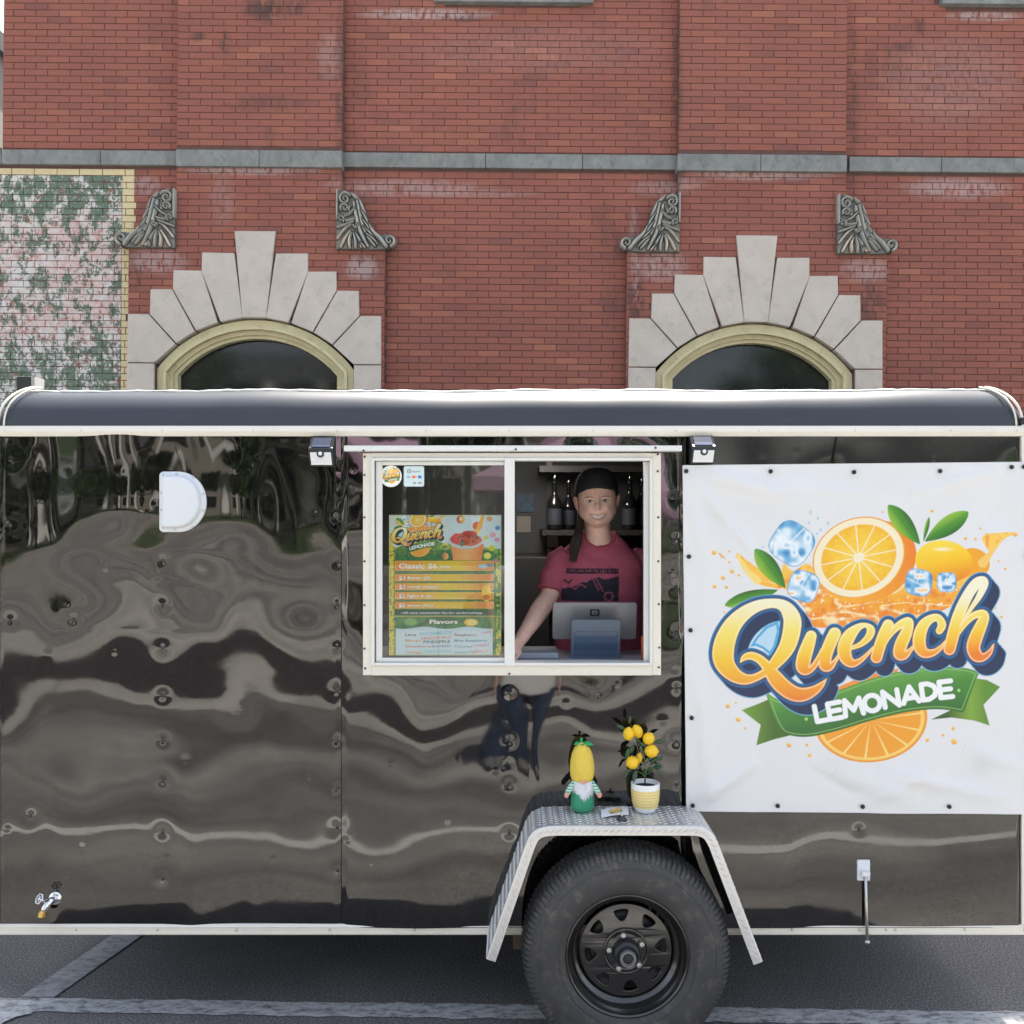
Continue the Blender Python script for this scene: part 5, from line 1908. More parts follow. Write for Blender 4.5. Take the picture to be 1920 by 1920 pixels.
# --- wheel
wc = Vector(((1176 - 960) / F * 3.2, 0, 0.358))
YW0, YW1 = 3.178, 3.372        # outer and inner sidewall
TR = 0.354
M_TYRE = pm('tyre rubber', (0.042, 0.042, 0.043), 0.62, var=0.25, scale=9, bump=0.15, bscale=150, dirt=0.75, dirtcol=(0.13, 0.11, 0.092))
M_RIM = pm('black wheel enamel', (0.016, 0.015, 0.015), 0.14, var=0.2, dirt=0.45, dirtcol=(0.06, 0.05, 0.045), rvar=0.1, spec=0.9)
wheel = empty('wheel', (wc.x, (YW0 + YW1) / 2, wc.z))
wheel.parent = trailer
wheel.matrix_parent_inverse = pmat(trailer).inverted()
mb = MB()
sec = [(0.207, YW0 + 0.030), (0.209, YW0 + 0.018), (0.214, YW0 + 0.012), (0.222, YW0 + 0.009), (0.228, YW0 + 0.006), (0.246, YW0 + 0.002), (0.262, YW0), (0.280, YW0 - 0.0005), (0.300, YW0 + 0.004), (0.318, YW0 + 0.011),
       (0.322, YW0 + 0.0125), (0.334, YW0 + 0.020), (0.344, YW0 + 0.030), (0.350, YW0 + 0.042), (0.3520, YW0 + 0.060), (0.3525, (YW0 + YW1) / 2), (0.3520, YW1 - 0.06), (0.350, YW1 - 0.042), (0.336, YW1 - 0.02), (0.30, YW1), (0.24, YW1), (0.207, YW1 - 0.03)]
mb.lathe(sec, 120, (wc.x, 0, wc.z), 'Y', cap=False)
tyre = mb.build('tyre', M_TYRE, wheel, smooth=True)
mb = MB()
rr = random.Random(2)
NB = 112
def tp(r, y, a): return (wc.x + r * math.cos(a), y, wc.z + r * math.sin(a))
def block(a0, a1, prof_, h, skew=0.0):
    vb, vt = [], []
    for (r, y) in prof_:
        vb += [tp(r - 0.002, y, a0 + skew * (y - YW0)), tp(r - 0.002, y, a1 + skew * (y - YW0))]
    k = len(prof_)
    for i, (r, y) in enumerate(prof_):
        hh = h * (0.15 if i in (0,) else 1)
        vt += [tp(r + hh, y - (0.0016 if r < 0.345 else 0), a0 + 0.004 + skew * (y - YW0)), tp(r + hh, y - (0.0016 if r < 0.345 else 0), a1 - 0.004 + skew * (y - YW0))]
    n_ = 2 * k
    fs = []
    for i in range(k - 1):
        fs.append((n_ + 2 * i, n_ + 2 * i + 1, n_ + 2 * i + 3, n_ + 2 * i + 2))
        fs.append((2 * i, n_ + 2 * i, n_ + 2 * i + 2, 2 * i + 2))
        fs.append((2 * i + 1, 2 * i + 3, n_ + 2 * i + 3, n_ + 2 * i + 1))
    fs.append((0, 1, n_ + 1, n_))
    fs.append((2 * k - 2, n_ + 2 * k - 2, n_ + 2 * k - 1, 2 * k - 1))
    mb.add(vb + vt, fs)
for k in range(NB):
    a0 = 2 * math.pi * k / NB
    w = 2 * math.pi / NB
    ext = 0.006 if k % 2 else 0.0
    block(a0, a0 + w * 0.74, [(0.325 - ext, YW0 + 0.0135 - ext * .4), (0.335, YW0 + 0.019), (0.344, YW0 + 0.028), (0.350, YW0 + 0.040), (0.352, YW0 + 0.056)], 0.0030)
    block(a0 + w * .3, a0 + w * 1.1, [(0.352, YW0 + 0.064), (0.3525, YW0 + 0.085)], 0.0055, 1.2)
    block(a0 + w * .1, a0 + w * .9, [(0.3525, YW0 + 0.092), (0.3525, YW0 + 0.112)], 0.0055, -1.2)
    block(a0 + w * .3, a0 + w * 1.1, [(0.3525, YW0 + 0.120), (0.352, YW0 + 0.142)], 0.0055, 1.2)
tb = mb.build('tread_block', M_TYRE, tyre)
tb['kind'] = 'stuff'
# raised ring lines on the sidewall
for r_, y_ in ((0.300, YW0 + 0.0036), (0.232, YW0 + 0.0045)):
    mb = MB(); mb.lathe([(r_ - .0012, y_), (r_, y_ - .0016), (r_ + .0012, y_)], 96, (wc.x, 0, wc.z), 'Y', cap=False); mb.build('sidewall_rib', M_TYRE, tyre, smooth=True)
# rim barrel
mb = MB()
yr = YW0 + 0.022
mb.lathe([(0.2085, yr + 0.004), (0.2105, yr - 0.003), (0.2085, yr - 0.008), (0.2035, yr - 0.008), (0.200, yr - 0.002), (0.197, yr + 0.008), (0.190, yr + 0.014), (0.1865, yr + 0.022), (0.1855, yr + 0.034), (0.1780, yr + 0.042), (0.168, yr + 0.046),
          (0.163, yr + 0.060), (0.160, yr + 0.075), (0.159, yr + 0.14), (0.200, yr + 0.150)], 96, (wc.x, 0, wc.z), 'Y', cap=False)
rim = mb.build('rim', M_RIM, wheel, smooth=True)
# spoke disc with eight openings
cu = bpy.data.curves.new('disc', 'CURVE')
cu.dimensions = '2D'
cu.fill_mode = 'BOTH'
cu.extrude = 0.002
cu.bevel_depth = 0.0022
cu.bevel_resolution = 2
def spline(pts):
    s_ = cu.splines.new('POLY')
    s_.points.add(len(pts) - 1)
    for i, (x, y) in enumerate(pts):
        s_.points[i].co = (x, y, 0, 1)
    s_.use_cyclic_u = True
spline([(0.156 * math.cos(2 * math.pi * k / 72), 0.156 * math.sin(2 * math.pi * k / 72)) for k in range(72)])
spline([(0.044 * math.cos(2 * math.pi * k / 40), 0.044 * math.sin(2 * math.pi * k / 40)) for k in range(40)][::-1])
for k in range(8):
    a = R(97) - k * math.pi / 4
    tri = [(0.100, 0.0), (0.136, -0.028), (0.143, 0.0), (0.136, 0.028)]
    c = catmull([(0.101, 0.004), (0.108, 0.014), (0.128, 0.0255), (0.139, 0.023), (0.1425, 0.0), (0.139, -0.023), (0.128, -0.0255), (0.108, -0.014), (0.101, -0.004)], 4, True)[:-1]
    spline([(p[0] * math.cos(a) - p[1] * math.sin(a), p[0] * math.sin(a) + p[1] * math.cos(a)) for p in c][::-1])
tmp = bpy.data.objects.new('tmp', cu)
COL.objects.link(tmp)
bpy.context.view_layer.update()
dm = bpy.data.meshes.new_from_object(tmp.evaluated_get(bpy.context.evaluated_depsgraph_get()))
bpy.data.objects.remove(tmp)
bm = bmesh.new(); bm.from_mesh(dm)
for v_ in bm.verts:
    x, y, z = v_.co
    r_ = math.hypot(x, y)
    dish = 0.010 * np.clip((0.15 - r_) / 0.1, 0, 1)
    v_.co = (wc.x + x, yr + 0.046 + z - dish - 0.006 * math.exp(-((r_ - 0.075) / 0.012) ** 2), wc.z + y)
bmesh.ops.recalc_face_normals(bm, faces=bm.faces)
bm.to_mesh(dm); bm.free()
dm.materials.clear(); dm.materials.append(M_RIM)
link('spoke_disc', dm, wheel)
mb = MB()
mb.lathe([(0.078, yr + 0.040), (0.079, yr + 0.031), (0.076, yr + 0.028), (0.070, yr + 0.030), (0.066, yr + 0.036), (0.050, yr + 0.037), (0.047, yr + 0.030), (0.0455, yr + 0.010)], 64, (wc.x, 0, wc.z), 'Y', cap=False)
mb.build('hub_plate', M_RIM, wheel, smooth=True)
M_GREASE = pm('worn grey steel cap', (0.22, 0.23, 0.24), 0.38, 0.75, var=0.2, scale=25)
mb = MB()
mb.lathe([(0.0455, yr + 0.04), (0.0445, yr + 0.006), (0.041, yr + 0.000), (0.034, yr - 0.002), (0.033, yr - 0.014)], 40, (wc.x, 0, wc.z), 'Y', cap=False)
mb.build('hub', M_DARKMETAL, wheel, smooth=True)
mb = MB()
mb.lathe([(0.030, yr + 0.0), (0.029, yr - 0.026), (0.0265, yr - 0.031), (0.0205, yr - 0.031), (0.0195, yr - 0.027), (0.017, yr - 0.0265), (0.002, yr - 0.0265)], 40, (wc.x, 0, wc.z), 'Y')
hubcap = mb.build('grease_cap', M_GREASE, wheel, smooth=False)
mb = MB(); mb.lathe([(0.017, yr - 0.0268), (0.016, yr - 0.030), (0.008, yr - 0.031), (0.001, yr - 0.031)], 24, (wc.x, 0, wc.z), 'Y'); mb.build('rubber_plug', M_RUBBER, hubcap, smooth=True)
nut = None
for k in range(5):
    a = R(100) - k * 2 * math.pi / 5
    p = Vector((wc.x + 0.0595 * math.cos(a), 0, wc.z + 0.0595 * math.sin(a)))
    if nut is None:
        mb = MB(); mb.lathe([(0.011, yr + 0.037), (0.011, yr + 0.020), (0.0085, yr + 0.0165), (0.005, yr + 0.0160), (0.004, yr + 0.0185), (0.001, yr + 0.019)], 6, (0, 0, 0), 'Y')
        nut = mb.build('lug_nut', M_ZINC, wheel)
        nut.location = p
    else:
        inst(nut, wheel, loc=p)
# brake drum behind the openings, axle and spring hanger
mb = MB(); mb.lathe([(0.001, yr + 0.066), (0.118, yr + 0.066), (0.124, yr + 0.072), (0.124, yr + 0.14), (0.001, yr + 0.14)], 48, (wc.x, 0, wc.z), 'Y'); mb.build('brake_drum', M_DARKMETAL, wheel)
mb = MB(); mb.tube([(wc.x, YW1 - 0.05, wc.z), (wc.x, YB + 0.0, wc.z)], 0.035, 14); mb.build('axle', M_DARKMETAL, trailer)
mb = MB(); mb.box(TX(962), TX(978), D + 0.10, D + 0.16, TZ(1804), TZ(1750)); mb.build('spring_hanger', pm('rusty primed steel', (0.10, 0.07, 0.05), 0.7, var=0.3, dirt=0.4), trailer)
w2 = wheel.copy(); COL.objects.link(w2); w2.name = 'wheel'
w2.location = wheel.location + Vector((0, YB - D + 0.19, 0))
bpy.context.view_layer.update()
for ch in list(wheel.children):
    c = ch.copy(); COL.objects.link(c); c.parent = w2
    for g in list(ch.children):
        d2 = g.copy(); COL.objects.link(d2); d2.parent = c
# drawbar and coupler off to the left so that the trailer stands on something
mb = MB()
for y in (D + 0.25, YB - 0.25):
    mb.tube([(XL + 0.2, y, TZ(1750) - 0.05), (XL - 1.1, (D + YB) / 2, TZ(1750) - 0.05)], 0.04, 8)
mb.tube([(XL - 1.0, (D + YB) / 2, TZ(1750) + 0.35), (XL - 1.0, (D + YB) / 2, 0.02)], 0.03, 10)
mb.lathe([(0.09, 0.006), (0.09, 0.02), (0.03, 0.03)], 16, (XL - 1.0, (D + YB) / 2, 0), 'Z')
mb.build('drawbar', M_DARKMETAL, trailer)

# ================================================================== THINGS HUNG ON, FIXED TO AND STOOD ON THE TRAILER
# --- vinyl banner with the emblem
M_PRINT = vcol_mat('printed vinyl', 0.30, 0.5)
banner = empty('vinyl_banner', (TX(1600), D - 0.02, TZ(1195)), 'large white vinyl banner printed with oranges, ice and a yellow script word', 'banner')
nx, ny = 690, 690
S, T = np.meshgrid(np.linspace(0, 1, nx), np.linspace(0, 1, ny))
tl, trr, bl, brr = (1278, 873.5), (1925, 867), (1285, 1516.5), (1928, 1522.5)
PX = (tl[0] * (1 - S) + trr[0] * S) * (1 - T) + (bl[0] * (1 - S) + brr[0] * S) * T
PY = (tl[1] * (1 - S) + trr[1] * S) * (1 - T) + (bl[1] * (1 - S) + brr[1] * S) * T
# artwork grid is regular: photo pixels 1278..1928 x 867..1522
AX, AY = np.meshgrid(np.linspace(1281, 1926.5, nx), np.linspace(870, 1519.5, ny))
art = Art(AX, AY, (0.80, 0.81, 0.825), 0.9)
draw_logo(art, AX, AY, srgb(25, 95, 150), srgb(18, 44, 86), srgb(120, 180, 215), 1.0)
smudge = np.exp(-(((AX - 1832) / 22) ** 2 + ((AY - 1430) / 20) ** 2)) * 0.10 + 0.05 * np.clip(vnoise(AX, AY, 60, 4) - 0.6, 0, 1)
art.C *= 0.83 * (1 - smudge)[..., None]
GROM = [(1284, 884), (1441, 884.5), (1596, 886), (1756, 884), (1889, 876.5), (1912, 876), (1289, 1043), (1292, 1180), (1294, 1343), (1296, 1506), (1454, 1506.5), (1612, 1508), (1773, 1508), (1917, 1041)]
dep = 0.0
def foldl(x0, y0, x1, y1, w, amp):
    ex, ey = x1 - x0, y1 - y0
    Ln = math.hypot(ex, ey)
    t = np.clip(((PX - x0) * ex + (PY - y0) * ey) / Ln ** 2, 0, 1)
    d = ((PX - x0) * ey - (PY - y0) * ex) / Ln
    return 3.0 * amp * np.exp(-(d / w) ** 2) * np.sin(math.pi * np.clip(t, 0.0, 1)) ** 0.5
for f in [(1284, 884, 1430, 1060, 11, .0042), (1300, 880, 1560, 960, 18, .0045), (1284, 900, 1330, 1100, 14, .003), (1330, 900, 1660, 930, 16, .003), (1296, 1506, 1420, 1420, 14, .004), (1640, 1440, 1900, 1500, 14, .004),
          (1612, 1508, 1760, 1430, 16, .003), (1756, 884, 1850, 960, 18, .003), (1900, 876, 1700, 925, 13, .0035), (1300, 1240, 1330, 1500, 16, .003), (1560, 1440, 1720, 1500, 20, .003), (1800, 1400, 1925, 1440, 16, .003),
          (1500, 1430, 1620, 1500, 12, -.002), (1760, 900, 1920, 1000, 20, -.003), (1300, 960, 1420, 1000, 14, -.002)]:
    dep = dep + foldl(*f)
dep = dep + (vnoise(PX, PY, 130, 71) - 0.5) * 0.009 + (vnoise(PX, PY, 55, 72) - 0.5) * 0.003
pin = np.zeros_like(PX)
for gx, gy in GROM:
    pin = np.maximum(pin, np.exp(-(np.hypot(PX - gx, PY - gy) / 26) ** 2))
dep = dep * (1 - 0.85 * pin) - 0.002 * pin
YY = D - 0.026 - dep
Pb = np.stack([(PX - 960) / F * D, YY, EYE + (960 - PY) / F * D], -1)
grid_mesh('sheet', Pb, M_PRINT, None, art.C, banner)
# hemmed rim of the sheet
mb = MB()
for edge in (Pb[0, ::12], Pb[-1, ::12], Pb[::12, 0], Pb[::12, -1]):
    mb.tube([Vector(p) + Vector((0, 0.001, 0)) for p in edge.tolist()], 0.0016, 6)
mb.build('hem', pm('white vinyl hem', (0.62, 0.63, 0.64), 0.4), banner, smooth=True)
gp = None
for gx, gy in GROM:
    if gp is None:
        mb = MB()
        mb.lathe([(0.0025, 0.0), (0.0035, -0.0025), (0.0062, -0.0025), (0.0072, 0.0008)], 16, (0, 0, 0), 'Y')
        mb.lathe([(0.0030, -0.0035), (0.0028, -0.005), (0.001, -0.0055)], 6, (0, 0, 0), 'Y')
        gp = mb.build('grommet', M_BLKSCREW, banner, smooth=True)
        o = gp
    else:
        o = inst(gp, banner)
    o.location = Vector((TX(gx), D - 0.0295, TZ(gy)))
    o.scale = (1.15, 1.3, 1.15)
    o.matrix_parent_inverse = pmat(banner).inverted()

# --- menu poster behind the sliding pane
menu = None
st = 0.42
mxs_, mys_ = np.arange(729.5, 940.2, st), np.arange(965.5, 1229, st)
X, Y = np.meshgrid(mxs_, mys_)
art = Art(X, Y, srgb(214, 228, 236), 0.5)
body = Y > 1022
gn = vnoise(X, Y, 5, 31); g2 = vnoise(X, Y, 2.2, 32)
gr = ramp(np.clip(gn * 0.6 + g2 * 0.4, 0, 1), [(0, srgb(30, 95, 60)), (0.45, srgb(70, 140, 60)), (0.6, srgb(190, 190, 50)), (0.8, srgb(245, 210, 60)), (1, srgb(240, 240, 200))])
wave = 1022 + 6 * np.sin((X - 730) / 26.0)
art.soft(np.clip((Y - wave) / 2, 0, 1), gr)
inner = (X > 738) & (X < 930) & (Y > 1030)
art.soft(inner * 1.0, ramp(np.clip(0.5 + 0.8 * (gn - 0.5), 0, 1), [(0, srgb(25, 90, 70)), (1, srgb(80, 150, 70))]))
left = np.clip((742 - X) / 6, 0, 1) * (Y > 1000)
art.soft(left * (g2 > 0.35), srgb(235, 205, 70))
# fruit and cup at the top
def disc(x, y, rx, ry, c, rot=0, c2=None):
    sd, u, v = sd_ell(X, Y, x, y, rx, ry, rot)
    col = c if c2 is None else ramp(np.clip(0.5 + 0.5 * u, 0, 1), [(0, c), (1, c2)])
    art.fill(sd, col)
art.soft((Y < 1000) * np.clip(1 - np.hypot(X - 785, (Y - 985) * 1.6) / 60, 0, .8) * (g2 > 0.3), srgb(250, 225, 120))
disc(783, 973, 17, 15, srgb(250, 205, 90)); disc(783, 973, 14, 12, srgb(252, 222, 120)); disc(811, 977, 11, 6, srgb(245, 185, 20), 15); disc(748, 978, 5, 8, srgb(80, 140, 60), -40)
disc(864, 974, 8, 8, srgb(205, 55, 50), 0, srgb(245, 215, 120)); disc(864, 973, 2.5, 3.2, srgb(240, 235, 230)); disc(895, 986, 9, 8, srgb(225, 60, 55), 0, srgb(245, 140, 60))
art.fill(sd_stroke(X, Y, [(906, 966, 3), (900, 985, 4), (886, 1010, 5)]), srgb(248, 180, 50))
cup = sd_poly(X, Y, [(845, 1020), (908, 1020), (902, 1053), (850, 1053)])
art.fill(cup, ramp(np.clip((X - 845) / 60, 0, 1), [(0, srgb(240, 150, 80)), (0.5, srgb(245, 185, 120)), (1, srgb(235, 130, 60))]))
disc(873, 1014, 33, 15, srgb(205, 215, 225)); disc(873, 1011, 29, 12, srgb(205, 60, 50), 0, srgb(215, 110, 60))
disc(856, 1010, 9, 10, srgb(225, 60, 60)); disc(880, 1001, 14, 6, srgb(200, 45, 45)); disc(866, 1018, 3.5, 7, srgb(40, 120, 80), 10); disc(890, 1017, 15, 5, srgb(220, 105, 60), -20)
art.soft((np.hypot((X - 878) / 20, (Y - 1010) / 9) < 1) * (g2 > 0.62) * .9, srgb(60, 35, 25))
disc(835, 1043, 6, 6.5, srgb(215, 85, 50), 0, srgb(250, 205, 130))
for (x, y, r_, c) in [(924, 1003, 7, (235, 170, 190)), (933, 990, 6, (80, 150, 210)), (932, 1012, 6, (230, 150, 190)), (911, 1008, 6, (235, 215, 130)), (922, 1028, 8, (215, 215, 40)), (930, 1034, 6, (110, 180, 70)), (914, 1042, 9, (235, 225, 90)), (914, 1041, 6, (245, 238, 130)), (930, 1052, 6, (205, 130, 190)), (918, 973, 7, (225, 165, 120))]:
    disc(x, y, r_ * 0.8, r_ * 0.7, srgb(*c))
# small emblem: the same drawing at a fifth of the size, darker outline
sub = (slice(0, int((1045 - 965.5) / st)), slice(0, int((838 - 729.5) / st)))
lx_, ly_ = 1322 + (X[sub] - 731.5) / 0.182, 1078 + (Y[sub] - 981) / 0.182
small = Art(lx_, ly_, (0, 0, 0), 2.5)
small.C = art.C[sub].copy()
draw_logo(small, lx_, ly_, srgb(45, 60, 60), srgb(30, 45, 45), srgb(150, 165, 150), 2.4)
msk = np.clip((1.0 - np.maximum(0, (np.abs(X[sub] - 783) - 50) / 4)), 0, 1)
art.C[sub] = small.C
# price bars
def bar(y0, y1, x0=740.5, x1=926):
    sd = np.maximum(np.maximum(x0 - X, X - x1), np.maximum(y0 - Y, Y - y1))
    art.fill(sd - 1.0, srgb(120, 110, 30), 0.9)
    t = np.clip((X - x0) / (x1 - x0) + 0.15 * (gn - 0.5), 0, 1)
    art.fill(sd, ramp(t, [(0, srgb(240, 140, 60)), (0.35, srgb(245, 190, 50)), (0.6, srgb(235, 205, 50)), (0.85, srgb(240, 160, 80)), (1, srgb(235, 150, 80))]))
    art.fill(np.abs(sd + 0.8) - 0.35, srgb(250, 215, 100), 0.9)
bars = [(1051.5, 1070), (1076.5, 1089.5), (1093.5, 1106), (1110.5, 1123.5), (1128, 1141)]
for b0, b1 in bars:
    bar(b0, b1)
disc(912, 1112, 9, 16, srgb(248, 205, 30)); disc(912, 1120, 7, 5, srgb(215, 120, 30)); disc(905, 1062, 9, 4, srgb(170, 205, 215)); disc(918, 1060, 6, 3, srgb(90, 150, 200))
def txt(s, x, y, h, w, col=(0.93, 0.93, 0.9), bold=0.025, sh=True, rot=0, align='L', shear=0):
    if sh:
        art.soft(text_mask(X, Y, s, x + 0.5, y + 0.6, h, w, rot, bold, shear, align) * 0.75, srgb(110, 60, 20))
    art.soft(text_mask(X, Y, s, x, y, h, w, rot, bold, shear, align), col)
txt('Classic $6', 748, 1065.8, 9.2, 72); txt('32oz', 825, 1065.5, 4.8, 20, bold=0.03)
txt('$1', 748, 1087.5, 7.2, 11.5); txt('flavor (2)', 764, 1086.3, 5.6, 43)
txt('$1', 748, 1103.8, 7.2, 11.5); txt('candy topper', 764, 1102.4, 4.6, 61)
txt('$2', 748, 1121, 7.2, 11.5); txt('light it up', 764, 1120, 5.4, 48)
txt('$2', 748, 1138.5, 7.2, 11.5); txt('water 32oz', 764, 1137.2, 4.6, 50)
band = np.maximum(np.abs(X - 833) - 93, np.abs(Y - 1148.5) - 5)
art.fill(band, srgb(25, 80, 65))
txt('+50 cent transaction fee for cards/cashapp', 752, 1150.7, 3.5, 152, (0.75, 0.82, 0.8), 0.02, False)
art.fill(np.abs(Y - 1155.5) - 0.6, srgb(225, 190, 70))
art.fill(sd_stroke(X, Y, [(782, 1176, 2.5), (805, 1163.5, 4), (833, 1165, 9), (861, 1164, 4), (878, 1163, 2)], k=3), srgb(35, 100, 50))
txt('Flavors', 805.5, 1169.5, 7.6, 53)
disc(883, 1167, 13, 7, srgb(245, 200, 70)); disc(885, 1167, 9, 5, srgb(250, 220, 130)); disc(770, 1166, 12, 7, srgb(120, 170, 90))
sd = np.maximum(np.abs(X - 833) - 91, np.maximum(1177 - Y + 2.0 * np.sin(X / 13.0), Y - 1240))
art.fill(sd, srgb(208, 224, 236))
art.fill(np.abs(X - 821.8) - 0.3 + 99 * (Y < 1178), srgb(150, 90, 90))
dk = srgb(40, 55, 60)
for s, x, y, h, w, c in [('Lime', 760, 1192.5, 6, 21, (40, 70, 60)), ('Mango', 760, 1203, 5.6, 30, (215, 150, 70)), ('Strawberry', 760, 1214, 5.6, 49, (195, 120, 110)), ('Orange', 760, 1225, 5.6, 31, (225, 150, 100)),
                         ('Raspberry', 852, 1192.5, 5.8, 42, (130, 60, 80)), ('Blue Raspberry', 852, 1203, 5.0, 62, (60, 110, 160)), ('Coconut', 852, 1214, 5.4, 34, (130, 140, 150)), ('Green Tea', 852, 1225, 5.2, 40, (150, 170, 160))]:
    txt(s, x, y, h * 0.8, w, srgb(*c), 0.022, False)
for s, x, y, h, w, c, rt in [('WATERMELON', 786, 1192, 6.2, 62, (80, 175, 190), -3), ('DRAGON FRUIT', 790, 1200, 5.4, 58, (225, 110, 60), -3), ('PINEAPPLE', 794, 1206.5, 5.6, 50, (45, 45, 60), -1), ('BLACKBERRY', 810, 1213.8, 4.0, 36, (80, 110, 150), -1),
                             ('GREEN APPLE', 792, 1225, 5.4, 54, (120, 205, 195), -2), ('CANDY', 903, 1189, 3.8, 19, (215, 60, 100), -6), ('CHERRY', 888, 1213, 5, 30, (220, 110, 160), -3), ('PEACH', 889, 1224, 5, 26, (235, 130, 90), -3)]:
    txt(s, x, y, h, w, srgb(*c), 0.012, False, rt)
frame_sd = np.maximum(np.abs(X - 835) - 104, np.abs(Y - 1097) - 130.5)
art.fill(-(frame_sd + 1.0) + 0.0, srgb(205, 205, 110), 0.5)
M_POSTER = vcol_mat('glossy printed paper', 0.30, 0.5)
PD = D + 0.010
P_ = np.stack([(X - 960) / F * PD, np.full_like(X, PD) + 0.001 * np.sin(Y / 30.0), EYE + (960 - Y) / F * PD], -1)
menu = grid_mesh('menu_poster', P_, M_POSTER, None, art.C, None)
tag(menu, 'bright green and orange price list poster behind the sliding window pane', 'poster')
so = menu.modifiers.new('thick', 'SOLIDIFY'); so.thickness = 0.0006; so.offset = 1


def round_sticker():
    st = 0.35
    xs, ys = np.arange(711, 754.5, st), np.arange(871.5, 915, st)
    X, Y = np.meshgrid(xs, ys)
    a = Art(X, Y, (0.85, 0.86, 0.84), 0.5)
    lx_, ly_ = 1600 + (X - 733) / 0.064, 1212 + (Y - 893) / 0.064
    s2 = Art(lx_, ly_, (0.85, 0.86, 0.84), 7)
    draw_logo(s2, lx_, ly_, srgb(70, 70, 60), srgb(50, 55, 50), srgb(235, 225, 170), 6)
    a.C = s2.C
    d_ = D - 0.0005
    P = np.stack([(X - 960) / F * d_, np.full_like(X, d_), EYE + (960 - Y) / F * d_], -1)
    cx, cy = (X[1:, 1:] + X[:-1, :-1]) / 2, (Y[1:, 1:] + Y[:-1, :-1]) / 2
    o = grid_mesh('round_sticker', P, M_POSTER, np.hypot(cx - 733, cy - 893) < 20.2, a.C)
    tag(o, 'small round white sticker with the lemonade emblem in the corner of the window', 'sticker')
    s_ = o.modifiers.new('thick', 'SOLIDIFY'); s_.thickness = 0.0004


round_sticker()
st = 0.3
X, Y = np.meshgrid(np.arange(756.5, 796, st), np.arange(873.5, 913, st))
art = Art(X, Y, srgb(206, 222, 226), 0.5)
sdq = lambda cx, cy, w, h, r_: np.hypot(np.maximum(np.abs(X - cx) - w + r_, 0), np.maximum(np.abs(Y - cy) - h + r_, 0)) - r_
art.fill(np.abs(sdq(767, 883.5, 3.0, 3.0, 1.0)) - 0.5, srgb(50, 65, 75)); art.fill(sdq(767, 883.5, 1.0, 1.0, .2), srgb(50, 65, 75))
txt('Square', 772, 885.6, 3.8, 16, srgb(70, 90, 100), 0.01, False)
txt('VISA', 762, 896, 3.2, 8, srgb(60, 90, 150), 0.02, False)
disc(775.5, 894.3, 2.6, 2.6, srgb(225, 80, 60)); disc(778.8, 894.3, 2.6, 2.6, srgb(235, 160, 90))
art.fill(sdq(787, 894.3, 3.4, 2.8, .5), srgb(60, 130, 200))
txt('pay', 774.5, 906.5, 3.4, 6, srgb(60, 70, 80), 0.03, False); txt('pay', 784, 906.5, 3.6, 7, srgb(50, 60, 70), 0.03, False)
d_ = D - 0.0005
P = np.stack([(X - 960) / F * d_, np.full_like(X, d_), EYE + (960 - Y) / F * d_], -1)
cx, cy = (X[1:, 1:] + X[:-1, :-1]) / 2, (Y[1:, 1:] + Y[:-1, :-1]) / 2
kq = (np.hypot(np.maximum(np.abs(cx - 776.2) - 19 + 3, 0), np.maximum(np.abs(cy - 893.2) - 19 + 3, 0)) - 3) < 0
o = grid_mesh('card_sticker', P, M_POSTER, kq, art.C)
tag(o, 'square pale sticker with payment card marks beside the round sticker on the window', 'sticker')
s_ = o.modifiers.new('thick', 'SOLIDIFY'); s_.thickness = 0.0004

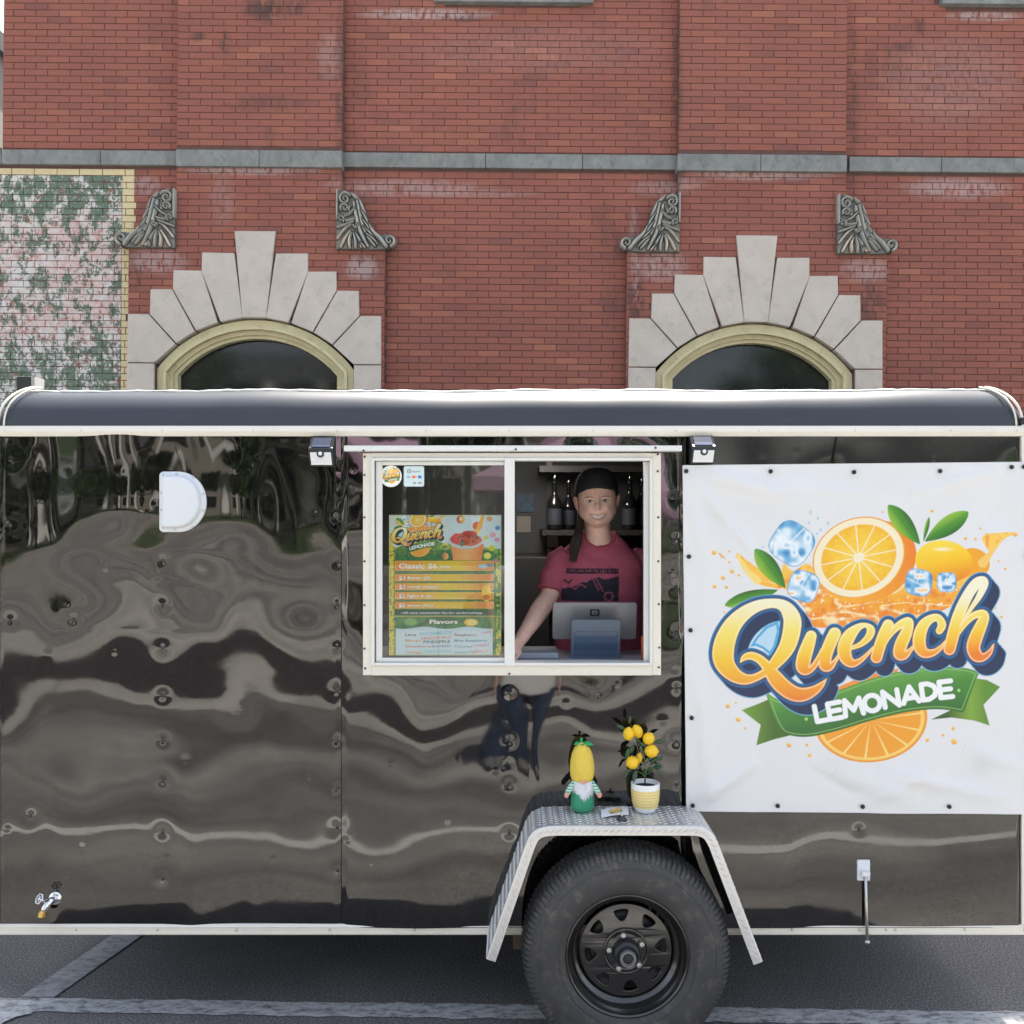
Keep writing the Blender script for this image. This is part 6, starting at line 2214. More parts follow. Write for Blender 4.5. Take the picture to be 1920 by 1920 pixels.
# --- solar wall lights
M_PLAST = pm('black plastic', (0.022, 0.023, 0.026), 0.32, var=0.1)
M_LENS = pm('white lamp lens', (0.72, 0.75, 0.78), 0.3, var=0.03)
M_SOLAR = pm('solar cell', (0.03, 0.045, 0.09), 0.12, var=0.2, scale=40)
def solar(px0, px1, py0, py1, label, sx):
    t = empty('solar_light', (TX((px0 + px1) / 2), D, TZ((py0 + py1) / 2)), label, 'wall light', 'solar lights flanking the service window')
    x0, x1, z1, z0 = TX(px0), TX(px1), TZ(py0), TZ(py1)
    h = z1 - z0
    m_ = MB()
    y = D - 0.016
    sec = [(y + 0.014, z1), (y - 0.004, z1 - 0.003), (y - 0.030, z1 - h * 0.30), (y - 0.050, z1 - h * 0.42), (y - 0.050, z1 - h * 0.53), (y - 0.022, z0 + 0.004), (y - 0.018, z0), (y + 0.014, z0)]
    m_.rings([[(x0, a, b) for a, b in sec], [(x0 + 0.003, a - 0.0015, b) for a, b in sec], [(x1 - 0.003, a - 0.0015, b) for a, b in sec], [(x1, a, b) for a, b in sec]])
    m_.build('housing', M_PLAST, t, bevel=0.0025)
    w = x1 - x0
    def face(u0, u1, f0, f1, A, Bp, off, name, mat):
        a, b = Vector(A), Vector(Bp)
        p0, p1 = a.lerp(b, f0), a.lerp(b, f1)
        nn = Vector((-(b - a).y, (b - a).x)).normalized()
        if nn.x > 0: nn = -nn
        m2 = MB()
        q = []
        for k in (0.0, off):
            q.append([(x0 + w * u0, p0.x + nn.x * k, p0.y + nn.y * k), (x0 + w * u1, p0.x + nn.x * k, p0.y + nn.y * k), (x0 + w * u1, p1.x + nn.x * k, p1.y + nn.y * k), (x0 + w * u0, p1.x + nn.x * k, p1.y + nn.y * k)])
        m2.rings(q)
        return m2.build(name, mat, t, bevel=0.0008)
    face(0.12, 0.88, 0.1, 0.92, (y - 0.005, z1 - 0.003), (y - 0.050, z1 - h * 0.42), 0.003, 'solar_panel', M_SOLAR)
    face(0.08, 0.92, 0.05, 0.97, (y - 0.052, z1 - h * 0.53), (y - 0.024, z0 + 0.004), 0.0035, 'lens', M_LENS)
    cx, cz = (x0 + x1) / 2, z1 - h * 0.60
    m3 = MB(); m3.lathe([(0.014, -0.040 + y), (0.0135, y - 0.053), (0.009, y - 0.055), (0.001, y - 0.055)], 20, (cx, 0, cz), 'Y'); m3.build('sensor_ring', M_PLAST, t, smooth=False)
    m3 = MB(); m3.ellipsoid((cx, y - 0.054, cz), (0.0072, 0.005, 0.0072), 14, 8); m3.build('sensor', M_LENS, t, smooth=True)
solar(585, 630.5, 819.5, 875, 'black solar wall light to the left of the service window, under the top rail', 1)
solar(1291, 1335.5, 817, 870, 'black solar wall light between the service window and the white banner', -1)

# --- gnome
FEND = FZ(1548)          # height of the fender's top
def FT(px, d): return (px - 960) / F * d
gd = 3.335
gx = FT(1092, gd)
pxm = gd / F             # metres per photo pixel here
gnome = empty('lemon_gnome', (gx, gd, FEND), 'plush gnome with a tall yellow lemon hat and white beard standing on the fender', 'gnome')
M_GREENF = pm('green felt', (0.045, 0.29, 0.16), 0.9, var=0.15, scale=40, bump=0.4, bscale=300)
M_YELF = pm('yellow plush', (0.80, 0.60, 0.09), 0.85, var=0.08, scale=60, bump=0.7, bscale=260)
M_LEAFF = pm('leaf green felt', (0.03, 0.33, 0.12), 0.8, var=0.1, scale=50)
M_SKINF = pm('pink felt', (0.66, 0.33, 0.25), 0.85, var=0.05)
M_BEARD = pm('white fur', (0.72, 0.74, 0.78), 0.8, var=0.08, scale=80)
b0 = FEND + 0.002
mb = MB()
prof_ = [(2, 0.0), (15, 0.2), (20, 3), (22, 9), (22, 20), (20.5, 34), (18, 46), (14, 58), (5, 64)]
mb.lathe([(r_ * pxm, h_ * pxm + b0) for r_, h_ in prof_], 32, (gx, gd, 0), 'Z')
mb.build('body', M_GREENF, gnome, smooth=True)
mb = MB()
hat = [(16.5, 57), (20, 58), (22.3, 64), (24, 78), (23, 92), (20, 106), (15.5, 117), (10, 124), (4, 127), (0.6, 127.6)]
mb.lathe([(r_ * pxm * 0.97, h_ * pxm + b0) for r_, h_ in hat], 36, (gx - 0.001, gd, 0), 'Z')
ho = mb.build('hat', M_YELF, gnome, smooth=True)
mb = MB()
ht = b0 + 127 * pxm
mb.tube([(gx - .004, gd, ht - 0.006), (gx - 0.004, gd, ht + 0.008), (gx - .003, gd, ht + 0.017)], [0.0045, 0.0045, 0.005], 8)
def leaf3(m_, p, d, up, L, w, n=8):
    d = Vector(d).normalized(); up = Vector(up).normalized(); s_ = d.cross(up).normalized()
    a, b, c = [], [], []
    for i in range(n + 1):
        t = i / n
        q = Vector(p) + d * L * t + up * (0.16 * L * math.sin(t * 2.4) - 0.05 * L * t)
        ww = w * math.sin(math.pi * min(1, 0.04 + t * 0.96) ** 0.8) ** 0.9
        a.append(q + s_ * ww); b.append(q - up * ww * 0.25); c.append(q - s_ * ww)
    rr_ = [[a[i], b[i], c[i], b[i] + up * 0.0012] for i in range(n + 1)]
    m_.rings(rr_)
lf = MB()
for dx, dy, L_, w_ in ((1, -0.3, 0.043, 0.012), (-1, -0.3, 0.030, 0.010), (0.2, -1, 0.022, 0.010)):
    leaf3(lf, (gx - 0.003, gd, ht - 0.002), (dx, dy, -0.10), (0, -0.75, 0.66), L_, w_)
mb.build('hat_stem', M_LEAFF, ho, smooth=True)
lf.build('hat_leaf', M_LEAFF, ho, smooth=True)
mb = MB(); mb.ellipsoid((gx + 0.0015, gd - 0.040, b0 + 59 * pxm), (0.0085, 0.008, 0.0078), 14, 10); mb.build('nose', M_SKINF, gnome, smooth=True)
# striped sleeves
M_STRIPE = bpy.data.materials.new('striped knit'); M_STRIPE.use_nodes = True
n, l = nodes_of(M_STRIPE)
tc = n.new('ShaderNodeTexCoord'); sp_ = n.new('ShaderNodeSeparateXYZ'); l.new(tc.outputs['Generated'], sp_.inputs[0])
mu = n.new('ShaderNodeMath'); mu.operation = 'MULTIPLY'; mu.inputs[1].default_value = 5.2; l.new(sp_.outputs[2], mu.inputs[0])
f_ = n.new('ShaderNodeMath'); f_.operation = 'FRACT'; l.new(mu.outputs[0], f_.inputs[0])
g_ = n.new('ShaderNodeMath'); g_.operation = 'GREATER_THAN'; g_.inputs[1].default_value = 0.5; l.new(f_.outputs[0], g_.inputs[0])
mx = n.new('ShaderNodeMix'); mx.data_type = 'RGBA'; l.new(g_.outputs[0], mx.inputs[0]); mx.inputs[6].default_value = (0.10, 0.40, 0.30, 1); mx.inputs[7].default_value = (0.55, 0.68, 0.62, 1)
l.new(mx.outputs[2], n['Principled BSDF'].inputs['Base Color']); n['Principled BSDF'].inputs['Roughness'].default_value = 0.9
for s_ in (-1, 1):
    a = Vector((gx + s_ * 16 * pxm, gd - 0.012, b0 + 56 * pxm)); e = Vector((gx + s_ * 29 * pxm, gd - 0.028, b0 + 37 * pxm))
    mb = MB(); mb.tube([a, a.lerp(e, 0.5), e], [0.009, 0.0105, 0.0098], 14); ar = mb.build('arm', M_STRIPE, gnome, smooth=True)
    mb = MB(); mb.ellipsoid(e + Vector((s_ * 0.003, -0.002, -0.006)), (0.0085, 0.008, 0.011), 12, 8); mb.ellipsoid(e + Vector((-s_ * 0.003, -0.006, -0.003)), (0.0035, 0.0035, 0.006), 8, 6); mb.build('hand', M_SKINF, ar, smooth=True)
mb = MB()
rg = random.Random(9)
for k in range(460):
    u_ = rg.uniform(-1, 1)
    x0 = gx + u_ * 0.032
    z0 = b0 + (57 + rg.uniform(-4, 1)) * pxm
    y0_ = gd - 0.036 + abs(u_) ** 2 * 0.018 + rg.uniform(0, 0.006)
    ln = (0.078 - 0.035 * abs(u_) ** 1.3) * rg.uniform(0.6, 1.0)
    x1 = gx + 0.003 + u_ * rg.uniform(0.018, 0.038)
    p = [(x0, y0_, z0), ((x0 * 0.6 + x1 * 0.4) + rg.uniform(-.003, .003), y0_ - 0.007, z0 - ln * 0.5), (x1, y0_ - 0.003 + rg.uniform(-.004, .004), z0 - ln)]
    mb.tube(p, [0.0016, 0.0013, 0.0003], 4, False)
mb.build('beard', M_BEARD, gnome, smooth=True)

# --- potted lemon plant
pd = 3.33
pxm = pd / F
px_ = FT(1210, pd)
plant = empty('potted_lemon_plant', (px_, pd, FEND), 'small artificial lemon tree in a white pot with yellow bands on the fender', 'potted plant')
M_POTW = pm('white glazed pot', (0.74, 0.76, 0.76), 0.3, var=0.02)
M_POTY = pm('yellow glazed band', (0.74, 0.63, 0.27), 0.4, var=0.05)
M_POTY2 = pm('deeper yellow line', (0.70, 0.50, 0.18), 0.4, var=0.05)
M_SOIL = pm('potting soil', (0.015, 0.013, 0.011), 0.95, bump=0.8, bscale=200)
b0 = FEND + 0.002
def potr(h): return np.interp(h, [0, 2, 8, 20, 40, 53], [17.5, 19, 22, 25, 26.8, 27]) * pxm
hs = [0, 1, 2, 5, 8, 12, 16, 20, 25, 30, 35, 40, 46, 51, 53]
mb = MB()
mb.lathe([(0.002, b0)] + [(potr(h), b0 + h * pxm) for h in hs] + [(25.5 * pxm, b0 + 54 * pxm), (24.0 * pxm, b0 + 52.5 * pxm), (23.5 * pxm, b0 + 44 * pxm), (0.002, b0 + 44 * pxm)], 40, (px_, pd, 0), 'Z', cap=False)
pot = mb.build('pot', M_POTW, plant, smooth=True)
mb = MB()
mb.lathe([(potr(h) + 0.0006, b0 + h * pxm) for h in (9.5, 12, 16, 20, 25, 30, 35, 40, 43)], 40, (px_, pd, 0), 'Z', cap=False); mb.build('yellow_glaze', M_POTY, pot, smooth=True)
for h in (14, 19.5, 25, 30.5, 36, 41):
    mb = MB(); mb.lathe([(potr(h - .9) + 0.0009, b0 + (h - .9) * pxm), (potr(h) + 0.0014, b0 + h * pxm), (potr(h + .9) + 0.0009, b0 + (h + .9) * pxm)], 40, (px_, pd, 0), 'Z', cap=False); mb.build('band', M_POTY2, pot, smooth=True)
mb = MB(); mb.lathe([(0.0235 * 1.8, b0 + 46 * pxm), (0.02, b0 + 47.5 * pxm), (0.001, b0 + 48 * pxm)], 24, (px_, pd, 0), 'Z'); mb.build('soil', M_SOIL, pot)
M_STEM = pm('green stem', (0.06, 0.12, 0.03), 0.6)
M_FLEAF = pm('artificial leaf', (0.045, 0.095, 0.045), 0.5, var=0.25, scale=30)
M_LEMON = pm('bright yellow lemon', (0.82, 0.52, 0.012), 0.42, var=0.06, scale=30, bump=0.25, bscale=180)
PW = lambda x, y, dy=0.0: Vector((FT(x, pd), pd + dy, EYE + (960 - y) / F * pd))
base = PW(1209, 1468)
mb = MB()
mb.tube([base, PW(1211, 1445), PW(1208, 1420, -.004), PW(1202, 1395, -.003), PW(1190, 1370), PW(1182, 1358)], [0.0028, 0.0026, 0.0022, 0.002, 0.0016, 0.001], 7)
for pts_ in ([(1211, 1448), (1222, 1430), (1222, 1412)], [(1210, 1450), (1196, 1432), (1186, 1425)], [(1207, 1418), (1215, 1400), (1214, 1386)], [(1211, 1452), (1228, 1444), (1240, 1440)], [(1209, 1455), (1196, 1446), (1192, 1442)],
             [(1203, 1398), (1196, 1384), (1190, 1374)], [(1204, 1396), (1225, 1392), (1236, 1388)], [(1192, 1372), (1172, 1368), (1165, 1366)]):
    mb.tube([PW(*p) for p in pts_], [0.0018, 0.0014, 0.001], 6)
mb.build('stem', M_STEM, plant, smooth=True)
rl = random.Random(12)
for (x, y, ax, ay, L_) in [(1172, 1368, -1, 0.55, 0.036), (1180, 1358, 0, 1, 0.034), (1228, 1391, 1, 0.35, 0.040), (1192, 1380, 0.3, -0.5, 0.03), (1189, 1398, -0.5, -0.9, 0.04), (1180, 1404, -0.4, -1, 0.038), (1200, 1391, 0.8, -0.5, 0.03),
                           (1178, 1410, -.2, -1, .03), (1184, 1440, -.8, -.5, .03), (1176, 1446, -.5, -.9, .026), (1192, 1443, -.2, -1, .045), (1225, 1440, 1, 0.1, 0.036), (1230, 1444, 0.9, -0.4, 0.034), (1216, 1446, 0.5, 0.7, 0.03), (1221, 1436, .6, .8, .04),
                           (1215, 1425, .5, .8, .032), (1222, 1426, .9, .5, .034), (1228, 1432, 1, -.2, .03), (1204, 1448, .3, -.6, .02), (1210, 1410, -.1, 1, .03), (1200, 1375, .2, .9, .024), (1236, 1428, .4, .9, .026), (1188, 1428, -1, .6, .026), (1176, 1422, -1, -.2, .022)]:
    m_ = MB()
    leaf3(m_, PW(x, y, rl.uniform(-.012, .012)), (ax, rl.uniform(-.5, .3), ay), (0.2 * ay, -1, 0.3), L_, L_ * 0.20)
    m_.build('leaf', M_FLEAF, plant, smooth=True)
lem0 = None
for (x, y, rx, rz, rot, dy) in [(1178, 1374.5, 10.5, 13.2, 0, -.012), (1195, 1371, 10, 14, -25, -.004), (1215, 1383, 11, 12, 28, -.014), (1220, 1405.5, 12.3, 12.5, 90, -.02), (1184, 1427, 12.3, 12, 60, -.02), (1199, 1422, 6, 11, 5, 0.004)]:
    prof_ = [(0.02, -1.06), (0.14, -1.0), (0.38, -0.90), (0.72, -0.66), (0.95, -0.25), (1.0, 0.05), (0.92, 0.4), (0.68, 0.72), (0.36, 0.92), (0.14, 1.02), (0.10, 1.08), (0.02, 1.12)]
    if lem0 is None:
        m_ = MB(); m_.lathe(prof_, 24, (0, 0, 0), 'Z'); lem0 = m_.build('lemon', M_LEMON, plant, smooth=True); o = lem0
    else:
        o = inst(lem0, plant)
    o.matrix_parent_inverse = pmat(plant).inverted()
    o.location = PW(x, y, dy)
    o.rotation_euler = (R(15), R(rot), 0)
    o.scale = (rx * pxm, rx * pxm, rz * pxm)

# --- card and suction hook on the fender
st = 0.4
X, Y = np.meshgrid(np.linspace(0, 90, 150), np.linspace(0, 52, 90))
art = Art(X, Y, (0.72, 0.75, 0.80), 1)
lx_, ly_ = 1600 + (X - 46) / 0.085, 1215 + (Y - 26) / 0.085
s2 = Art(lx_, ly_, (0.72, 0.75, 0.80), 8); draw_logo(s2, lx_, ly_, srgb(70, 80, 60), srgb(60, 70, 60), srgb(220, 215, 160), 8)
c00, c10, c01 = Vector((FT(1127, 3.25), 3.245, FEND + 0.005)), Vector((FT(1179, 3.27), 3.27, FEND + 0.008)), Vector((FT(1127, 3.32), 3.315, FEND + 0.012))
ex, ey = (c10 - c00), (c01 - c00)
U_, V_ = X / 90, 1 - Y / 52
P = np.stack([c00[k] + ex[k] * U_ + ey[k] * V_ for k in range(3)], -1)
P[..., 2] += 0.004 * np.sin(U_ * 3.1)
o = grid_mesh('business_card', P, M_POSTER, None, s2.C)
tag(o, 'small white card with a yellow emblem lying on the fender between gnome and flower pot', 'card')
s_ = o.modifiers.new('thick', 'SOLIDIFY'); s_.thickness = 0.0006
hd = 3.235
hx = FT(1166, hd)
hook = empty('suction_hook', (hx, hd, FEND), 'tiny dark rubber suction cup lying on the fender in front of the white card', 'suction cup')
mb = MB(); mb.lathe([(0.019, FEND + 0.0025), (0.018, FEND + 0.005), (0.011, FEND + 0.012), (0.004, FEND + 0.015)], 20, (hx, hd, 0), 'Z'); mb.build('cup', pm('dark translucent rubber', (0.03, 0.032, 0.036), 0.25), hook, smooth=True)
mb = MB(); mb.tube([(hx, hd, FEND + 0.010), (hx, hd, FEND + 0.019), (hx + 0.005, hd, FEND + 0.024)], [0.004, 0.0045, 0.003], 8); mb.build('knob', M_ZINC, hook, smooth=True)

# --- point of sale terminal
M_SILVER = pm('silver grey plastic', (0.22, 0.225, 0.24), 0.35, 0.2, var=0.03)
M_BLUEG = pm('dark glass screen', (0.045, 0.075, 0.13), 0.10, var=0.05, rvar=0.03)
M_BODYB = pm('blue grey plastic', (0.07, 0.10, 0.15), 0.3)
td = 3.60
pos = empty('till_terminal', (FT(1116, td), td, COUNTER_Z), 'silver till terminal with a small blue customer screen on the counter in the window', 'till')
def rrect(cx, cy, w, h, r_, n=6):
    p = []
    for (sx, sy, a0) in ((1, 1, 0), (-1, 1, 90), (-1, -1, 180), (1, -1, 270)):
        for i in range(n + 1):
            a = R(a0 + 90 * i / n)
            p.append((cx + sx * (w / 2 - r_) + r_ * math.cos(a), cy + sy * (h / 2 - r_) + r_ * math.sin(a)))
    return p
def slab(px0, px1, py0, py1, d, th, r_, name, mat, par, tilt=0.0, bev=0.002, pivot=None):
    a, b = W(px0, py1, d), W(px1, py0, d)
    c0_ = (a.z + b.z) / 2
    cz = c0_ if pivot is None else EYE + (960 - pivot) / F * d
    pts_ = rrect((a.x + b.x) / 2, c0_, b.x - a.x, b.z - a.z, r_)
    m_ = MB()
    m_.rings([[(x, d + (z - cz) * tilt, z) for x, z in offset_poly(pts_, bev)], [(x, d + bev + (z - cz) * tilt, z) for x, z in pts_], [(x, d + th - bev + (z - cz) * tilt, z) for x, z in pts_], [(x, d + th + (z - cz) * tilt, z) for x, z in offset_poly(pts_, bev)]])
    return m_.build(name, mat, par, smooth=False)
mon = slab(1036, 1194, 1129, 1200, td, 0.014, 0.010, 'monitor', M_SILVER, pos, -0.25)
slab(1106, 1123.5, 1142, 1154.5, td - 0.004, 0.004, 0.003, 'logo_plate', M_RUBBER, mon, -0.25, 0.0006, 1164.5)
slab(1109.5, 1120, 1144.5, 1152, td - 0.0052, 0.0014, 0.002, 'logo_ring', M_SILVER, mon, -0.25, 0.0003, 1164.5)
slab(1113, 1116.5, 1147, 1149.5, td - 0.0066, 0.0014, 0.0006, 'logo_centre', M_RUBBER, mon, -0.25, 0.0002, 1164.5)
slab(1070.5, 1163.5, 1161, 1246, td - 0.07, 0.016, 0.010, 'customer_display', M_BODYB, pos, -0.18)
slab(1077, 1157, 1184, 1231, td - 0.0725, 0.002, 0.003, 'screen', M_BLUEG, pos, -0.18, 0.0005, 1203.5)
mb = MB(); mb.tube([(FT(1116, td), td + 0.03, COUNTER_Z + 0.10), (FT(1116, td), td + 0.045, COUNTER_Z + 0.01)], 0.018, 14); mb.lathe([(0.075, COUNTER_Z + 0.001), (0.075, COUNTER_Z + 0.010), (0.02, COUNTER_Z + 0.016)], 28, (FT(1116, td), td + 0.045, 0), 'Z'); mb.build('stand', M_BODYB, pos)
# orange bottle at the right, pale box at the left of the counter
o = empty('orange_sauce_bottle', (FT(1206, 3.52), 3.52, COUNTER_Z), 'orange squeeze bottle at the right edge of the serving counter, mostly behind the window frame', 'bottle')
mb = MB(); mb.lathe([(0.028, COUNTER_Z + .001), (0.030, COUNTER_Z + .004), (0.030, COUNTER_Z + 0.085), (0.012, COUNTER_Z + 0.10)], 24, (FT(1217, 3.52), 3.52, 0), 'Z'); mb.build('body', pm('orange plastic', (0.62, 0.10, 0.03), 0.35), o, smooth=True)
mb = MB(); mb.lathe([(0.012, COUNTER_Z + .1), (0.012, COUNTER_Z + .115), (0.004, COUNTER_Z + 0.14)], 16, (FT(1217, 3.52), 3.52, 0), 'Z'); mb.build('nozzle', pm('orange plastic cap', (0.62, 0.10, 0.03), 0.35), o, smooth=True)
a = W(966, 1243, 3.56); b_ = W(1047, 1228, 3.56)
o = MB(); o.box(a.x - .02, b_.x, 3.54, 3.72, COUNTER_Z + 0.001, COUNTER_Z + 0.022)
o = o.build('napkin_tray', pm('pale blue tray', (0.30, 0.34, 0.40), 0.4), None, bevel=0.004)
tag(o, 'low pale tray on the serving counter in front of the worker\'s arm', 'tray')

# --- bottles on the back shelf
M_BOTTLE = pm('dark bottle glass', (0.015, 0.016, 0.018), 0.10, spec=0.6, rvar=0.04)
M_LABELB = pm('dark bottle label', (0.05, 0.06, 0.08), 0.6, var=0.2)
M_CHR2 = pm('steel pourer', (0.5, 0.5, 0.5), 0.2, 1.0)
def bottle(px, d, h, r_, label):
    x = FT(px, d)
    t = empty('syrup_bottle', (x, d, SHZ), label, 'bottle', 'bottles on the shelf behind the counter')
    z = SHZ
    m_ = MB(); m_.lathe([(r_ * .9, z + .0005), (r_, z + .006), (r_, z + h * .45), (r_ * .92, z + h * .52), (r_ * .42, z + h * .66), (r_ * .34, z + h * .72), (r_ * .33, z + h * .88), (r_ * .38, z + h * .89), (r_ * .38, z + h * .92)], 28, (x, d, 0), 'Z')
    m_.build('glass', M_BOTTLE, t, smooth=True)
    m_ = MB(); m_.lathe([(r_ * 1.01, z + h * .1), (r_ * 1.012, z + h * .4)], 28, (x, d, 0), 'Z', cap=False); m_.build('label', M_LABELB, t, smooth=True)
    m_ = MB(); m_.tube([(x, d, z + h * .9), (x, d, z + h), (x + 0.008, d - .006, z + h * 1.12)], [r_ * .28, r_ * .2, r_ * .1], 8); m_.build('pourer', M_CHR2, t, smooth=True)
bottle(1040, 4.83, 0.27, 0.040, 'dark bottle with pourer on the back shelf, to the left of the worker\'s cap')
bottle(1181, 4.83, 0.27, 0.040, 'dark bottle with pourer on the back shelf, to the right of the worker\'s face')
bottle(1203, 4.88, 0.26, 0.038, 'dark bottle on the back shelf nearest the right window jamb')
bottle(1066, 4.93, 0.25, 0.036, 'dim bottle set back between the pourer bottle and the worker\'s cap')

# ================================================================== THE WORKER
M_SKIN = vcol_mat('skin', 0.5, 0.4, sss=0.0)
M_SHIRT = vcol_mat('cotton shirt', 0.9, 0.2, bump=0.2, bscale=400, sheen=0.0)
M_CAP = pm('dark navy cotton cap', (0.012, 0.013, 0.018), 0.85, var=0.15, scale=30, bump=0.2)
M_HAIR = pm('brown hair', (0.03, 0.018, 0.012), 0.55, var=0.3, scale=60, stretch=(1, 1, 0.1))
M_JEANS = pm('dark jeans', (0.02, 0.028, 0.05), 0.85, var=0.2, scale=40)


def remesh(mb_, voxel, smooth_iter=2):
    me = bpy.data.meshes.new('raw')
    me.from_pydata(mb_.v, [], mb_.f)
    bm = bmesh.new(); bm.from_mesh(me); bmesh.ops.recalc_face_normals(bm, faces=bm.faces); bm.to_mesh(me); bm.free()
    ob = bpy.data.objects.new('raw', me)
    COL.objects.link(ob)
    m_ = ob.modifiers.new('r', 'REMESH'); m_.mode = 'VOXEL'; m_.voxel_size = voxel
    if smooth_iter:
        s_ = ob.modifiers.new('s', 'SMOOTH'); s_.iterations = smooth_iter; s_.factor = 0.5
    bpy.context.view_layer.update()
    out = bpy.data.meshes.new_from_object(ob.evaluated_get(bpy.context.evaluated_depsgraph_get()))
    bpy.data.objects.remove(ob)
    return out


def vcolor(me, fn):
    n_ = len(me.vertices)
    co = np.empty(n_ * 3, np.float32); me.vertices.foreach_get('co', co); co = co.reshape(-1, 3).astype(float)
    c = np.ones((n_, 4), np.float32); c[:, :3] = fn(co)
    a = me.color_attributes.new('print', 'FLOAT_COLOR', 'POINT'); a.data.foreach_set('color', c.ravel())


HC = Vector((0.342, 3.800, 1.862 + (960 - 935.5) / F * 3.78))       # centre of the skull
worker = empty('person', (0.36, 3.86, TZ(1735)), 'person in a faded pink printed t-shirt and dark backwards cap smiling from the service window', 'person')


def head_points(c, n=110, m_=90):
    """skull and face as one surface, looking towards -y"""
    rings = []
    for i in range(m_ + 1):
        ph = math.pi * (i + 0.01) / (m_ + 0.02)
        ring = []
        for k in range(n):
            th = 2 * math.pi * k / n
            d = np.array([math.sin(ph) * math.cos(th), math.sin(ph) * math.sin(th), -math.cos(ph)])
            p = d * np.array([0.0765, 0.092, 0.117])
            if p[2] > 0:
                p[0] *= 1 + 0.06 * min(1, p[2] / .05)
            z = p[2]
            # jaw and chin
            jaw = np.clip((-z - 0.02) / 0.097, 0, 1)
            p[0] *= 1 + 0.12 * math.sin(jaw * math.pi) + 0.0 * jaw
            p[1] = p[1] if p[1] > 0 else p[1] * (1 - 0.03 * jaw)
            if p[1] > 0:
                p[1] *= 1 - 0.35 * jaw
            if p[1] < 0:
                f = -d[1]
                x = p[0]
                g = lambda cx, cz, sx, sz: math.exp(-((x - cx) / sx) ** 2 - ((z - cz) / sz) ** 2)
                dy = 0
                dy += 0.0215 * math.exp(-(x / 0.0085) ** 2) * math.exp(-((z + 0.029) / 0.0125) ** 2)            # nose tip
                dy += 0.0125 * math.exp(-(x / 0.0075) ** 2) * math.exp(-((z + 0.008) / 0.020) ** 2)            # bridge
                dy += 0.007 * (g(0.012, -0.033, 0.006, 0.007) + g(-0.012, -0.033, 0.006, 0.007))               # wings
                dy -= 0.0085 * (g(0.030, -0.008, 0.014, 0.011) + g(-0.030, -0.008, 0.014, 0.011))              # sockets
                dy += 0.0045 * (g(0.030, -0.009, 0.009, 0.0055) + g(-0.030, -0.009, 0.009, 0.0055))            # eyeballs under lids
                dy += 0.0045 * (g(0.028, 0.010, 0.018, 0.008) + g(-0.028, 0.010, 0.018, 0.008))                # brows
                dy += 0.0085 * (g(0.040, -0.042, 0.015, 0.013) + g(-0.040, -0.042, 0.015, 0.013))              # cheeks lifted by the smile
                dy -= 0.0035 * (g(0.040, -0.066, 0.006, 0.014) + g(-0.040, -0.066, 0.006, 0.014))              # folds by the mouth
                dy += 0.0065 * g(0, -0.070, 0.030, 0.020)
                mz = -0.071 + 8.5 * x * x
                inside = math.exp(-((z - mz) / 0.0045) ** 2) * (1 if abs(x) < 0.030 else math.exp(-((abs(x) - .030) / .004) ** 2))
                dy -= 0.0035 * inside
                dy += 0.0030 * math.exp(-((z - (mz + 0.0095)) / 0.0035) ** 2) * math.exp(-(x / 0.026) ** 2)
                dy += 0.0045 * math.exp(-((z - (mz - 0.0105)) / 0.004) ** 2) * math.exp(-(x / 0.024) ** 2)
                dy += 0.0120 * g(0, -0.103, 0.020, 0.015)                                                        # chin
                dy -= 0.003 * g(0, -0.090, 0.020, 0.006)
                p[1] -= dy * min(1, f * 1.6)
                p[1] *= 1 - 0.05 * math.exp(-((z - 0.05) / 0.05) ** 2)
            ring.append(c + Vector(p))
        rings.append(ring)
    return rings


body = MB()
tilt = Matrix.Rotation(R(-3), 3, 'Y') @ Matrix.Rotation(R(-4), 3, 'Z')
rg_ = [[HC + tilt @ (p - HC) for p in r_] for r_ in head_points(HC)]
body.rings(rg_)
for s_ in (-1, 1):                                                   # ears
    e = HC + tilt @ Vector((s_ * 0.083, 0.012, -0.014))
    Rm = Matrix.Rotation(s_ * R(-28), 3, 'Z') @ Matrix.Rotation(s_ * R(14), 3, 'Y')
    body.ellipsoid(e, (0.007, 0.016, 0.031), 14, 12, Rm)
    body.ellipsoid(e + Vector((s_ * 0.004, 0.002, 0.010)), (0.0055, 0.016, 0.020), 12, 10, Rm)
neck0 = HC + Vector((0.003, 0.034, -0.070))
neck1 = Vector((0.352, 3.845, HC.z - 0.175))
body.tube([neck0, neck0.lerp(neck1, 0.5), neck1, neck1 + Vector((0, 0.02, -0.05))], [0.055, 0.050, 0.058, 0.062], 24)
SHL = Vector((0.352 - 0.155, 3.85, HC.z - 0.245)); SHR = Vector((0.352 + 0.160, 3.87, HC.z - 0.250))
body.tube([SHL, Vector((0.352, 3.865, HC.z - 0.24)), SHR], [0.040, 0.034, 0.040], 16)
hipz = 1.10
body.rings([[Vector((0.352 + a * math.cos(t), 3.87 + b * math.sin(t), z)) for t in [2 * math.pi * k / 28 for k in range(28)]]
            for z, a, b in [(hipz - .05, .15, .10), (hipz + .1, .145, .10), (hipz + .25, .14, .10), (HC.z - .40, .145, .09), (HC.z - .29, .13, .07), (HC.z - .23, .07, .05)]])
EL = W(1030, 1118, 3.78); WR = W(972, 1205, 3.60)
ER = Vector((0.60, 3.90, EL.z + 0.0)); WRR = Vector((0.64, 3.76, COUNTER_Z + 0.06))
body.tube([SHL, SHL.lerp(EL, .5), EL], [0.047, 0.044, 0.037], 16)
body.tube([EL, EL.lerp(WR, .35), EL.lerp(WR, .75), WR], [0.038, 0.039, 0.029, 0.024], 16)
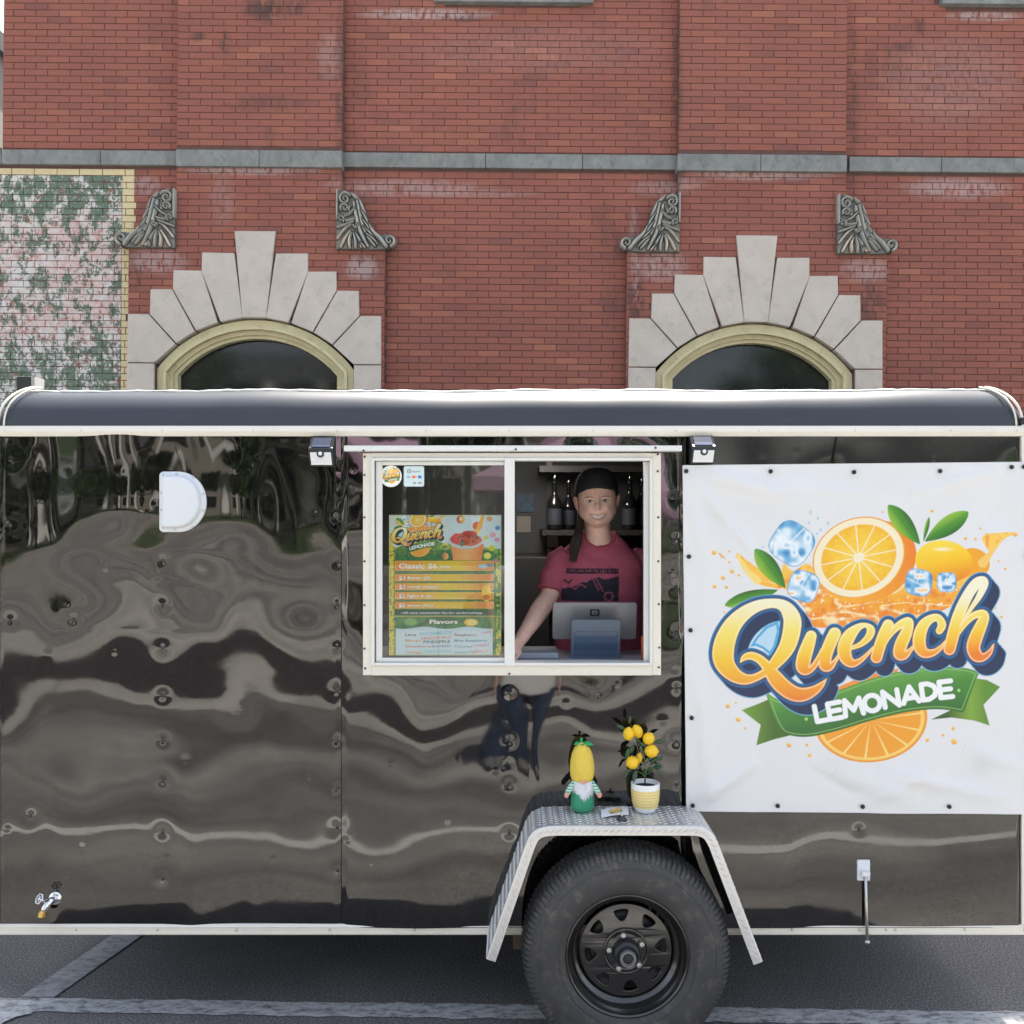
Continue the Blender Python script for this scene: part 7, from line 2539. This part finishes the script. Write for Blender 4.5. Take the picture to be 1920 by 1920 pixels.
body.tube([SHR, SHR.lerp(ER, .5), ER], [0.047, 0.044, 0.037], 16)
body.tube([ER, ER.lerp(WRR, .35), WRR], [0.038, 0.039, 0.024], 16)
def hand(w, fwd, side, up):
    fwd, side, up = Vector(fwd).normalized(), Vector(side).normalized(), Vector(up).normalized()
    body.tube([w, w + fwd * 0.03, w + fwd * 0.062, w + fwd * 0.085], [0.023, 0.027, 0.029, 0.022], 12)
    for i, (o_, L_) in enumerate([(-0.030, 0.062), (-0.010, 0.074), (0.010, 0.070), (0.029, 0.055)]):
        p = w + fwd * 0.078 + side * o_
        body.tube([p - fwd * .02, p, p + fwd * L_ * .45 + up * 0.002, p + fwd * L_ * .8 - up * 0.010, p + fwd * L_ - up * 0.020], [0.0095, 0.0092, 0.0088, 0.008, 0.0065], 8)
    p = w + fwd * 0.025 - side * 0.024
    body.tube([p, p + fwd * .028 - side * .020, p + fwd * .055 - side * .027 - up * .006], [0.012, 0.0105, 0.008], 8)
hand(WR, Vector((-0.35, -0.75, -0.42)), (1, -0.3, 0), (0, -0.3, 1))
hand(WRR, Vector((-0.25, -0.8, -0.5)), (-1, -0.2, 0), (0, -0.4, 1))
for s_ in (-1, 1):
    hp = Vector((0.352 + s_ * 0.085, 3.87, hipz)); kn = Vector((0.352 + s_ * 0.10, 3.85, 0.82)); an = Vector((0.352 + s_ * 0.10, 3.90, TZ(1735) + 0.09))
    body.tube([hp, kn, an], [0.085, 0.058, 0.04], 14)
    body.tube([an, an + Vector((0, -0.12, -0.05))], [0.04, 0.035], 10)
bme = remesh(body, 0.0032, 1)
eyeL, eyeR = Vector((-0.030, 0, -0.0085)), Vector((0.030, 0, -0.0085))
TI = np.array(tilt.inverted())
def skin_col(co):
    q = (co - np.array(HC)) @ TI.T
    x, y, z = q[:, 0], q[:, 1], q[:, 2]
    base_ = np.array((0.80, 0.52, 0.42))
    C = np.ones((len(co), 3)) * base_
    nz = vnoise(co[:, 0] * 900, co[:, 2] * 900, 9, 3)
    C *= (0.95 + 0.1 * nz)[:, None]
    front = (y < -0.03)
    def put(mask, col):
        m_ = np.clip(mask, 0, 1)[:, None]
        C[:] = C * (1 - m_) + np.array(col) * m_
    g = lambda cx, cz, sx, sz: np.exp(-((x - cx) / sx) ** 2 - ((z - cz) / sz) ** 2)
    put(front * 0.22 * (g(.042, -.042, .02, .018) + g(-.042, -.042, .02, .018)), (0.52, 0.20, 0.15))
    put(front * 0.25 * g(0, -.03, .012, .012), (0.50, 0.20, 0.15))
    put((np.abs(x) > 0.074) * (np.abs(z + 0.012) < 0.04) * 0.4, (0.55, 0.20, 0.15))
    for s_ in (-1, 1):
        put(front * np.clip(1.3 - np.hypot((x - s_ * 0.030) / 0.0150, (z + 0.0085) / 0.0052), 0, 1) * 3, (0.55, 0.50, 0.47))
        put(front * (np.hypot((x - s_ * 0.0295), (z + 0.0085)) < 0.0048), (0.03, 0.035, 0.035))
        put(front * np.clip(1 - np.abs(z - (-0.0036 - 12 * (x - s_ * .030) ** 2)) / 0.0024, 0, 1) * (np.abs(x - s_ * .030) < .0165) * 1.0, (0.05, 0.03, 0.025))
        put(front * np.clip(1 - np.abs(z - (-0.0130 + 7 * (x - s_ * .030) ** 2)) / 0.0015, 0, 1) * (np.abs(x - s_ * .030) < .013) * 0.5, (0.16, 0.09, 0.07))
        put(front * np.clip(1.2 - np.abs(z - (0.0085 - 10 * (x - s_ * .032) ** 2)) / 0.0032, 0, 1) * (np.abs(x - s_ * .031) < .019) * 0.85, (0.13, 0.07, 0.045))
        put(front * (np.hypot(x - s_ * 0.0075, z + 0.0415) < 0.0030) * 0.5, (0.16, 0.07, 0.05))
    mz = -0.071 + 8.5 * x * x
    up_, lo_ = mz + 0.0055 - 2.0 * x * x, mz - 0.0085 + 8.0 * x * x
    w_ = np.abs(x) < 0.031
    put(front * w_ * (z < up_ + 0.0045) * (z > lo_ - 0.006) * (np.abs(x) < 0.030) * 0.55, (0.52, 0.20, 0.18))
    put(front * w_ * (z < up_) * (z > lo_), (0.12, 0.035, 0.03))
    put(front * (np.abs(x) < 0.0265) * (z < up_ - 0.0006) * (z > lo_ + 0.0022), (0.74, 0.70, 0.64))
    return C
vcolor(bme, skin_col)
bme.materials.clear(); bme.materials.append(M_SKIN)
link('body', bme, worker, True)
# shirt
sh = MB()
cz = HC.z
rings = []
for z, a, b, cy in [(hipz - 0.02, .185, .125, 3.86), (hipz + .12, .180, .125, 3.86), (hipz + .25, .178, .125, 3.86), (cz - .44, .180, .128, 3.86), (cz - .34, .186, .125, 3.86), (cz - .28, .190, .112, 3.86), (cz - .245, .180, .100, 3.86), (cz - .215, .158, .090, 3.858), (cz - .190, .128, .084, 3.855), (cz - .162, .094, .076, 3.85), (cz - .136, .070, .068, 3.85)]:
    rings.append([Vector((0.355 + a * math.copysign(abs(math.cos(t)) ** 0.8, math.cos(t)), cy + b * math.copysign(abs(math.sin(t)) ** 0.8, math.sin(t)), z - 0.062 * max(0, -math.sin(t)) ** 1.3 * np.clip((z - (cz - .25)) / .11, 0, 1))) for t in [2 * math.pi * k / 48 for k in range(48)]])
sh.rings(rings)
sh.tube([SHL + Vector((0.03, 0, 0.005)), SHL + Vector((-0.004, 0, -0.01)), SHL.lerp(EL, .45), SHL.lerp(EL, .88)], [0.058, 0.060, 0.059, 0.056], 24)
sh.tube([SHR + Vector((-0.03, 0, 0.005)), SHR + Vector((0.004, 0, -0.01)), SHR.lerp(ER, .45), SHR.lerp(ER, .86)], [0.058, 0.060, 0.059, 0.056], 24)
sme = remesh(sh, 0.0042, 3)
# wrinkles
co = np.empty(len(sme.vertices) * 3, np.float32); sme.vertices.foreach_get('co', co); co = co.reshape(-1, 3)
nn_ = np.empty(len(sme.vertices) * 3, np.float32); sme.vertices.foreach_get('normal', nn_); nn_ = nn_.reshape(-1, 3)
wv = (vnoise(co[:, 0] * 1000 + 0.7 * co[:, 2] * 1000, co[:, 2] * 380, 34, 5) - 0.5) * 0.010 + (vnoise(co[:, 0] * 1000 - co[:, 2] * 600, co[:, 2] * 1000, 26, 8) - 0.5) * 0.004
co += nn_ * wv[:, None].astype(np.float32)
sme.vertices.foreach_set('co', co.ravel())
def shirt_col(c):
    C = np.ones((len(c), 3)) * np.array((0.42, 0.10, 0.155))
    C *= (0.93 + 0.14 * vnoise(c[:, 0] * 1000, c[:, 2] * 1000, 12, 2))[:, None]
    d_ = 3.74
    u = 960 + c[:, 0] / d_ * F
    v = 960 - (c[:, 2] - EYE) / d_ * F
    f = c[:, 1] < 3.80
    ink = np.array((0.030, 0.028, 0.045))
    def put(m_):
        C[m_ & f] = ink
    top = (u > 1062) & (u < 1160) & (v > 1066) & (v < 1076.5)
    # pale script scattered in the dark band
    letters = (np.abs(((u - 1066) / 5.2) % 1 - 0.5) < 0.22) & (np.abs(v - 1071) < 2.2) & (np.abs(((u + v) / 3.1) % 1 - .5) < .33)
    put(top & ~letters)
    ridge = np.interp(u, [1053, 1062, 1078, 1092, 1100, 1112, 1122, 1132, 1142, 1160], [1104, 1103, 1100, 1091, 1092, 1084, 1082, 1086, 1085, 1080])
    mt = (u > 1053) & (u < 1160) & (v > ridge) & (v < 1128)
    hi = (np.abs(np.hypot(u - 1141, v - 1118) - 8) < 1.2) | ((np.abs(v - (1103 - (u - 1070) * .2 + 3 * np.sin(u / 3.0))) < 1.0) & (u > 1068) & (u < 1100)) | ((np.abs(u - 1119 - (v - 1100) * .5) < .8) & (v < 1108)) | ((np.abs(u - 1126 - (v - 1100) * .5) < .8) & (v < 1110))
    put(mt & ~hi)
    dl = (np.abs(v - (1088 + np.abs(u - 1066) * -0.9 + 6)) < 2.2) & (np.abs(u - 1066) < 8)
    put(dl)
    return C
vcolor(sme, shirt_col)
sme.materials.clear(); sme.materials.append(M_SHIRT)
link('shirt', sme, worker, True)
mb = MB()
ringc = [Vector((0.355 + 0.068 * math.cos(t), 3.85 + 0.068 * math.sin(t), cz - 0.136 - 0.062 * max(0, -math.sin(t)) ** 1.3)) for t in [2 * math.pi * k / 32 for k in range(33)]]
mb.tube(ringc, 0.0052, 8)
mb.build('collar', pm('ribbed pink collar', (0.40, 0.07, 0.115), 0.9), worker, smooth=True)
# jeans
mb = MB()
for s_ in (-1, 1):
    hp = Vector((0.352 + s_ * 0.085, 3.87, hipz)); kn = Vector((0.352 + s_ * 0.10, 3.85, 0.82)); an = Vector((0.352 + s_ * 0.10, 3.90, TZ(1735) + 0.09))
    mb.tube([hp + Vector((0, 0, .04)), hp, kn, an], [0.095, 0.10, 0.072, 0.06], 16)
mb.ellipsoid((0.352, 3.87, hipz), (0.17, 0.115, 0.10), 20, 12)
link('jeans', remesh(mb, 0.012, 2), worker, True).data.materials.append(M_JEANS)
# cap worn backwards: dome, band edge over the brow, peak at the back
cap = MB()
rings = []
for i in range(22):
    t = i / 21
    ph = t * math.pi * 0.5
    ring = []
    for k in range(56):
        th = 2 * math.pi * k / 56
        fr = max(0, -math.sin(th))
        low = 0.024 + 0.026 * fr ** 3 + (-0.030) * max(0, math.sin(th)) ** 1.2
        zz = low + (0.123 - low) * math.sin(ph)
        r_ = math.cos(ph) ** 0.62
        p = Vector((0.0850 * r_ * math.cos(th), 0.101 * r_ * math.sin(th) + 0.002, zz))
        ring.append(HC + tilt @ p)
    rings.append(ring)
cap.rings(rings)
co_ = cap.build('cap', M_CAP, worker, smooth=True)
so = co_.modifiers.new('thick', 'SOLIDIFY'); so.thickness = 0.003; so.offset = 1
mb = MB()
pk = []
for k in range(13):
    a = R(30 + 120 * k / 12)
    pk.append((HC + tilt @ Vector((0.080 * math.cos(a), 0.100 * math.sin(a), 0.0)), HC + tilt @ Vector((0.085 * math.cos(a), 0.100 * math.sin(a) + 0.062 * math.sin(R(180 * k / 12)), -0.022))))
mb.rings([[p[0] for p in pk], [p[1] for p in pk]], close=False)
o = mb.build('peak', M_CAP, co_, smooth=True)
so = o.modifiers.new('thick', 'SOLIDIFY'); so.thickness = 0.003
mb = MB(); mb.ellipsoid(HC + tilt @ Vector((0, 0.002, 0.125)), (0.007, 0.007, 0.003), 10, 6); mb.build('button', M_CAP, co_, smooth=True)
# hair: close at the temples and nape, tied tail over the shoulder
hr = MB()
rh = random.Random(4)
for k in range(420):
    th = rh.uniform(R(8), R(172))
    z0 = rh.uniform(-0.02, 0.04)
    p0 = HC + tilt @ Vector((0.0775 * math.cos(th), 0.096 * math.sin(th), z0))
    p2 = HC + tilt @ Vector((-0.020 + 0.035 * math.cos(th), 0.098, -0.055 + rh.uniform(-.01, .01)))
    pm_ = HC + tilt @ Vector((0.080 * math.cos(th) * .85, 0.105 * math.sin(th), z0 - 0.03))
    hr.tube([p0, pm_, p2], [0.0022, 0.0026, 0.002], 4, False)
tail0 = HC + Vector((-0.055, 0.060, -0.070))
for k in range(240):
    u_ = rh.gauss(0, 0.33); v_ = rh.gauss(0, 0.33)
    a = tail0 + Vector((u_ * 0.02, v_ * 0.02, 0.02))
    b = W(1087 + u_ * 8, 990 + v_ * 6, 3.755) + Vector((0, v_ * 0.012, 0))
    c = W(1080 + u_ * 13, 1020, 3.730) + Vector((0, v_ * 0.012, 0))
    e = W(1075 + u_ * 10 + rh.uniform(-3, 3), rh.uniform(1030, 1056), 3.722) + Vector((0, v_ * 0.006, 0))
    hr.tube([a, b, c, e], [0.0022, 0.0026, 0.0026, 0.0007], 4, False)
for s_ in (-1, 1):
    for k in range(60):
        z0 = rh.uniform(0.0, 0.035)
        x_ = s_ * (0.0745 + rh.uniform(-.001, .003))
        hr.tube([HC + tilt @ Vector((x_, -0.018 + rh.uniform(-.012, .02), z0 + .015)), HC + tilt @ Vector((x_ * 1.0, -0.010 + rh.uniform(-.01, .02), z0 - 0.008)), HC + tilt @ Vector((x_, 0.02 + rh.uniform(-.01, .01), z0 - .018))], [0.002, 0.002, 0.001], 4, False)
hr.build('hair', M_HAIR, worker, smooth=True)

# ================================================================== THE PERSON IN THE STREET (mirrored in the black panels under the window)
bx, by = 0.10, -0.42
onlooker = empty('person', (bx, by, 0.0), 'person in white shirt and navy jeans standing in the street, mirrored below the service window', 'person')
pb = MB()
pb.ellipsoid((bx, by, 1.66), (0.075, 0.095, 0.12), 20, 14)
pb.tube([(bx, by, 1.58), (bx, by + .01, 1.46)], [0.055, 0.062], 14)
pb.rings([[Vector((bx + a * math.cos(t), by + b * math.sin(t), z)) for t in [2 * math.pi * k / 24 for k in range(24)]] for z, a, b in [(0.92, .15, .10), (1.10, .14, .10), (1.3, .16, .11), (1.44, .15, .09), (1.50, .07, .06)]])
for s_ in (-1, 1):
    sh_ = Vector((bx + s_ * 0.18, by, 1.42)); el = Vector((bx + s_ * 0.27, by + 0.02, 1.16)); wr = Vector((bx + s_ * 0.24, by + 0.10, 0.93))
    pb.tube([sh_, el, wr], [0.05, 0.038, 0.026], 12)
    pb.ellipsoid(wr + Vector((0, 0.01, -.05)), (0.02, 0.035, 0.05), 10, 8)
    for q in range(4):
        f0 = wr + Vector((0, -0.02 + q * 0.017, -0.08))
        pb.tube([f0, f0 + Vector((0, 0.006, -0.04)), f0 + Vector((0, 0.014, -0.07))], [0.009, 0.0085, 0.007], 6)
    pb.tube([wr + Vector((0, .03, -.03)), wr + Vector((0, .06, -.07))], [0.011, 0.008], 6)
    pb.tube([(bx + s_ * .09, by, .93), (bx + s_ * .11, by + .02, .5), (bx + s_ * .12, by - .02, .09)], [0.085, 0.055, 0.04], 12)
pbm = remesh(pb, 0.009, 2)
vcolor(pbm, lambda c: np.ones((len(c), 3)) * np.array((0.5, 0.3, 0.22)))
pbm.materials.append(M_SKIN)
link('body', pbm, onlooker, True)
pb = MB()
pb.rings([[Vector((bx + a * math.cos(t), by + b * math.sin(t), z)) for t in [2 * math.pi * k / 24 for k in range(24)]] for z, a, b in [(0.90, .18, .13), (1.10, .17, .125), (1.3, .19, .13), (1.44, .18, .11), (1.52, .085, .075)]])
for s_ in (-1, 1):
    pb.tube([(bx + s_ * .15, by, 1.43), (bx + s_ * .20, by, 1.36), (bx + s_ * .245, by + .01, 1.22)], [0.062, 0.068, 0.062], 14)
o = link('shirt', remesh(pb, 0.012, 2), onlooker, True); o.data.materials.append(pm('white cotton shirt', (0.7, 0.7, 0.7), 0.9))
pb = MB()
pb.ellipsoid((bx, by, .95), (.175, .125, .10), 18, 10)
for s_ in (-1, 1):
    pb.tube([(bx + s_ * .09, by, .96), (bx + s_ * .11, by + .02, .5), (bx + s_ * .125, by - .02, .06)], [0.10, 0.078, 0.07], 14)
o = link('jeans', remesh(pb, 0.012, 2), onlooker, True); o.data.materials.append(pm('navy jeans', (0.03, 0.05, 0.10), 0.85, var=0.2, scale=20))
for s_ in (-1, 1):
    mb = MB(); mb.ellipsoid((bx + s_ * .125, by + .05, .05), (.048, .135, .045), 16, 8); mb.build('shoe', pm('grey shoe', (0.12, 0.12, 0.12), 0.7), onlooker, smooth=True)
mb = MB(); mb.ellipsoid((bx, by - 0.012, 1.70), (0.082, 0.10, 0.115), 18, 12); mb.build('hair', M_HAIR, onlooker, smooth=True)
